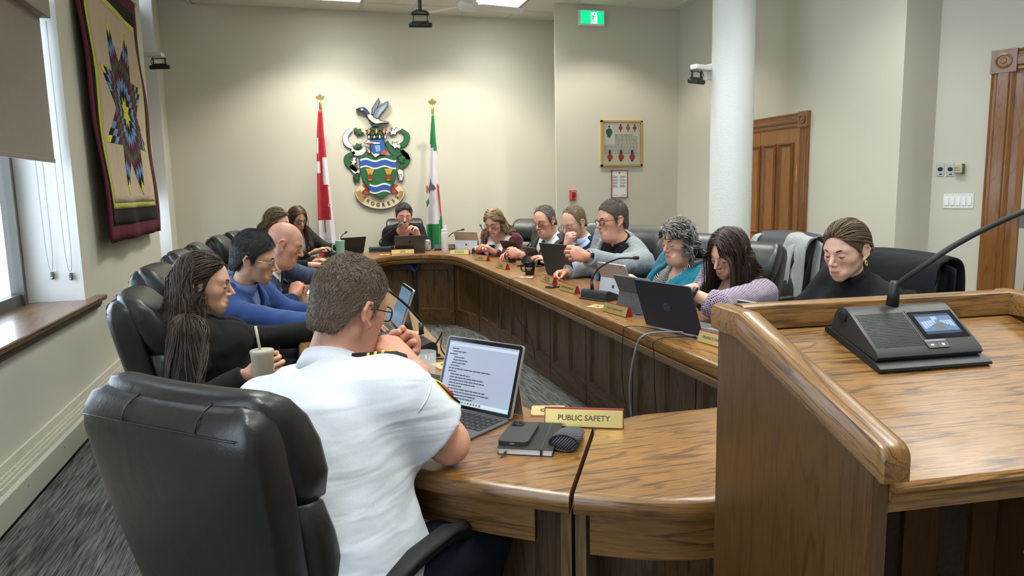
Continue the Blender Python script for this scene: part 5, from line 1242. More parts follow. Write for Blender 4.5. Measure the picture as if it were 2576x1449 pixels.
# cables
def cable(label, pts, r, m, cat='cable'): o = MB().tube(spline(pts, 8), r, 6).obj('cable', m, None, True); return tag(o, label, cat)
m_cgrey = M('grey cable', (.22, .23, .25), .5)
a = T0(1745, 846); cable('thick grey cable trailing over the table edge below the slate laptop', [a+V3(.02, 0, .01), a+V3(-.06, .05, .014), (1.425, a[1]+.09, ZTOP+.006), (1.392, a[1]+.13, ZTOP-.06), (1.39, a[1]+.19, .50), (1.44, a[1]+.24, .22), (1.47, a[1]+.26, .01)], .005, m_cgrey)
cable('thin black cable hanging under the finance nameplate', [a+V3(.02, -.04, .006), (1.418, a[1]-.02, ZTOP+.004), (1.405, a[1]-.015, ZTOP-.08), (1.43, a[1], .40), (1.50, a[1]+.03, .01)], .0022, m_black)
b_ = T0(1650, 832); cable('thin black cable hanging left of the slate laptop', [b_+V3(.03, 0, .004), (1.432, b_[1]+.12, ZTOP+.005), (1.412, b_[1]+.14, ZTOP-.05), (1.42, b_[1]+.15, .45), (1.47, b_[1]+.05, .15), (1.52, b_[1]-.05, .01)], .0022, m_black)
c_ = T0(1335, 702); cable('thin black cable hanging below the nearer black mug', [c_+V3(.02, 0, .004), (1.44, c_[1]+.05, ZTOP+.004), (1.425, c_[1]+.06, ZTOP-.06), (1.46, c_[1]+.02, .5), (1.60, c_[1]+.12, .30), (1.64, c_[1]+.15, .12)], .0020, m_black)
tag(MB().tube(spline([(1.10, 7.50, .64), (1.095, 7.47, .58), (1.095, 7.475, .30), (1.09, 7.47, .01)], 8), .018, 10).obj('cable_bundle', m_blackm, None, True), 'thick black cable bundle hanging below the far table', 'cable')
for k, (dx, dz) in enumerate(((-.16, .645), (-.08, .65), (.07, .65))):
    cable(['leftmost', 'middle', 'rightmost'][k]+' blue network cable running into the far cable bundle', [(1.10+dx, 7.49, dz), (1.10+dx*.5, 7.465, .645), (1.10+dx*.08, 7.455, .585)], .006, M('blue cable', (.03, .09, .42), .4))
# --- near desk
def page_doc(o, tl, w, d):
    x0, x1, y0, y1 = -w/2+.014, w/2-.014, .014, d-.016
    tl(MB().box((x0, y1-.012, -.0062), (x1, y1-.004, -.0057))).obj('browser_bar', M('browser bar', (.3, .35, .45), .5, emit=((.42, .50, .66), .5)), o)
    tl(MB().box((x0, y0, -.0062), (x1, y0+.010, -.0057))).obj('task_bar', M('task bar', (.3, .4, .4), .5, emit=((.50, .66, .72), .55)), o)
    random.seed(11); rows = [(.05, .10), (.07, .20), (.02, .12), (.10, .16), (.09, .22), (.08, .21), (.07, .14), (.05, .62), (.05, .12), (.09, .30), (.09, .50), (.09, .52), (.09, .40), (.09, .20), (.09, .56), (.09, .62), (.10, .42), (.10, .38)]
    mb = MB()
    for k, (a, l) in enumerate(rows):
        y = y1-.022-k*.0086; x = x0+a*(x1-x0); e = x+l*(x1-x0)
        while x < e: s_ = random.uniform(.006, .02); mb.box((-min(e, x+s_), y, -.0063), (-x, y+.0030, -.0058)); x += s_+.002
    tag(tl(mb).obj('text_lines', m_scr_txt, o), kind='stuff')
    cs = [(.1, .2, .6), (.6, .3, .1), (.1, .4, .3), (.5, .1, .4), (.2, .2, .3), (.7, .5, .1), (.1, .5, .6)]
    for k, c_ in enumerate(cs): tl(MB().box((-.03+k*.011, y0+.002, -.0064), (-.023+k*.011, y0+.008, -.0060))).obj('task_icon', M('icon %d' % k, c_, .5), o)
q0, q1 = T0(1085, 1020), T0(1278, 1052)
hp = T0(1188, 1040); tablet(hp+V3(.0, .0, 0), 233, 'open tablet computer with keyboard showing a document before the white-shirted man', w=.287, d=.212, tilt=20, scr=m_scr_doc, page=page_doc, kick=m_alul)
pa, pb = T0(1373, 1073), T0(1573, 1080); c_ = (pa+pb)/2; dv = pb-pa; paz = math.degrees(math.atan2(dv[0], dv[1]))+90
nameplate(c_+V3(.005, .02, 0), paz, 'PUBLIC SAFETY', 'gold public safety nameplate in the foreground across the desk seam', np.linalg.norm(dv), .021)
coaster(T0(1385, 1040)+V3(0, .02, 0), 20, 'wooden coaster behind the public safety nameplate')
# notebook with phone on it
nb0, nb1 = T0(1251, 1143), T0(1390, 1150); nbd = unit(nb1-nb0); nb = thing('notebook', 'black hardcover notebook with elastic band and ribbon near the desk seam', 'notebook', (nb0+nb1)/2, math.atan2(nbd[1], nbd[0])); nw = .14; nd = .205
slab_xy(nw, nd, 0, .0015, .006, 0, nd/2).obj('back_cover', m_blackm, nb); slab_xy(nw, nd, .0155, .017, .006, 0, nd/2).obj('front_cover', m_blackm, nb); MB().box((-nw/2+.004, .003, .0015), (nw/2-.004, nd-.003, .0155)).obj('pages', M('page edge', (.78, .75, .68), .8), nb)
MB().box((nw/2-.032, -.0006, 0), (nw/2-.026, .0, .018)).obj('elastic', m_black, nb); MB().box((nw/2-.032, -.0006, .017), (nw/2-.026, nd, .0176)).obj('elastic', m_black, nb); MB().tube([(-nw/2+.022, .004, .008), (-nw/2+.020, -.012, .007), (-nw/2+.016, -.024, .001)], .003, 6, True, .25).obj('ribbon', m_blackm, nb)
pc = (nb0+nb1)/2; ph = thing('phone', 'dark phone in a case lying on the black notebook', 'phone', tuple(pc+nbd*-.030+V3(-nbd[1], nbd[0], 0)*.095+V3(0, 0, .0172)), math.atan2(nbd[1], nbd[0])-.06, 'phones'); slab_xy(.077, .155, 0, .011, .014).obj('case', M('rubber case', (.030, .030, .028), .6), ph)
slab_xy(.036, .036, .0108, .0135, .010, -.016, .056).obj('camera_island', m_black, ph)
for x, y in ((-.024, .064), (-.024, .048), (-.008, .056)): MB().lathe([(.0072, .0135), (.0072, .0152), (.0055, .0155)], (x, y, 0), 14).obj('camera_lens', M('lens glass', (.01, .01, .015), .05), ph)
MB().box((-.006, -.0785, .004), (.006, -.0772, .007)).obj('charge_port', m_steel, ph)
cs0 = T0(1432, 1112); gc = thing('glasses_case', 'grey patterned soft glasses case beside the black notebook', 'glasses case', cs0, -.55)
m_case = fabric('woven case', (.03, .03, .035), 'stripe', (.25, .25, .28), scale=5, bump=.1)
MB().loft([[(a*wd, y, .004+.020*hh*(1+b2)) for a, b2 in [(math.cos(q), math.sin(q)) for q in np.linspace(0, 2*PI, 16, endpoint=False)]] for y, wd, hh in ((-.075, .030, 1.0), (-.07, .036, 1.1), (-.02, .038, .85), (.04, .034, .55), (.072, .026, .35))]).obj('sleeve', m_case, gc, True)
MB().tube([(.036*math.cos(q), -.074, .024+.021*math.sin(q)) for q in np.linspace(0, 2*PI, 19)], .003, 6, False).obj('mouth_piping', m_black, gc, True)
# drinking glass, coasters, mic and cables on the left run
gp = T0(1072, 968); t = thing('drinking_glass', 'clear drinking glass beside the white-shirted man\'s forearm', 'glass', gp); MB().lathe([(.030, 0), (.034, .002), (.038, .115), (.0365, .115), (.0325, .012), (.0, .010)], n=28).obj('tumbler_wall', m_glassw, t, True)
coaster(T0(1122, 920), 75, 'wooden coaster between the drinking glass and the open tablet'); coaster(T0(1038, 842), 80, 'wooden coaster behind the microphone cables on the left table')
mg = T0(1062, 890); mic_unit(mg+V3(-.02, .02, 0), 262, 'black microphone unit on the left table beyond the drinking glass', .19, neck=[(.02, -.03, .07), (.03, -.03, .13), (-.02, .10, .26), (-.05, .26, .36)])
mic_unit(T0(1100, 985)+V3(-.06, .0, 0), 235, 'black microphone unit beside the open tablet, end showing', .18)
c0 = T0(1085, 900); cable('looped black cable on the left table beside the microphone', [c0+V3(-.02, 0, .01), c0+V3(.03, .04, .05), c0+V3(.05, .0, .10), c0+V3(.03, -.05, .05), c0+V3(.06, -.04, .006), c0+V3(.10, .02, .006)], .0035, m_black)
cable('black cable running from the left microphone behind the tablet', [c0+V3(-.05, .0, .006), c0+V3(.03, -.06, .008), c0+V3(.10, -.05, .006), c0+V3(.15, -.10, .006)], .004, m_black)
t = rot_thing('glasses_case', 'shiny purple glasses case on the left table', 'glasses case', T0(1040, 872), 20); MB().ell((0, 0, .018), (.035, .075, .022), 16, 8).obj('shell', M('purple gloss', (.10, .01, .06), .25), t, True)
tablet(T0(1010, 832)+V3(-.02, .06, 0), 268, 'tablet with blue-grey page in front of the long-haired woman', scr=m_scr_page, page=None, tilt=20)
# left row extras
p = V3(-.01, 2.86, ZTOP); t = thing('iced_cup', 'beige lidded tumbler with straw held by the long-haired woman', 'tumbler', (-.175, 2.68, .675)); 
MB().lathe([(.028, 0), (.031, .004), (.041, .17), (.043, .175), (.043, .182), (.041, .186), (.01, .188)], n=26).obj('tumbler_body', M('beige steel', (.44, .40, .32), .4), t, 40); MB().tube([(-.006, 0, .186), (-.016, 0, .275)], .005, 10).obj('straw', M('straw beige', (.55, .50, .36), .4), t, True)
for px, py, lab, m in ((772, 742, 'small white notebook by the bald man\'s hand', M('white cover', (.7, .7, .72), .6)), (775, 772, 'dark olive notebook on the left table', M('olive cover', (.06, .06, .045), .6))):
    t = rot_thing('notebook', lab, 'notebook', T0(px, py)+V3(.07, .02, 0), 4, 'notebooks on the left table'); slab_xy(.13, .19, 0, .018, .004).obj('cover', m, t); MB().box((-.062, -.0955, .003), (.062, -.094, .015)).obj('page_edge', M('page edge', (.78, .75, .68), .8), t)
laptop(V3(.47, 7.80, ZTOP), 335, 'black laptop seen from behind beside the red and white flag', w=.30, d=.18, tilt=22, mat=m_black)
mic_unit(V3(.30, 7.55, ZTOP), 320, 'black microphone unit in front of the woman with the olive jacket', .22, neck=[(.0, -.03, .07), (.0, -.03, .12), (.08, .0, .20), (.18, .04, .235)])
p = dep(856, 622, 7.2); t = thing('iced_cup', 'mint green tumbler with a handle and white straw near the flag', 'tumbler', (p[0], p[1], ZTOP)); MB().lathe([(.034, 0), (.038, .004), (.046, .16), (.048, .165), (.046, .175), (.01, .177)], n=24).obj('tumbler_body', M('mint steel', (.25, .50, .42), .35), t, 40); MB().tube([(0, 0, .17), (-.006, 0, .25)], .005, 8).obj('straw', m_white, t); MB().tube(spline([(-.044, 0, .14), (-.075, 0, .13), (-.078, 0, .08), (-.040, 0, .06)], 4), .007, 8).obj('handle', M('mint steel', (.25, .50, .42), .35), t, True)
# lectern microphone unit on the sloping top
nrm = unit(np.cross(LE1, V3(LE2[0], LE2[1], sl))*-1); fwd = unit(V3(LE2[0], LE2[1], sl))
if nrm[2] < 0: nrm = -nrm
U0 = lectern_pt(.298, .112, .0005); Xax = unit(np.cross(fwd, nrm))
L4 = frame_mat(U0, Xax, fwd, nrm)
if L4.to_3x3().determinant() < 0: L4 = frame_mat(U0, -Xax, fwd, nrm)
Li = L4.inverted(); nk = [tuple(Li @ Vector(tuple(dep(x, y, d)))) for x, y, d in ((2300, 705, 1.23), (2330, 665, 1.235), (2400, 618, 1.24), (2500, 565, 1.24), (2600, 522, 1.24))]; nk = [(nk[0][0]*.35, -.042, .054), (nk[0][0]*.75, -.046, .092)]+nk[1:]
LU = mic_unit((0, 0, 0), 0, 'large black microphone unit with lit screen on the lectern', .205, neck=nk, fancy=True, L4=L4)
# ------------------------------------------------------------------ people: implicit surfaces meshed with surface nets
class Field:
    def __init__(s, lo, hi, h):
        s.lo = np.array(lo, float); s.h = h; s.n = np.ceil((np.array(hi)-s.lo)/h).astype(int)+1
        s.ax = [(s.lo[i]+h*np.arange(s.n[i])).astype(np.float32) for i in range(3)]; s.d = np.full(s.n, .25, np.float32)
    def sl(s, lo, hi):
        a = np.clip(np.floor((np.array(lo)-s.lo)/s.h).astype(int), 0, s.n); b = np.clip(np.ceil((np.array(hi)-s.lo)/s.h).astype(int)+1, 0, s.n)
        return tuple(slice(i, j) for i, j in zip(a, b))
    def grid(s, sl): return s.ax[0][sl[0]][:, None, None], s.ax[1][sl[1]][None, :, None], s.ax[2][sl[2]][None, None, :]
    def put(s, fn, lo, hi, k=0., op='u', pad=.05):
        sl = s.sl(np.array(lo)-pad-k, np.array(hi)+pad+k)
        if any(q.start >= q.stop for q in sl): return
        d = fn(*s.grid(sl)).astype(np.float32); a = s.d[sl]
        if op == 'u':
            if k > 0: h = np.maximum(k-np.abs(a-d), 0)/k; s.d[sl] = np.minimum(a, d)-h*h*k*.25
            else: s.d[sl] = np.minimum(a, d)
        else:
            d = -d
            if k > 0: h = np.maximum(k-np.abs(a-d), 0)/k; s.d[sl] = np.maximum(a, d)+h*h*k*.25
            else: s.d[sl] = np.maximum(a, d)
    def cone(s, a, b, r1, r2, k=0., op='u', sym=False, cap=None):
        a, b = np.array(a, float), np.array(b, float); ba = b-a; L2 = ba@ba+1e-12
        def fn(X, Y, Z):
            if sym: X = np.abs(X)
            t = np.clip(((X-a[0])*ba[0]+(Y-a[1])*ba[1]+(Z-a[2])*ba[2])/L2, 0, 1)
            d = np.sqrt((X-a[0]-t*ba[0])**2+(Y-a[1]-t*ba[1])**2+(Z-a[2]-t*ba[2])**2)-(r1+(r2-r1)*t)
            if cap is not None:
                e = ba/math.sqrt(L2); c = a+ba*cap; d = np.maximum(d, (X-c[0])*e[0]+(Y-c[1])*e[1]+(Z-c[2])*e[2])
            return d
        R = max(r1, r2); lo, hi = np.minimum(a, b)-R, np.maximum(a, b)+R
        if sym: hi[0] = max(abs(lo[0]), abs(hi[0])); lo[0] = -hi[0]
        s.put(fn, lo, hi, k, op)
    def ell(s, c, r, k=0., op='u', sym=False, rot=None):
        c = np.array(c, float); r = np.array(r, float)
        def fn(X, Y, Z):
            if sym: X = np.abs(X)
            x, y, z = X-c[0], Y-c[1], Z-c[2]
            if rot is not None: x, y, z = [rot[0][i]*x+rot[1][i]*y+rot[2][i]*z for i in range(3)]
            k0 = np.sqrt((x/r[0])**2+(y/r[1])**2+(z/r[2])**2); k1 = np.sqrt((x/r[0]**2)**2+(y/r[1]**2)**2+(z/r[2]**2)**2)
            return k0*(k0-1)/(k1+1e-9)
        R = r.max() if rot is not None else r; lo, hi = c-R, c+R
        if sym: hi[0] = max(abs(lo[0]), abs(hi[0])); lo[0] = -hi[0]
        s.put(fn, lo, hi, k, op)
    def net(s):
        d = s.d; n = np.array(d.shape)-1; ins = d < 0
        cnt = np.zeros(n, np.int8)
        C = [(i, j, k) for i in (0, 1) for j in (0, 1) for k in (0, 1)]
        vw = lambda A, c: A[c[0]:c[0]+n[0], c[1]:c[1]+n[1], c[2]:c[2]+n[2]]
        for c in C: cnt += vw(ins, c)
        act = (cnt > 0) & (cnt < 8); I = np.argwhere(act); idx = np.full(n, -1, np.int64); idx[act] = np.arange(len(I))
        pos = np.zeros((len(I), 3)); num = np.zeros(len(I))
        for c in C:
            for ax in range(3):
                if c[ax]: continue
                e = list(c); e[ax] = 1
                v0 = d[I[:, 0]+c[0], I[:, 1]+c[1], I[:, 2]+c[2]]; v1 = d[I[:, 0]+e[0], I[:, 1]+e[1], I[:, 2]+e[2]]
                m = (v0 < 0) != (v1 < 0); t = np.where(m, v0/np.where(m, v0-v1, 1), 0)
                q = np.tile(np.array(c, float), (len(I), 1)); q[:, ax] += t; pos += q*m[:, None]; num += m
        V = s.lo+s.h*(I+pos/num[:, None]); F = []
        for ax in range(3):
            b, c = (ax+1) % 3, (ax+2) % 3
            s0 = [slice(1, None)]*3; s0[ax] = slice(0, -1); s1 = list(s0); s1[ax] = slice(1, None)
            A0, A1 = ins[tuple(s0)], ins[tuple(s1)]; E = np.argwhere(A0 != A1)
            if not len(E): continue
            flip = A0[E[:, 0], E[:, 1], E[:, 2]]; E = E.copy()
            for q in range(3):
                if q != ax: E[:, q] += 1
            ok = np.all((E < n) | (np.arange(3) == ax)[None, :] & (E < n), axis=1); E, flip = E[ok], flip[ok]
            def ci(db, dc): q = E.copy(); q[:, b] -= db; q[:, c] -= dc; return idx[q[:, 0], q[:, 1], q[:, 2]]
            Q = np.stack([ci(1, 1), ci(0, 1), ci(0, 0), ci(1, 0)], 1); Q[~flip] = Q[~flip][:, ::-1]
            F.append(Q[(Q >= 0).all(1)])
        return V, np.concatenate(F) if F else np.zeros((0, 4), int)

def head_rot(az, pitch, roll=0):
    """columns: right, forward, up of a head looking along az (deg from +y to +x), pitched down"""
    a, p, r = map(math.radians, (az, pitch, roll))
    fwd = V3(math.sin(a)*math.cos(p), math.cos(a)*math.cos(p), -math.sin(p)); right = V3(math.cos(a), -math.sin(a), 0); up = np.cross(right, fwd)
    right2 = math.cos(r)*right-math.sin(r)*up; up2 = math.sin(r)*right+math.cos(r)*up
    return np.stack([right2, fwd, up2], 1)

def head_field(g, h=.004, mouth_open=0.):
    """head local: x right, y face, z up; origin between the ears; about 0.235 high"""
    w, jw, ns, fat, chin = g.get('w', 1), g.get('jaw', 1), g.get('nose', 1), g.get('fat', 0), g.get('chin', 1)
    f = Field((-.105, -.125, -.175), (.105, .14, .135), h)
    f.ell((0, -.014, .034), (.074*w, .094, .083)); f.ell((0, .028, -.010), (.056*w, .060, .083), .04)
    f.cone((.039*jw, -.004, -.058), (.010*jw, .062, -.098), .020, .016, .028, sym=True)
    f.ell((0, .066, -.099), (.020*jw, .018*chin, .017), .02)
    f.ell((.041*w, .046, -.024), (.021, .022, .019), .03, sym=True)
    f.ell((.025*jw, .045, -.066), (.019+fat*.9, .027+fat*.3, .026), .03, sym=True)
    f.cone((.010, .080, .020), (.046*w, .062, .021), .011, .010, .018, sym=True)
    f.ell((.031*w, .093, -.002), (.017, .017, .0125), .014, 's', True)
    f.ell((.031*w, .0705, -.003), (.0155, .0145, .0135), .004, sym=True)
    f.cone((0, .084, .010), (0, .105+.005*ns, -.030), .0072, .0100*ns, .010); f.ell((.0105*ns, .0945, -.037), (.0085, .011, .0075), .008, sym=True)
    f.ell((0, .078, -.068), (.030, .018, .022), .02)
    f.cone((0, .0915, -.0625), (.019, .083, -.067), .0058, .0035, .005, sym=True); f.cone((0, .0905, -.0765-mouth_open*.5), (.016, .083, -.0735), .0068, .0038, .005, sym=True)
    f.cone((0, .101, -.0695-mouth_open*.25), (.021, .091, -.070), .0028+mouth_open*.35, .0015, .003, 's', True)
    f.ell((.0305, .090, -.05), (.007, .02, .018), .02, 's', True) if fat < .01 else None
    # ears
    c = V3(.074*w, -.010, -.008)
    ring = [c+V3(.004, .010, -.030), c+V3(.010, -.012, -.016), c+V3(.014, -.020, .008), c+V3(.012, -.012, .026), c+V3(.006, .004, .028), c+V3(.001, .014, .014)]
    for a, b in zip(ring[:-1], ring[1:]): f.cone(a, b, .0048, .0048, .004, sym=True)
    f.ell(c+V3(.003, -.002, .002), (.006, .018, .026), .006, sym=True); f.ell(c+V3(.004, .012, -.03), (.005, .007, .009), .006, sym=True)
    nr = g.get('neck', .049); f.cone((0, -.022, -.05), (0, -.034, -.172), nr+fat*.6, nr+.002+fat, .026)
    if fat > 0: f.ell((0, .03, -.115), (.045+fat, .05, .03+fat*.6), .04)
    return f
def hairline(Y, kind):
    if kind == 'receding': xs, zs = [-.13, -.07, -.04, -.015, .012, .028, .036, .05, .12], [-.065, -.06, -.012, .022, -.012, .03, .085, .12, .13]
    elif kind == 'up': xs, zs = [-.13, -.06, -.03, -.005, .015, .04, .07, .09, .12], [-.085, -.075, -.03, .018, .0, .045, .062, .078, .085]
    elif kind == 'low': xs, zs = [-.13, -.07, -.04, -.012, .012, .03, .05, .08, .12], [-.10, -.09, -.035, .018, -.03, .005, .03, .045, .05]
    else: xs, zs = [-.13, -.07, -.04, -.012, .012, .026, .045, .07, .12], [-.075, -.07, -.02, .022, -.018, .03, .052, .066, .078]
    return np.interp(Y, xs, zs)
def hair_cap(g, off, kind, h=.005, top=0., bumpy=.0):
    w = g.get('w', 1); f = Field((-.125, -.145, -.13), (.125, .13, .165), h)
    f.ell((0, -.014, .034), (.074*w+off, .094+off, .083+off+top)); f.ell((0, .012, .0), (.067*w+off, .078+off*.7, .085+off), .03)
    f.ell((0, -.05, -.04), (.055*w+off, .05+off, .06), .03)
    X, Y, Z = f.grid((slice(None),)*3)
    if bumpy: f.d += (bumpy*(np.sin(X*95+Z*30)*np.sin(Y*88+1.3)*np.sin(Z*92-Y*40))).astype(np.float32)
    zl = hairline(Y, kind)
    if kind in ('std', 'up'): zl = zl+np.clip(Y/.04, 0, 1)*(.010-.030*np.clip(np.abs(X)/.062, 0, 1)**2*(1 if kind == 'up' else .4))
    if kind == 'low': zl = zl+.02*np.clip(-(X+.05)/.1, -1, 1)*(Y > .03)
    f.d = np.maximum(f.d, ((zl-Z)*.75).astype(np.float32)); return f
def strand_mesh(P, rad, side, tint):
    """P (n,m,3) paths, rad (m,) or (n,m), side (n,3) wide axis; flattened 4-sided locks"""
    n, m, _ = P.shape; T = np.gradient(P, axis=1); T /= np.linalg.norm(T, axis=2, keepdims=True)+1e-9
    S = side[:, None, :]-np.sum(side[:, None, :]*T, 2, keepdims=True)*T; S /= np.linalg.norm(S, axis=2, keepdims=True)+1e-9
    B = np.cross(T, S); rad = np.broadcast_to(np.asarray(rad), (n, m))[:, :, None]
    R = np.stack([P+S*rad, P+B*rad*.5, P-S*rad], 2)      # n,m,3,3
    V = R.reshape(-1, 3); base = (np.arange(n)[:, None, None]*m+np.arange(m-1)[None, :, None])*3; j = np.arange(3)[None, None, :]; k = (j+1) % 3
    F = np.stack([base+j, base+k, base+3+k, base+3+j], -1).reshape(-1, 4)
    return V, F, np.repeat(tint, 3, axis=1).reshape(-1)
def sample_surface(V, F, n, rng):
    a, b, c, d = V[F[:, 0]], V[F[:, 1]], V[F[:, 2]], V[F[:, 3]]
    nr = np.cross(c-a, d-b); ar = np.linalg.norm(nr, axis=1); p = ar/ar.sum(); i = rng.choice(len(F), n, p=p)
    u, v = rng.random((n, 1)), rng.random((n, 1))
    P = (a[i]*(1-u)+b[i]*u)*(1-v)+(d[i]*(1-u)+c[i]*u)*v
    return P, nr[i]/(ar[i][:, None]+1e-12)
def hair_short(g, rng, n=2500, length=.02, off=.010, kind='std', top=.004, lift=.35, flow=(0, -.6, -.8), rad=.0011, bumpy=.0, side_sweep=0., mess=.25):
    f = hair_cap(g, off*.55, kind, .005, top, bumpy); V, F = f.net()
    P, Nn = sample_surface(V, F, n, rng); fl = np.tile(np.array(flow, float), (n, 1))
    up = np.clip((P[:, 2]-.05)/.06, 0, 1)[:, None]
    fl = fl*(1-up)+up*np.array([side_sweep, .45 if top > .004 else -.5, .12]); fl += rng.normal(0, mess, (n, 3))
    d = fl-np.sum(fl*Nn, 1, keepdims=True)*Nn; d /= np.linalg.norm(d, axis=1, keepdims=True)+1e-9
    d = d+Nn*lift; d /= np.linalg.norm(d, axis=1, keepdims=True); L = length*(.6+.7*rng.random((n, 1)))*(.55+.6*up)
    pts = np.stack([P-Nn*.002, P+d*L*.5+Nn*L*.06, P+(d-.3*Nn*lift)*L], 1)
    tn = np.clip(rng.normal(.45, .22, (n, 1)), 0, 1)+np.zeros((1, 3))
    SV, SF, ST = strand_mesh(pts, np.array([rad, rad*.9, rad*.25]), np.cross(Nn, d), tn)
    vt = np.full(len(V), .32)
    return np.concatenate([V, SV]), np.concatenate([F, SF+len(V)]), np.concatenate([vt, ST])
def hair_long(g, rng, grav, caps, n=2000, length=.42, kind='std', part=(0, 1), curl=0., off=.012, rad=.0021, back=.5, steps=26, wave=0., tipw=.35, tuck=False, knot=None, backp=.3, side=0.):
    """locks fall from the scalp, kept outside head, shoulders and chest (capsules in head space)"""
    w = g.get('w', 1); f = hair_cap(g, off*.5, 'up' if knot is not None else ('low' if kind == 'low' else 'std'), .006, .002); V, F = f.net()
    P, Nn = sample_surface(V, F, n*3, rng); sel = (P[:, 2] > (-.02 if knot is None else -.08)-.05*(P[:, 1] < -.03)) & ((P[:, 1] < .02) | (P[:, 2] > .05)) & ((P[:, 1] < -.03) | (P[:, 2] > (.035 if knot is not None else -1))); P, Nn = P[sel][:n], Nn[sel][:n]; n = len(P)
    px, psgn = part
    sd = np.sign(P[:, 0]-px+1e-6)[:, None]
    d = np.concatenate([sd*1.0, np.where(P[:, 1:2] > .0, -.25-back*.3, -.35), np.full((n, 1), -.05)], 1)
    d -= np.sum(d*Nn, 1, keepdims=True)*Nn; d /= np.linalg.norm(d, axis=1, keepdims=True)+1e-9
    if knot is not None:
        d = np.array(knot)-P+np.concatenate([sd*.02, np.zeros((n, 1)), np.full((n, 1), .0)], 1); d -= np.sum(d*Nn, 1, keepdims=True)*Nn; d /= np.linalg.norm(d, axis=1, keepdims=True)+1e-9
    L = length*(.8+.3*rng.random(n)); ds = (L/steps)[:, None]; lay = (.004+off*rng.random(n))[:, None]
    pts = [P.copy()]; p = P.copy(); ph = rng.random(n)*6.28; fq = rng.normal(1, .12, n)
    cen = V3(0, -.008, .018); rr = V3(.077*w, .098, .100)
    for i in range(steps):
        low = np.clip((.03-p[:, 2:3])/.06, 0, 1)
        frc = grav[None, :]*(.22+.4*low)
        if side: frc = frc+np.concatenate([np.sign(p[:, :1])*side*low, np.zeros((n, 2))], 1)
        if knot is not None: kd = np.array(knot)-p; frc = .75*kd/(np.linalg.norm(kd, axis=1, keepdims=True)+.02)
        frc = frc+np.where((p[:, 1:2] > -.02) & (p[:, 2:3] > -.05), back, 0)*np.array([[0, -.30, 0]])
        d = d*.62+frc*1.25; d /= np.linalg.norm(d, axis=1, keepdims=True)+1e-9
        q = (p-cen)/(rr+lay); k = np.linalg.norm(q, axis=1, keepdims=True); nn = q/(rr+lay); nn /= np.linalg.norm(nn, axis=1, keepdims=True)+1e-9
        dn = np.sum(d*nn, 1, keepdims=True); d = np.where((k < 1.10) & (dn > 0) & (p[:, 2:3] > -.01), d-dn*nn*1.15, d); d /= np.linalg.norm(d, axis=1, keepdims=True)+1e-9
        p = p+d*ds
        q = (p-cen)/(rr+lay); k = np.linalg.norm(q, axis=1, keepdims=True); p = np.where(k < 1, cen+q/(k+1e-9)*(rr+lay), p)
        # keep the face clear: anything drifting over the cheeks moves outwards
        fz = (p[:, 1] > .03) & (p[:, 2] < .03) & (np.abs(p[:, 0]) < .066*w)
        p[fz, 0] = np.sign(p[fz, 0]+1e-9)*.068*w
        if tuck: fz = (p[:, 1] > .012) & (p[:, 2] < .035); p[fz, 1] = p[fz, 1]*.5+.006
        for a, b, r in caps:
            ba = b-a; t = np.clip(((p-a)@ba)/(ba@ba), 0, 1)[:, None]; v = p-(a+t*ba); k = np.linalg.norm(v, axis=1, keepdims=True); R = r+lay*.8; hitm = k < R
            v = np.where(hitm, v+V3(0, -.55, 0)*k*backp, v); k2 = np.linalg.norm(v, axis=1, keepdims=True)
            p = np.where(hitm, a+t*ba+v/(k2+1e-9)*R, p)
        pts.append(p.copy()); d = p-pts[-2]; d /= np.linalg.norm(d, axis=1, keepdims=True)+1e-9
    Q = np.stack(pts, 1); s = np.linspace(0, 1, steps+1)[None, :]
    if knot is not None:
        ok = ~((Q[:, :, 1] > .03) & (Q[:, :, 2] < .05)).any(1); Q, Nn, ph, fq = Q[ok], Nn[ok], ph[ok], fq[ok]; n = len(Q)
    sidev = np.cross(Nn, Q[:, 3]-Q[:, 0]); sidev /= np.linalg.norm(sidev, axis=1, keepdims=True)+1e-9
    if curl or wave:
        A = (curl*np.clip(s*2.2, 0, 1))[:, :, None]; an = (ph[:, None]+s*fq[:, None]*(2*PI*length/.055))
        T = np.gradient(Q, axis=1); T /= np.linalg.norm(T, axis=2, keepdims=True)+1e-9
        S = np.cross(T, np.broadcast_to(V3(.3, .5, .8), T.shape)); S /= np.linalg.norm(S, axis=2, keepdims=True)+1e-9; B = np.cross(T, S)
        Q = Q+A*(np.cos(an)[:, :, None]*S+np.sin(an)[:, :, None]*B)
        if wave: Q = Q+wave*np.clip(s*1.6, 0, 1)[:, :, None]*np.sin(s*9+ph[:, None])[:, :, None]*sidev[:, None, :]
    if not curl: Q = Q[:, ::2] if Q.shape[1] % 2 else np.concatenate([Q[:, :-1:2], Q[:, -1:]], 1); steps = Q.shape[1]-1; s = np.linspace(0, 1, steps+1)[None, :]
    radp = rad*np.interp(np.linspace(0, 1, steps+1), [0, .1, .75, 1], [.7, 1, 1, tipw])[None, :]*(.7+.6*rng.random((n, 1)))
    tn = np.clip(rng.normal(.4, .26, (n, 1))+.15*np.sin(ph[:, None]+s*5), 0, 1)
    SV, SF, ST = strand_mesh(Q, radp, sidev, tn)
    return np.concatenate([V, SV]), np.concatenate([F, SF+len(V)]), np.concatenate([np.full(len(V), .3), ST])

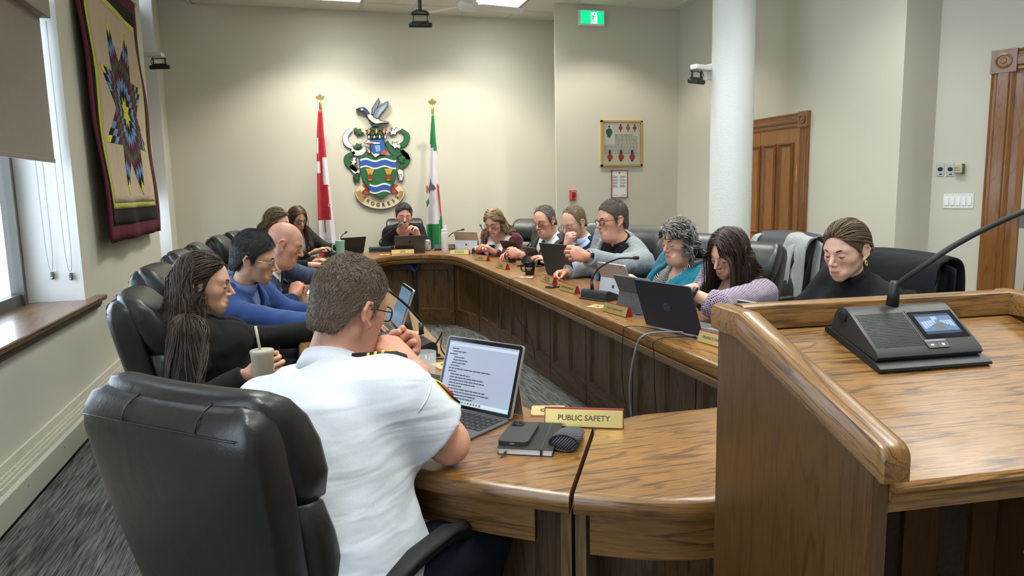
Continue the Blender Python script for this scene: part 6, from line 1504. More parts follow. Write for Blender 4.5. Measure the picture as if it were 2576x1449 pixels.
POSES = {'rest': ((18, 28, 15), .35), 'type': ((28, 42, 22), .3), 'flat': ((4, 10, 6), .3), 'fist': ((72, 95, 50), .9), 'grip': ((48, 62, 35), .6), 'pinch': ((52, 50, 30), .75), 'chin': ((60, 80, 40), .2)}
def hand_mesh(side, pose='rest', s=1.0, spread=.06, h=.0036):
    """hand local: y fingers, z back of hand, thumb on -x for the right hand (side=+1)"""
    curl, th = POSES[pose]; f = Field((-.085, -.07, -.115), (.085, .205, .055), h); sg = side
    f.cone((0, -.035, 0), (0, .01, 0), .026, .024, .02)
    f.ell((.0*sg, .052, -.002), (.038, .05, .016), .03); f.ell((-.020*sg, .032, -.012), (.018, .032, .014), .02); f.ell((.022*sg, .035, -.010), (.014, .034, .013), .02)
    base = [(-.030, .088, .045, .0092), (-.010, .094, .050, .0095), (.0105, .089, .046, .0090), (.0285, .078, .036, .0080)]
    for i, (bx, by, ln, r) in enumerate(base):
        p = V3(bx*sg, by-.012, 0); a = 0; ang = (i-1.4)*spread*sg; seg = (ln, ln*.62, ln*.5)
        f.cone((bx*.7*sg, .03, 0), p, .010, .0105, .012)
        for q in range(3):
            a += math.radians(curl[q]*(1+.06*(i-1)))
            dv = V3(math.sin(ang)*math.cos(a), math.cos(ang)*math.cos(a), -math.sin(a)); e = p+dv*seg[q]
            f.cone(p, e, r*(1-.06*q), r*(.94-.07*q), .004); p = e
    p = V3(-.024*sg, .016, -.012); 
    for q, (ln, r) in enumerate(((.040, .0135), (.032, .0105), (.026, .0095))):
        c = th; dv = unit(V3((-.75+.5*c+.42*q*c)*sg, .68+.1*q, -.22-.75*c*(.4+.25*q))); e = p+dv*ln; f.cone(p, e, r, r*.92, .008); p = e
    V, F = f.net(); return V*s, F

def solve_arm(S, Wt, L1, L2, hint):
    v = Wt-S; D = np.linalg.norm(v); k = max(1.0, D/(L1+L2-.006)); L1, L2 = L1*k, L2*k; e = v/D
    a = (L1*L1-L2*L2+D*D)/(2*D); hh = math.sqrt(max(L1*L1-a*a, 1e-6)); n = hint-(hint@e)*e; n = n/(np.linalg.norm(n)+1e-9); return S+e*a+n*hh
PZ = np.array([-.14, 0, .2, .4, .6, .78, .9, .97, 1.02])
BUILD = {
 'm': dict(a=[.15, .172, .162, .16, .172, .178, .150, .095, .05], b=[.09, .125, .122, .118, .122, .118, .095, .07, .05], sw=.178, arm=(.050, .043, .031)),
 'big': dict(a=[.17, .205, .205, .20, .205, .205, .170, .105, .055], b=[.10, .155, .165, .158, .150, .140, .108, .08, .055], sw=.20, arm=(.058, .050, .036)),
 'f': dict(a=[.15, .168, .148, .138, .148, .150, .125, .08, .045], b=[.09, .118, .108, .102, .108, .104, .082, .06, .045], sw=.150, arm=(.042, .036, .026)),
 'ff': dict(a=[.17, .20, .19, .18, .182, .178, .145, .09, .05], b=[.10, .15, .15, .14, .14, .13, .095, .07, .05], sw=.165, arm=(.052, .045, .030)),
}
def rc_profile(f, a, b, yc, T, off, z0, z1, e=2.5, k=0.):
    zs = PZ*T
    def fn(X, Y, Z):
        A = np.interp(Z, zs, a)+off; B = np.interp(Z, zs, b)+off; C = np.interp(Z, zs, yc)
        q = (np.abs(X/A)**e+np.abs((Y-C)/B)**e)**(1/e); d = (q-1)*np.minimum(A, B)*.9
        return np.maximum(d, np.maximum(z0-Z, Z-z1))
    f.put(fn, (-.3, -.3, z0), (.3, .3, z1), k)
def person(P):
    rng = np.random.default_rng(P.get('seed', 3)); s = P.get('s', 1.0); bd = BUILD[P.get('build', 'm')]; g = P.get('face', {})
    H = np.array(P['head'], float); Rh = head_rot(*P['look']); hs = P.get('hs', 1.0)
    O = V3(P['pel'][0], P['pel'][1], P.get('pz', .55)); az = math.radians(P['az']); fw = V3(math.sin(az), math.cos(az), 0)
    B = H+Rh@V3(0, -.026, -.10)*hs; Nk = B-fw*.03*s-V3(0, 0, P.get('neck', .040)*s)
    zt = unit(Nk-O); yt = unit(fw-(fw@zt)*zt); xt = np.cross(yt, zt); RT = np.stack([xt, yt, zt], 1); T = np.linalg.norm(Nk-O)
    loc = lambda p: RT.T@(np.array(p, float)-O); wld = lambda V: V@RT.T+O
    root = thing('person', P['label'], 'person', (O[0], O[1], 0)); root_o = V3(O[0], O[1], 0)
    def out(name, V, F, mat, world=True, tint=None, fm=None):
        if not world: V = wld(V)
        me = mkmesh(name, V-root_o, F, mat, True, fm, tint); return link(name, me, root)
    a, b = [np.array(bd[k])*s*P.get('fat', 1) for k in 'ab']; hunch = P.get('hunch', .03)
    yc = np.array([0, 0, .01, .012, .008, .0, -.01, -.012, -.01])*s-hunch*np.sin(np.clip(PZ, 0, 1)*PI)
    belly = P.get('belly', 0); b = b+belly*np.exp(-((PZ-.22)/.2)**2); yc = yc+belly*.8*np.exp(-((PZ-.22)/.2)**2)
    sw = bd['sw']*s; ar = [q*s for q in bd['arm']]
    arms = {}
    for sd, sg in (('R', 1), ('L', -1)):
        A = P['arms'][sd]; sh = A.get('sh', (0, 0, 0)); S = V3(sg*sw+sh[0], -.012+sh[1]-hunch*.35, T*.885+sh[2])
        Wl = loc(A['w']); hint = RT.T@np.array(A.get('hint', tuple(xt*sg*.5-V3(0, 0, 1)-fw*.2)), float)
        if 'e' in A: E = loc(A['e'])
        else: E = solve_arm(S, Wl, .285*s, .255*s, hint)
        arms[sd] = (S, E, Wl, sg)
    Bl = loc(B)
    allp = np.array([p for v in arms.values() for p in v[:3]]+[Bl])
    lo = np.minimum(allp.min(0), [-.26*s-.02, -.22*s, -.16])-.08; hi = np.maximum(allp.max(0), [.26*s+.02, .24*s+belly, T])+.08
    bust = P.get('bust', 0)
    def torso(f, off, sleeves, k=.05, zlow=-.13, slv_r=0., neckhole=None, fold=0., fore=True):
        rc_profile(f, a, b, yc, T, off, zlow, T*1.0)
        f.cone((.055*s, -.012-hunch*.3, T*.945), (sw*.92, -.012-hunch*.35, T*.90), .042*s+off*.8, .046*s+off*.8, k, sym=True)
        if bust: f.ell((.075*s, float(np.interp(.62, PZ, b))*.72, T*.63), (.062*s+off, .058*s+bust+off, .062*s+off), .05, sym=True)
        for sd in 'RL':
            S, E, Wl, sg = arms[sd]; r0, r1, r2 = [q+off*.55+slv_r*w for q, w in zip(ar, (.5, .8, 1))]
            n = sleeves if not isinstance(sleeves, dict) else sleeves[sd]
            if n >= 1:
                f.cone(S, E, r0*1.12, r1, k*.9); f.cone(E, Wl, r1, r2, .03, cap=(n-1)) if n > 1 else None
            elif n > 0: f.cone(S, E, r0*1.12+.006, r0*1.02+(.012 if n < .8 else 0), k*.9, cap=n)
        if fold:
            X, Y, Z = f.grid((slice(None),)*3)
            f.d += (fold*(np.sin(Z*62+X*18+np.sin(Y*31)*1.6)*np.sin(X*25+Y*33+Z*12+1.1))).astype(np.float32)
    # ---- body: torso, neck, arms, hands and head in one mesh
    f = Field(lo, hi, .013); torso(f, -.012, 2.0, .05); nr = g.get('neck', .049)/.049; f.cone((0, -.012, T*.95), Bl, .055*s*nr, .049*s*nr, .05)
    V, F = f.net(); Vs, Fs, Ts = [wld(V)], [F], [np.ones((len(V), 3))]; nv = len(V)
    hf = head_field(g, .0038 if P.get('fine') else .0052, P.get('mouth', 0.)); hV, hF = hf.net()
    t = np.ones((len(hV), 3)); x, y, z = hV.T
    lip = np.exp(-((z+.070)/.0085)**4)*np.exp(-(x/.023)**6)*(y > .076); lc = np.array(P.get('lip', (.80, .52, .52)))
    t = t*(1-lip[:, None])+lip[:, None]*lc
    ch = np.exp(-((np.abs(x)-.046)/.026)**2-((z+.03)/.028)**2)*np.clip(y/.04, 0, 1)*P.get('blush', .4); t *= 1-ch[:, None]*np.array([0, .22, .2])
    nz = np.exp(-(x/.014)**2-((z+.033)/.014)**2)*(y > .09)*.6; t *= 1-nz[:, None]*np.array([0, .16, .16])
    er = np.clip((np.abs(x)-.072)/.012, 0, 1)*.5; t *= 1-er[:, None]*np.array([.02, .2, .2])
    if 'stubble' in P:
        sc, am = P['stubble']; m = 1/(1+np.exp(-((z-hairline(y, 'receding'))/.006)))*1.0; m = np.clip(m, 0, 1)*(y < .055)*(np.abs(x) < .0735)*am; t = t*(1-m[:, None])+m[:, None]*np.array(sc)
    if 'beard' in P:
        sc, am = P['beard']; m = 1/(1+np.exp(((z+.048)/.006)))*(y > -.01)*(z > -.125)*(1-lip)*am*np.clip((y+.02)/.05, 0, 1); t = t*(1-m[:, None])+m[:, None]*np.array(sc)
    Vs.append((hV*hs)@Rh.T+H); Fs.append(hF+nv); Ts.append(t); nv += len(hV)
    for sd in 'RL':
        S, E, Wl, sg = arms[sd]; A = P['arms'][sd]
        if A.get('hide'): continue
        fd = unit(A.get('f', wld(Wl[None])[0]-wld(E[None])[0])); pn = np.array(A.get('p', (0, 0, -1)), float); zb = -(pn-(pn@fd)*fd); zb = unit(zb); xb = np.cross(fd, zb)
        V, F = hand_mesh(sg, A.get('pose', 'rest'), s*P.get('hand', 1.0), h=.0038 if P.get('fine') else .0046); Vs.append(V@np.stack([xb, fd, zb], 1).T+wld(Wl[None])[0]); Fs.append(F+nv); Ts.append(np.tile([[1, .9, .88]], (len(V), 1))); nv += len(V)
    skin = skinmat('skin '+P['skin'][0], P['skin'][1])
    body = out('body', np.concatenate(Vs), np.concatenate(Fs), skin, True, np.concatenate(Ts))
    # ---- eyes, brows, lashes
    hw = lambda V: (np.asarray(V)*hs)@Rh.T+H
    w = g.get('w', 1)
    for sg in (1, -1):
        mb = MB(); c = V3(sg*.031*w, .0725, -.004); ey = P.get('eye', -.25)
        mb.ell(c, (.0122, .0122, .0122), 14, 10); q = len(mb.v)
        V = np.array(mb.v); out('eye', hw(V), mb.f, M('eye white', (.72, .70, .68), .25))
        mb = MB(); cc = c+V3(0, .0098, ey*.008); mb.ell(cc, (.0056, .0032, .0056), 12, 6); out('iris', hw(mb.v), mb.f, M('dark iris', (.03, .018, .012), .2))
        # upper lid: a skin dome lowered over the ball
        mb = MB(); rings = []
        low = P.get('lid', .25)      # 0 wide open .. 1 shut
        for i in range(7):
            th = math.radians(80)*(1-i/6)+math.radians(22-68*low)*(i/6)
            rings.append([tuple(c+.0137*V3(math.sin(ph)*math.cos(th), math.cos(ph)*math.cos(th), math.sin(th))) for ph in np.linspace(-1.35, 1.35, 11)])
        mb.loft(rings, cap=False, closed=False); out('eyelid', hw(mb.v), mb.f, skin, True, np.tile([[.93, .80, .78]], (len(mb.v), 1)))
        mb = MB(); mb.tube([c+.0141*V3(math.sin(ph)*math.cos(math.radians(22-68*low)), math.cos(ph)*math.cos(math.radians(22-68*low)), math.sin(math.radians(22-68*low))) for ph in np.linspace(-1.2, 1.2, 9)], .0008 if P.get('build', 'm') in ('m', 'big') else .0013, 5)
        out('lashes', hw(mb.v), mb.f, M('lash dark', (.015, .01, .008), .6))
        bc = P.get('brow', (.03, .02, .012)); by = P.get('browz', .0)
        mb = MB(); mb.tube([V3(sg*x, y, z+by) for x, y, z in ((.012, .0905, .016), (.022, .0895, .0215), (.034, .0835, .0235), (.044*w, .0725, .0205), (.049*w, .064, .0165))], [.0036, .0046, .0042, .003, .0014], 6, True, .8)
        out('eyebrow', hw(mb.v), mb.f, M('brow %d%d%d' % tuple(int(c*999) for c in bc), bc, .7))
    mb = MB().tube([(x_, .0965-abs(x_)**2*16, -.0695-abs(x_)*.03) for x_ in np.linspace(-.021, .021, 9)], [.0004, .0009, .0011, .0012, .0012, .0012, .0011, .0009, .0004], 5); out('mouth_line', hw(mb.v), mb.f, M('mouth line', (.16, .05, .045), .6))
    if P.get('mouth', 0) > .004:
        mb = MB(); mb.ell((0, .083, -.0705), (.016, .006, .0028), 12, 6); out('teeth', hw(mb.v), mb.f, M('teeth', (.75, .72, .66), .3))
    # ---- hair
    hr = P.get('hair')
    if hr:
        kw = dict(hr); style = kw.pop('style'); shr = kw.pop('shr', .072); hm = hairmat('hair '+P['label'][:28], kw.pop('col'), kw.pop('col2', None), kw.pop('rough', .42))
        if style == 'short': V, F, tn = hair_short(g, rng, **kw)
        elif style == 'up': V, F, tn = hair_long(g, rng, V3(0, -1, -.3), [], **kw)
        else:
            L = lambda p: (Rh.T@(np.array(p)-H))/hs
            pc = [(L(wld(arms['R'][0][None])[0]), L(wld(arms['L'][0][None])[0]), (shr*s)/hs), (L(wld(np.array([[0, yc[4]*.8, T*.60]]))[0]), L(wld(np.array([[0, yc[6], T*.88]]))[0]), (.132*s)/hs), (L(wld(np.array([[0, yc[3], T*.35]]))[0]), L(wld(np.array([[0, yc[4], T*.7]]))[0]), (.138*s)/hs)]
            pc.append((V3(0, -.03, -.06), V3(0, -.05, -.20), .088))
            for sd in 'RL': pc.append((L(wld(arms[sd][0][None])[0]), L(wld(arms[sd][1][None])[0]), (shr-.008)*s/hs))
            V, F, tn = hair_long(g, rng, Rh.T@V3(0, 0, -1), pc, **kw)
        out('hair', hw(V), F, hm, True, np.stack([tn]*3, 1))
    # ---- clothes
    cl = P['cloth']; top = cl['top']; ftop = Field(lo, hi, P.get('gh', .009 if P.get('fine') else .0115))
    jk = top.get('kind', 'jacket')
    off = {'jacket': .020, 'shirt': .010, 'sweater': .012}[jk]+top.get('off', 0)
    torso(ftop, off, top.get('sleeve', 1.92), .06, -.16, {'jacket': .010, 'shirt': .006, 'sweater': .007}[jk], fold=top.get('fold', .0022))
    X, Y, Z = ftop.grid((slice(None),)*3); vz = top.get('vz', .35)*T; vw = top.get('vw', .085)*s
    wz = np.clip((Z-vz)/(T-vz), 0, 1.2)**.85*vw+np.where(Z < vz, -1, 0)
    if top.get('open'): wz = np.clip((Z+.2)/(T+.2), 0, 1.2)*vw*.5+vw*.55
    if jk == 'jacket':
        lap = np.clip((Z-vz)/(.30*T), 0, 1)*.052*s*np.where(Z > T*.84, np.clip((T*.97-Z)/(T*.13), 0, 1), 1)
        band = np.maximum(np.abs(np.abs(X)-(wz+lap*.5))-lap*.5, -Y); base = ftop.d.copy()
        ftop.d = np.minimum(ftop.d, np.maximum(base-.007, band).astype(np.float32))
        col = np.maximum(np.abs(np.sqrt(X**2+(Y-Bl[1]*.45+.006)**2)-.078*s)-.008, np.maximum(Z-(T*.985+np.clip(-Y*.35, -.02, .035)), T*.88-Z)); col = np.maximum(col, Y-.035*s)
        ftop.d = np.minimum(ftop.d, col.astype(np.float32))
    if jk == 'sweater':
        nb = unit(Bl-V3(0, -.012, T*.95)); ftop.cone((0, -.012, T*.93), V3(0, -.012, T*.95)+nb*top.get('mock', .075), .072*s, .064*s, .012, cap=1.0)
    if top.get('vz') is not None and jk != 'sweater': ftop.d = np.maximum(ftop.d, (-np.maximum(np.abs(X)-wz, -Y)).astype(np.float32))
    nb = unit(Bl-V3(0, -.012, T*.95))
    if jk != 'sweater': ftop.cone(V3(0, -.004, T*.95)+nb*.03, V3(0, -.004, T*.95)+nb*.2, .058*s, .06*s, op='s')
    V, F = ftop.net(); out(top['name'], V, F, top['mat'], False)
    inn = cl.get('inner')
    if inn:
        fi = Field((-.26*s, -.24*s, -.16), (.26*s, .26*s+belly+bust, T+.06), .0105); torso(fi, .007, 0, .05)
        X, Y, Z = fi.grid((slice(None),)*3)
        if inn.get('scoop'): 
            sc = inn['scoop']; fi.d = np.maximum(fi.d, (-np.maximum(np.sqrt((X/.9)**2+(Z-T*1.03)**2)-sc*s, -Y-.02)).astype(np.float32))
        if inn.get('vneck'): fi.d = np.maximum(fi.d, (-np.maximum(np.abs(X)-np.clip((Z-T*inn['vneck'])/(T*(1-inn['vneck'])), -.01, 1.3)*.06*s, -Y)).astype(np.float32))
        fi.cone(V3(0, -.012, T*.95)-nb*.02, V3(0, -.012, T*.95)+nb*.2, .058*s, .056*s, op='s')
        V, F = fi.net(); out(inn['name'], V, F, inn['mat'], False)
    def front_y(z, off_):      # front surface of the torso on the centre line
        return float(np.interp(z/T, PZ, yc)+np.interp(z/T, PZ, b))+off_
    if cl.get('collar'):
        c = cl['collar']; mb = MB(); ax = nb; up0 = V3(0, -.014, T*.945)+nb*.030*s; r = .063*s*c.get('r', 1); rings = []
        gap = c.get('gap', .22); hgt = c.get('h', .034)
        for th in np.linspace(gap, 2*PI-gap, 29):
            fr = max(0, math.cos(th)); dx, dy = math.sin(th), math.cos(th)
            lift = .012*(-math.cos(th))+.004
            q = lambda rr, zz: tuple(up0+V3(dx*rr, dy*rr*1.06+.006, 0)+ax*zz)
            rings.append([q(r, lift-.008), q(r*.99, lift+hgt), q(r*1.05, lift+hgt+.004), q(r*1.16+.006*fr, lift+hgt*.35-.022*fr**2), q(r*1.20+.010*fr, lift-.010-.034*fr**3), q(r*1.08, lift-.012)])
        mb.loft(rings, cap=True); out('collar', np.array(mb.v), mb.f, c['mat'], False)
    if cl.get('tie'):
        mb = MB(); rings = []
        for u in np.linspace(0, 1, 16):
            z = T*.93-u*T*.72; hwid = (.017 if u < .06 else .014+.026*u)*s; y0 = front_y(z, .012+.010*(1-u))
            rings.append([(-hwid, y0, z), (0, y0+.010, z), (hwid, y0, z), (0, y0-.006, z)])
        mb.loft(rings); out('tie', np.array(mb.v), mb.f, cl['tie'], False)
        mb = MB(); z = T*.945; y0 = front_y(z, .028); mb.ell((0, y0, z), (.019*s, .016, .022), 12, 8); out('tie_knot', np.array(mb.v), mb.f, cl['tie'], False)
    # legs and shoes (mostly below the tables)
    kn = P.get('knees'); hipz = O[2]-.03; right = V3(math.cos(az), -math.sin(az), 0)
    fl = Field(V3(-.42, -.42, 0)+V3(0, 0, .02), V3(.42, .75, .75), .019)
    # leg frame: pelvis on the floor, y forward
    for sg in (1, -1):
        hp = V3(sg*.095*s, 0, hipz); k_ = V3(sg*.115*s, .38*s, P.get('kz', .53)) if not kn else V3(*kn[0 if sg > 0 else 1]); an = V3(k_[0], k_[1]-.12, .10)
        lr = P.get('leg', 1.0); fl.cone(hp, k_, .098*s*lr, .068*s*lr, .05); fl.cone(k_, an, .062*s*lr, .048*s, .03)
        mb = MB(); mb.ell((an[0], an[1]+.06, .045), (.045, .135, .042), 14, 8)
        V = np.array(mb.v); V = V[:, :1]*right+V[:, 1:2]*fw+V[:, 2:]*V3(0, 0, 1); link('shoe', mkmesh('shoe', V, mb.f, m_black, True), root)
    fl.ell((0, -.02, hipz+.01), (.185*s*P.get('fat', 1), .15*s, .11*s), .06)
    V, F = fl.net(); V = V[:, :1]*right+V[:, 1:2]*fw+V[:, 2:]*V3(0, 0, 1)
    link('trousers', mkmesh('trousers', V, F, cl.get('legs', MATS.get('black cloth') or fabric('black cloth', (.012, .012, .014))), True), root)
    # ---- spectacles
    if P.get('glasses'):
        gl = P['glasses']; gm, gr, (lw_, lh_) = gl; yy = .097
        for sg in (1, -1):
            cxg = sg*.033*w
            ring = [(cxg+lw_*math.copysign(abs(math.cos(q))**.75, math.cos(q)), yy-abs(cxg+lw_*math.cos(q))**2*2.2, -.003+lh_*math.copysign(abs(math.sin(q))**.75, math.sin(q))) for q in np.linspace(0, 2*PI, 25)]
            mb = MB().tube(ring, gr, 6, False); out('spectacle_rim', hw(mb.v), mb.f, gm)
            mb = MB().tube([(cxg+sg*lw_, yy-abs(cxg+sg*lw_)**2*2.2, .004), (sg*.075*w, .072, .005), (sg*.082*w, .0, .006), (sg*.078*w, -.018, -.002)], gr, 6); out('spectacle_temple', hw(mb.v), mb.f, gm)
            mb = MB(); mb.add([(p[0], p[1]-.0005, p[2]) for p in ring[:-1]], [tuple(range(24))]); out('spectacle_lens', hw(mb.v), mb.f, M('spectacle lens', (.95, .97, 1), .03, trans=1, ior=1.01, spec=.4))
        mb = MB().tube([(-.033*w+lw_, yy-.001, .0), (0, yy+.004, .004), (.033*w-lw_, yy-.001, .0)], gr, 6); out('spectacle_bridge', hw(mb.v), mb.f, gm)
    info = dict(root=root, wld=wld, loc=loc, T=T, hw=hw, arms={k: [wld(q[None])[0] for q in v[:3]] for k, v in arms.items()}, out=out, front_y=front_y, Rh=Rh, O=root_o, s=s, RT=RT, body=body)
    return info
def band(info, sd, fr, r, w_, mat, name='watch_band', face=None):
    """strap round a forearm, fr along elbow to wrist"""
    S, E, Wt = info['arms'][sd]; d = unit(Wt-E); c = E+(Wt-E)*fr; x = unit(np.cross(d, V3(.2, .3, 1))); y = np.cross(d, x)
    rings = []
    for rr, t in ((r, -w_/2), (r+.003, -w_/2), (r+.003, w_/2), (r, w_/2)): rings.append([c+d*t+rr*(math.cos(q)*x+math.sin(q)*y) for q in np.linspace(0, 2*PI, 20, endpoint=False)])
    mb = MB().loft(rings+[rings[0]], cap=False); info['out'](name, np.array(mb.v), mb.f, mat)
    if face is not None:
        n = unit(np.array(face[0])-(np.array(face[0])@d)*d); e = np.cross(d, n); mb = MB(); mb.T = frame_mat(c+n*(r+.004), e, d, n); mb.bbox((0, 0, 0), (face[1], face[2], .010), .004); info['out']('watch_face', np.array(mb.v), mb.f, face[3])
# ------------------------------------------------------------------ the fourteen people
F_black = fabric('black cloth', (.010, .010, .012), bump=.18)
F_blackj = fabric('black suiting', (.012, .012, .013), bump=.25)
F_white = fabric('white uniform cotton', (.64, .68, .75), 'crease', bump=.22, rough=.75)
F_wshirt = fabric('white shirting', (.66, .69, .74), bump=.15)
F_blue = fabric('bright blue suiting', (.018, .050, .185), bump=.25)
F_navy = fabric('mid navy suiting', (.012, .035, .095), bump=.25)
F_navy2 = fabric('dark navy suiting', (.010, .016, .040), bump=.25)
F_grey = fabric('charcoal suiting', (.050, .050, .045), bump=.25)
F_plaid = fabric('grey windowpane check', (.27, .29, .30), 'check', (.13, .16, .21), bump=.25, scale=2.0)
F_purple = fabric('purple white check', (.060, .020, .085), 'tartan', (.55, .48, .52), bump=.2, scale=1.0)
F_teal = fabric('teal knit', (.0, .120, .185), bump=.25)
F_burg = fabric('burgundy suiting', (.075, .008, .020), bump=.2)
F_dkgreen = fabric('dark olive wool', (.022, .022, .018), bump=.2)
F_dots = fabric('white blouse with dots', (.68, .64, .58), 'dots', (.05, .04, .05), bump=.12, scale=.8)
F_dotshirt = fabric('white shirt with fine dots', (.70, .70, .72), 'dots', (.05, .06, .12), bump=.12, scale=1.9)
F_maze = fabric('black and white print blouse', (.012, .012, .014), 'maze', (.65, .63, .58), bump=.1)
F_ltblue = fabric('light blue shirting', (.45, .55, .75), bump=.12)
F_bluedot = fabric('blue dotted shirting', (.16, .24, .52), 'dots', (.5, .55, .7), bump=.1, scale=2.2)
F_tie = fabric('olive striped silk', (.10, .10, .035), 'stripe', (.55, .52, .40), rough=.4, bump=.05, col3=(.03, .035, .02), scale=.8)
F_dknavy = fabric('navy trousers', (.008, .010, .020), bump=.2)
SK_L = ('fair', (.62, .37, .265)); SK_R = ('ruddy', (.60, .31, .215)); SK_T = ('light tan', (.58, .35, .23)); SK_P = ('pale', (.66, .41, .31))
def tw(px, py, z=.80): return onz(px, py, z)
def on_table(pel, az, reach=.40, gap=.13, z=.805):
    a = math.radians(az); f = V3(math.sin(a), math.cos(a), 0); r = V3(math.cos(a), -math.sin(a), 0); p = V3(*pel, 0)
    return [p+f*reach+r*gap*k+V3(0, 0, z) for k in (1, -1)]
INFO = {}
# 1 foreground man in a white uniform shirt
hd = dep(882, 770, 1.75)
INFO['white'] = person(dict(label='broad man in a white short-sleeved uniform shirt seen from behind, chin on his hand', seed=1, fine=True, head=hd, hs=.97, look=(54, 16, 4), pel=(-.01, 1.53), az=44, build='big', s=1.04, hunch=.055, neck=.070, gh=.008, belly=.03,
    skin=SK_R, face=dict(w=1.04, jaw=1.10, fat=.006), arms=dict(R=dict(e=(.30, 1.60, .825), w=dep(1030, 915, 1.80), f=unit(V3(-.62, .35, .62)), p=(-.5, .6, -.6), pose='fist', sh=(-.005, .05, -.02)),
    L=dict(e=(.04, 2.05, .84), w=dep(985, 905, 1.95), f=unit(V3(.5, -.2, .5)), p=(-.3, -.6, .1), pose='fist', sh=(0, .06, -.01))),
    hair=dict(style='short', n=7500, length=.020, off=.012, col=(.070, .045, .028), col2=(.23, .16, .105), top=.006, rad=.0009, lift=.22), brow=(.08, .06, .04),
    cloth=dict(top=dict(name='uniform_shirt', kind='shirt', mat=F_white, sleeve=.70, off=.006, fold=.0008), collar=dict(mat=F_white, h=.036, gap=.3), legs=F_dknavy), glasses=(m_black, .0020, (.026, .019)), kz=.60, leg=1.12, knees=((.21, .34, .57), (-.12, .43, .55))))
# 2 long-haired woman in black
hd = dep(510, 713, 2.85); pl = (-.29, 3.06)
INFO['long'] = person(dict(label='woman with very long dark brown hair and a black jacket in profile', seed=2, fine=True, head=hd, hs=1.05, look=(86, 8, 0), pel=pl, az=82, build='f', bust=.025, hunch=.02,
    skin=SK_L, face=dict(w=.96, jaw=.92, neck=.044), lid=.45, lip=(.82, .50, .50), arms=dict(R=dict(w=V3(-.225, 2.715, .765), pose='grip', hint=(-.3, -.5, -1), f=(.6, -.3, .15), p=(.3, .9, 0)), L=dict(w=V3(.03, 3.25, .81), pose='rest')),
    hair=dict(style='long', n=2600, length=.60, col=(.024, .014, .010), col2=(.105, .065, .045), part=(.0, 1), back=1.5, rad=.0019, wave=.005, steps=30, tuck=True, backp=.0, side=.08, shr=.070),
    cloth=dict(top=dict(name='jacket', mat=F_blackj, vz=.25, vw=.07), inner=dict(name='top', mat=F_black, scoop=.10))))
# 3 young man in blue
hd = dep(640, 650, 3.42); pl = (-.36, 3.83)
INFO['boy'] = person(dict(label='young man with black hair and round glasses in a bright blue suit jacket, smiling', seed=3, fine=True, head=hd, look=(98, 14, 4), pel=pl, az=104, build='m', s=.97, hunch=.05,
    skin=SK_T, face=dict(w=1.0, jaw=.98, nose=1.0), mouth=.009, lid=.5, brow=(.012, .01, .01), arms=dict(R=dict(w=V3(.20, 3.32, .815), pose='rest', hint=(-.2, -1, -.6)), L=dict(w=V3(.10, 3.72, .81), pose='type')),
    hair=dict(style='short', n=7000, length=.026, off=.018, col=(.008, .008, .009), col2=(.045, .045, .05), top=.012, rad=.0014, lift=.05, kind='std', side_sweep=.35, rough=.32, mess=.07),
    cloth=dict(top=dict(name='suit_jacket', mat=F_blue, vz=.42, vw=.066), inner=dict(name='shirt', mat=F_bluedot), collar=dict(mat=F_bluedot)), glasses=(m_steel, .0011, (.025, .021))))
# 4 bald man
hd = dep(717, 612, 4.32); pl = (-.36, 4.78)
INFO['bald'] = person(dict(label='bald man with a grey moustache in a mid-blue jacket over a dotted shirt', seed=4, head=hd, hs=1.06, look=(92, 24, 0), pel=pl, az=96, build='m', s=1.03, hunch=.06,
    skin=SK_R, face=dict(w=1.0, jaw=1.05, fat=.004, nose=1.12), stubble=((.66, .66, .68), .55), beard=((.72, .66, .64), .45), lid=.6, brow=(.10, .08, .06), arms=dict(R=dict(w=tw(738, 742, .815), pose='grip', hint=(-.3, -.8, -1)), L=dict(w=V3(.16, 5.25, .81), pose='flat')),
    cloth=dict(top=dict(name='jacket', mat=F_navy, vz=.2, vw=.09), inner=dict(name='shirt', mat=F_dotshirt), collar=dict(mat=F_dotshirt, gap=.4))))
mbm = MB().tube([(x, .094-abs(x)**2*14, -.055-abs(x)*.25) for x in np.linspace(-.022, .022, 9)], [.001, .004, .005, .005, .005, .005, .005, .004, .001], 6); INFO['bald']['out']('moustache', INFO['bald']['hw'](mbm.v), mbm.f, M('grey moustache', (.16, .13, .11), .8))
# 5 half-hidden woman
hd = dep(697, 560, 6.35); pl = (-.34, 6.62)
INFO['half'] = person(dict(label='woman with half-up light brown hair, mostly hidden behind the bald man', seed=5, head=hd, hs=1.05, look=(104, 12, 0), pel=pl, az=100, build='f', bust=.02, skin=SK_L, face=dict(w=.96, jaw=.92, neck=.044), lid=.6,
    arms=dict(zip('RL', [dict(w=w_, pose='type') for w_ in on_table(pl, 100)])), hair=dict(style='long', n=1100, length=.36, col=(.11, .070, .035), col2=(.30, .21, .11), part=(0, 1), back=1.6, rad=.0024, off=.02, tuck=True),
    cloth=dict(top=dict(name='cardigan', mat=F_black, vz=.4), inner=dict(name='top', mat=F_black, scoop=.09))))
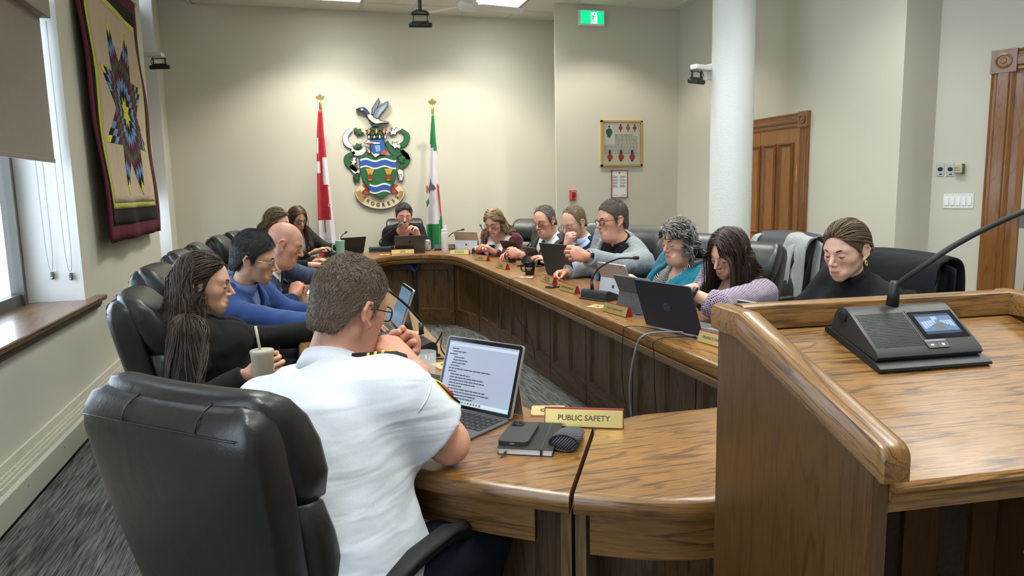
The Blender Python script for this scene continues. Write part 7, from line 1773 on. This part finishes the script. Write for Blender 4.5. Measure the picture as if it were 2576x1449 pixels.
# 6 woman with glasses beside the flag
hd = dep(748, 550, 7.55); pl = (-.10, 8.18)
INFO['flagw'] = person(dict(label='woman with long brown hair, glasses and an olive jacket beside the red and white flag', seed=6, head=hd, hs=1.08, look=(150, 20, 0), pel=pl, az=146, build='f', bust=.02, skin=SK_L, face=dict(w=.96, jaw=.92, neck=.044), lid=.75,
    arms=dict(R=dict(w=V3(.10, 7.78, .815), pose='rest'), L=dict(w=V3(.38, 7.88, .83), pose='grip')), hair=dict(style='long', n=1300, length=.44, col=(.040, .020, .014), col2=(.22, .12, .055), part=(.01, 1), back=.6, rad=.0026),
    cloth=dict(top=dict(name='jacket', mat=F_dkgreen, vz=.1, vw=.10), inner=dict(name='blouse', mat=F_wshirt, scoop=.09)), glasses=(m_black, .0014, (.026, .019))))
# 7 woman speaking at the far end
hd = dep(1016, 542, 7.95); pl = (1.15, 8.42)
INFO['speaker'] = person(dict(label='woman in a black blazer, hair tied back, speaking at the far end', seed=7, head=hd, hs=1.12, look=(183, 12, -3), pel=pl, az=186, build='f', s=1.12, bust=.02, skin=('rosy', (.68, .38, .30)), face=dict(w=.98, jaw=.95, neck=.045), lid=.7, mouth=.004, blush=.7,
    arms=dict(L=dict(w=dep(1052, 594, 7.82), hint=(.5, .2, -1), f=unit(V3(-.25, -.05, 1)), p=(-.9, -.3, .1), pose='grip'), R=dict(w=V3(.98, 7.92, .815), pose='rest')),
    hair=dict(style='up', n=1300, length=.20, off=.010, col=(.010, .008, .009), col2=(.06, .05, .05), back=.0, rad=.0026, steps=18, knot=(0, -.115, -.02), part=(-.012, 1)),
    cloth=dict(top=dict(name='blazer', mat=F_blackj, vz=.12, vw=.085), inner=dict(name='top', mat=F_black, scoop=.085))))
# 8 woman in burgundy
hd = dep(1243, 558, 7.1); pl = (2.00, 7.12)
INFO['burg'] = person(dict(label='woman with long blonde-tipped hair, glasses and a burgundy blazer looking down', seed=8, knees=((.10, .20, .50), (-.10, .20, .50)), head=hd, hs=1.1, look=(222, 26, 4), pel=pl, az=232, build='f', s=1.10, bust=.03, skin=SK_L, face=dict(w=.97, jaw=.93, neck=.044), lid=.8,
    arms=dict(R=dict(w=V3(1.70, 7.00, .815), pose='rest'), L=dict(w=V3(1.78, 6.74, .815), pose='type')), hair=dict(style='long', n=1300, length=.40, col=(.14, .085, .045), col2=(.52, .37, .17), part=(.0, 1), back=.8, rad=.0027, tuck=True),
    cloth=dict(top=dict(name='blazer', mat=F_burg, vz=-.1, vw=.13), inner=dict(name='blouse', mat=F_dots, scoop=.085)), glasses=(m_black, .0016, (.026, .019))))
# 9 grey suit
hd = dep(1370, 556, 6.3); pl = (2.22, 6.20)
INFO['grey'] = person(dict(label='man with receding grey-brown hair, glasses and a charcoal suit with olive tie', seed=9, head=hd, hs=1.06, look=(240, 16, 6), pel=pl, az=252, build='big', s=1.04, hunch=.03, skin=SK_R, face=dict(w=1.02, jaw=1.06, fat=.006), lid=.6, browz=.003,
    arms=dict(R=dict(w=V3(1.85, 6.30, .82), pose='type'), L=dict(w=V3(1.80, 5.92, .86), pose='grip', f=(-1, .2, .2), p=(0, .9, -.2))), hair=dict(style='short', n=3800, length=.032, off=.012, col=(.06, .045, .033), col2=(.26, .23, .19), kind='receding', top=.0, rad=.0012, lift=.16, flow=(0, -1, -.3)),
    cloth=dict(top=dict(name='suit_jacket', mat=F_grey, vz=.12, vw=.10), inner=dict(name='shirt', mat=F_wshirt), collar=dict(mat=F_wshirt), tie=F_tie), glasses=(m_black, .0012, (.025, .018))))
# 10 navy suit
hd = dep(1443, 560, 5.7); pl = (2.24, 5.54)
INFO['navy'] = person(dict(label='balding man with thin-rimmed glasses in a dark navy suit, hand at his mouth', seed=10, head=hd, hs=1.08, look=(248, 22, 0), pel=pl, az=256, build='m', s=1.08, hunch=.04, skin=SK_L, face=dict(w=1.0, jaw=1.02), lid=.6, brow=(.14, .10, .06),
    arms=dict(R=dict(w=dep(1426, 618, 5.5), f=unit(V3(.15, -.15, 1)), p=(.9, .1, .2), pose='fist', hint=(-.4, .5, -1)), L=dict(w=V3(1.90, 5.35, .815), pose='rest')), hair=dict(style='short', n=3600, length=.020, off=.008, col=(.10, .065, .035), col2=(.32, .23, .13), kind='receding', top=.0, rad=.0011, lift=.22),
    cloth=dict(top=dict(name='suit_jacket', mat=F_navy2, vz=.12, vw=.10), inner=dict(name='shirt', mat=F_ltblue), collar=dict(mat=F_ltblue, gap=.5)), glasses=(m_steel, .0009, (.024, .016))))
# 11 checked jacket
hd = dep(1540, 552, 4.88); pl = (2.22, 4.82)
INFO['plaid'] = person(dict(label='large man in a grey checked jacket leaning forward to his laptop', seed=11, head=hd, hs=1.07, look=(266, 8, 0), pel=pl, az=258, build='big', s=1.08, hunch=.05, skin=SK_R, face=dict(w=1.02, jaw=1.06, fat=.003), lid=.45,
    arms=dict(L=dict(w=dep(1474, 645, 4.42), f=unit(V3(-.9, -.05, .25)), p=(.2, .9, -.3), pose='grip', hint=(.2, -.6, -1)), R=dict(w=V3(1.80, 4.80, .815), pose='grip', p=(0, -.6, -.6))), hair=dict(style='short', n=5500, length=.016, off=.010, col=(.040, .028, .022), col2=(.19, .15, .12), top=.006, rad=.0010, lift=.32),
    cloth=dict(top=dict(name='checked_jacket', mat=F_plaid, vz=.12, vw=.10, fold=.003), inner=dict(name='shirt', mat=F_black), collar=dict(mat=F_black, gap=.5)), glasses=(m_black, .0020, (.026, .017))))
# 12 teal
hd = dep(1704, 606, 4.5); pl = (2.32, 4.14)
INFO['teal'] = person(dict(label='woman with curly grey hair in a teal blazer over a black and white blouse', seed=12, head=hd, hs=1.08, look=(254, 12, 0), pel=pl, az=258, build='ff', bust=.035, skin=SK_L, face=dict(w=.99, jaw=.96, fat=.003), lid=.45,
    arms=dict(R=dict(w=V3(2.0, 4.30, .82), pose='type'), L=dict(w=V3(2.0, 3.98, .82), pose='type')), hair=dict(style='long', n=1150, length=.165, col=(.045, .040, .035), col2=(.42, .40, .36), part=(.015, 1), back=.9, rad=.0026, curl=.007, off=.024, steps=26, tipw=.6, tuck=True),
    cloth=dict(top=dict(name='blazer', mat=F_teal, vz=-.1, vw=.085), inner=dict(name='blouse', mat=F_maze, vneck=.62))))
# 13 purple check
hd = dep(1832, 636, 3.86); pl = (2.28, 3.54)
INFO['purple'] = person(dict(label='woman with straight dark bob in a purple and white checked blazer, typing', seed=13, fine=True, head=hd, hs=1.08, look=(252, 22, -4), pel=pl, az=252, build='ff', bust=.035, hunch=.05, skin=SK_L, face=dict(w=.98, jaw=.95, neck=.045), lid=.8,
    arms=dict(L=dict(e=dep(1800, 768, 3.40), w=dep(1728, 730, 3.42), f=unit(V3(-.9, .3, -.25)), pose='rest'), R=dict(w=V3(1.98, 3.66, .815), pose='type')), hair=dict(style='long', n=1800, length=.31, col=(.018, .011, .010), col2=(.085, .045, .032), part=(.005, 1), back=.25, rad=.0023, off=.018),
    cloth=dict(top=dict(name='checked_blazer', mat=F_purple, sleeve=dict(L=1.28, R=1.8), vz=-.1, vw=.11), inner=dict(name='top', mat=F_black, vneck=.45))))
# 14 black sweater
hd = dep(2128, 628, 3.10); pl = (2.42, 2.68)
INFO['sweater'] = person(dict(label='woman with brown hair in a low bun, gold earrings and a black sweater', seed=14, fine=True, head=hd, hs=1.05, look=(254, 14, 0), pel=pl, az=262, build='f', bust=.025, skin=SK_P, face=dict(w=.97, jaw=.94, neck=.044), lid=.35, lip=(.80, .44, .44),
    arms=dict(R=dict(w=V3(1.96, 2.80, .82), pose='type'), L=dict(w=V3(1.94, 2.48, .82), pose='type')), hair=dict(style='up', n=2000, length=.21, off=.012, col=(.035, .021, .013), col2=(.20, .125, .07), back=.0, rad=.0021, steps=20, knot=(0, -.118, -.030), part=(.012, 1)),
    cloth=dict(top=dict(name='sweater', kind='sweater', mat=F_black))))
# ------------------------------------------------------------------ accessories and details on people
def bvh_of(o):
    me = o.data; off = o.parent.location if o.parent else Vector((0, 0, 0))
    return BVHTree.FromPolygons([v.co+off for v in me.vertices], [tuple(p.vertices) for p in me.polygons])
wi = INFO['white']; sh_o = [c for c in wi['root'].children if c.name.startswith('uniform_shirt')][0]; bv = bvh_of(sh_o); RTw = wi['RT']; Tw = wi['T']
def shirt_hit(lp, ld):
    o = wi['wld'](np.array([lp]))[0]; d = RTw@np.array(ld, float); h = bv.ray_cast(Vector(o), Vector(d), 1.0); return None if h[0] is None else (np.array(h[0]), np.array(h[1]))
m_seam = M('seam thread', (.62, .65, .72), .8)
for sx in (-1, 1):       # back darts
    pts = []
    for z in np.linspace(.74, -.05, 26):
        h = shirt_hit((sx*(.085+.03*(1-z)*.3+.012*math.sin(z*9)), -.6, z*Tw), (0, 1, 0))
        if h: pts.append(h[0]+h[1]*.0008)
    if len(pts) > 4: mb = MB().tube(pts, .0026, 6); wi['out']('back_dart', np.array(mb.v), mb.f, F_white)
# armhole seam on the right sleeve
S, E, Wt = wi['arms']['R']; dS = unit(E-S); pts = []
ax = unit(np.cross(dS, V3(0, 0, 1))); ay = np.cross(dS, ax)
for q in np.linspace(0, 2*PI, 34):
    o = S+dS*.015+.25*(math.cos(q)*ax+math.sin(q)*ay); h = bv.ray_cast(Vector(o), Vector(-(math.cos(q)*ax+math.sin(q)*ay)), .25)
    if h[0] is not None and h[3] > .06: pts.append(np.array(h[0])+np.array(h[1])*.0008)
    else:
        if len(pts) > 5: mb = MB().tube(pts, .0018, 6); wi['out']('armhole_seam', np.array(mb.v), mb.f, F_white)
        pts = []
if len(pts) > 5: mb = MB().tube(pts, .0018, 6); wi['out']('armhole_seam', np.array(mb.v), mb.f, F_white)
# cuff hem of the sleeve
def patch_on(pts_uv, org, ux, uy, dirn, off_, mat, name, th=.0022):
    """small flat patch pressed on the shirt: points (u,v) cast along dirn"""
    top = []
    for u, v in pts_uv:
        h = bv.ray_cast(Vector(org+ux*u+uy*v-dirn*.12), Vector(dirn), .4)
        if h[0] is None: return
        top.append((np.array(h[0]), np.array(h[1])))
    n = len(top); V = [p+nn*(off_+th) for p, nn in top]+[p+nn*(off_-.004) for p, nn in top]; c = np.mean(V[:n], 0); V.append(c+top[0][1]*.002)
    F = [(i, (i+1) % n, 2*n) for i in range(n)]+[(i, n+i, n+(i+1) % n, (i+1) % n) for i in range(n)]; wi['out'](name, np.array(V), F, mat)
m_ylw = M('badge yellow', (.65, .45, .02), .6); m_bad = M('badge black', (.012, .012, .012), .7)
for sg, sd in ((1, 'R'),):
    S, E, Wt = wi['arms'][sd]; nk = wi['wld'](np.array([[sg*.085, .0, Tw*.97]]))[0]; a = S+unit(S-nk)*.012; up = RTw[:, 2]
    ux = unit(a-nk); uy = unit(np.cross(up, ux)); L = np.linalg.norm(a-nk)
    q = [(0.01, .022), (.01, -.022), (L, -.026), (L+.012, 0), (L, .026)]
    patch_on(q, nk, ux, uy, -up, .003, m_bad, 'epaulette', .006)
    for k in range(4):
        u = L*(.40+.15*k); patch_on([(u, .025), (u, -.025), (u+.009, -.025), (u+.009, .025)], nk, ux, uy, -up, .009, m_ylw, 'rank_bar', .003)
# shoulder patch, facing out and slightly forward
S, E, Wt = wi['arms']['R']; dS = unit(E-S); outd = unit(RTw[:, 0]*.5+RTw[:, 1]*.85+RTw[:, 2]*.2); outd = unit(outd-(outd@dS)*dS); sidd = np.cross(outd, dS); c0 = S+dS*.085
shd = [(-.036, -.05), (.036, -.05), (.042, .0), (.03, .04), (0, .062), (-.03, .04), (-.042, 0)]
patch_on(shd, c0, sidd, dS, -outd, .001, m_ylw, 'shoulder_patch'); patch_on([(u*.86, v*.88) for u, v in shd], c0, sidd, dS, -outd, .0035, m_bad, 'patch_field'); patch_on([(.018*math.cos(q), .018*math.sin(q)+.005) for q in np.linspace(0, 2*PI, 10, endpoint=False)], c0, sidd, dS, -outd, .0055, M('badge red', (.45, .03, .02), .6), 'patch_emblem')
patch_on([(-.028, -.042), (.028, -.042), (.030, -.028), (-.030, -.028)], c0, sidd, dS, -outd, .0055, m_ylw, 'patch_lettering')
# watches, rings, earrings, bun, pins
m_link = M('watch steel', (.45, .45, .46), .3, .9)
band(INFO['plaid'], 'L', .93, .040, .022, m_link, 'watch_band', (V3(-.1, -1, .35), .036, .042, m_ceram))
band(INFO['navy'], 'R', .93, .036, .020, m_black, 'watch_band', (V3(-.6, -.7, 0), .034, .034, m_ceram))
band(INFO['purple'], 'L', .80, .036, .024, m_black, 'watch_band')
band(INFO['speaker'], 'L', .93, .030, .010, m_alul, 'bracelet'); band(INFO['teal'], 'L', .93, .034, .008, m_alul, 'bracelet')
sw = INFO['sweater']
for sg in (1, -1):
    mb = MB().tube([(sg*.080, -.006+.006*math.cos(q), -.056+.010*math.sin(q)) for q in np.linspace(0, 2*PI, 17)], .0036, 8, False); sw['out']('hoop_earring', sw['hw'](mb.v), mb.f, m_brass)
def bun(info, c, r, mat, n=70, seed=5):
    rng = np.random.default_rng(seed); P = []
    for k in range(n):
        a0 = rng.random()*6.28; tl = rng.normal(0, .5); rr = r*(.75+.3*rng.random()); ax_ = unit(V3(rng.normal(0, .35), -1, rng.normal(0, .35))); x = unit(np.cross(ax_, V3(.3, .1, 1))); y = np.cross(ax_, x)
        P.append([np.array(c)+rr*(math.cos(a0+q)*x+math.sin(a0+q)*y)+ax_*r*.5*(rng.random()-.4) for q in np.linspace(0, 3.6, 14)])
    P = np.array(P); V, F, tn = strand_mesh(P, np.full(14, r*.16), np.tile([[0, -1., 0.]], (n, 1)), np.clip(rng.normal(.4, .25, (n, 1)), 0, 1)+np.zeros((1, 14)))
    mb = MB(); mb.ell(c, (r*.9, r*.8, r*.9), 14, 9); V2 = np.array(mb.v); F2 = [tuple(f) for f in mb.f]
    info['out']('hair_bun', info['hw'](V), F.tolist(), mat, True, np.stack([tn]*3, 1)); info['out']('bun_core', info['hw'](V2), F2, mat, True, np.full((len(V2), 3), .25))
bun(sw, (0, -.128, -.030), .034, MATS['hair '+sw['root']['label'][:28]]); sp = INFO['speaker']; bun(sp, (0, -.125, -.02), .026, MATS['hair '+sp['root']['label'][:28]])
# ------------------------------------------------------------------ garments on chairs
def coat(chairo, label, mat, lining, name, full, w=.26):
    t = thing(name, label, 'coat'); t.location = chairo.location; t.rotation_euler = chairo.rotation_euler; kz = chairo.scale[2]
    rng = np.random.default_rng(8)
    def sheet(x0, x1, path, nm, m, wob=.012, flare=0., nx=14):
        P_ = np.array([p[:2] for p in spline([(a, b_, 0) for a, b_ in path], 6)]); V = []
        for i, (y, z) in enumerate(P_):
            v = i/(len(P_)-1)
            for j in range(nx):
                u = j/(nx-1); x = -(x0+(x1-x0)*u); x *= 1+flare*v; wv = wob*math.sin(u*8+v*5)*(.3+v); cv = .045*(x/.27)**2
                V.append((x, y+wv+cv, z*kz+.004*math.sin(u*5+1)-.02*abs(x/.27)**3))
        F = [(i*nx+j, (i+1)*nx+j, (i+1)*nx+j+1, i*nx+j+1) for i in range(len(P_)-1) for j in range(nx-1)]
        o = link(nm, mkmesh(nm, V, F, [m, lining], True), t); md = o.modifiers.new('thickness', 'SOLIDIFY'); md.thickness = .010; md.material_offset = 1; md.offset = -1; return o
    back = [(-.26, 1.03), (-.30, 1.10), (-.38, 1.137), (-.455, 1.11), (-.475, 1.02), (-.47, .85), (-.46, .60), (-.455, .42)]
    sheet(-w, w, back, 'back_panel', mat, .012, .06)
    fr = [(-.36, 1.138), (-.28, 1.12), (-.235, 1.02), (-.215, .85), (-.19, .66), (-.18, .50)]
    if full: sheet(-w*1.02, w*1.02, fr[:4]+[(-.21, .80)], 'front_panel', mat, .010, .04); sheet(-w*1.1, -w*.8, [(-.38, 1.10), (-.38, .95), (-.36, .75), (-.35, .55)], 'sleeve', mat); sheet(w*.8, w*1.12, [(-.38, 1.10), (-.38, .95), (-.36, .75), (-.35, .55)], 'sleeve', mat)
    else:
        sheet(-w, -w*.82, fr, 'front_panel', mat, .008, .06, 6); sheet(w*.15, w*1.02, fr, 'front_panel', mat, .010, .05)
        sheet(w*.12, w*.55, [(-.33, 1.135), (-.25, 1.06), (-.21, .95), (-.19, .84), (-.185, .76)], 'lapel', mat, .004, .02, 8)
        sheet(w*.85, w*1.15, [(-.38, 1.10), (-.36, .95), (-.34, .75), (-.33, .55)], 'sleeve', mat, .008, 0, 8)
F_coat = fabric('grey wool', (.24, .25, .25), 'heather', (.34, .35, .35), bump=.2); F_lin = M('dark lining', (.03, .033, .04), .6)
coat(CH_E, 'light grey wool coat hung over the empty chair', F_coat, F_lin, 'coat', False)
coat(CH_S, 'black jacket hung over the chair of the woman in the black sweater', F_black, F_black, 'jacket', True)
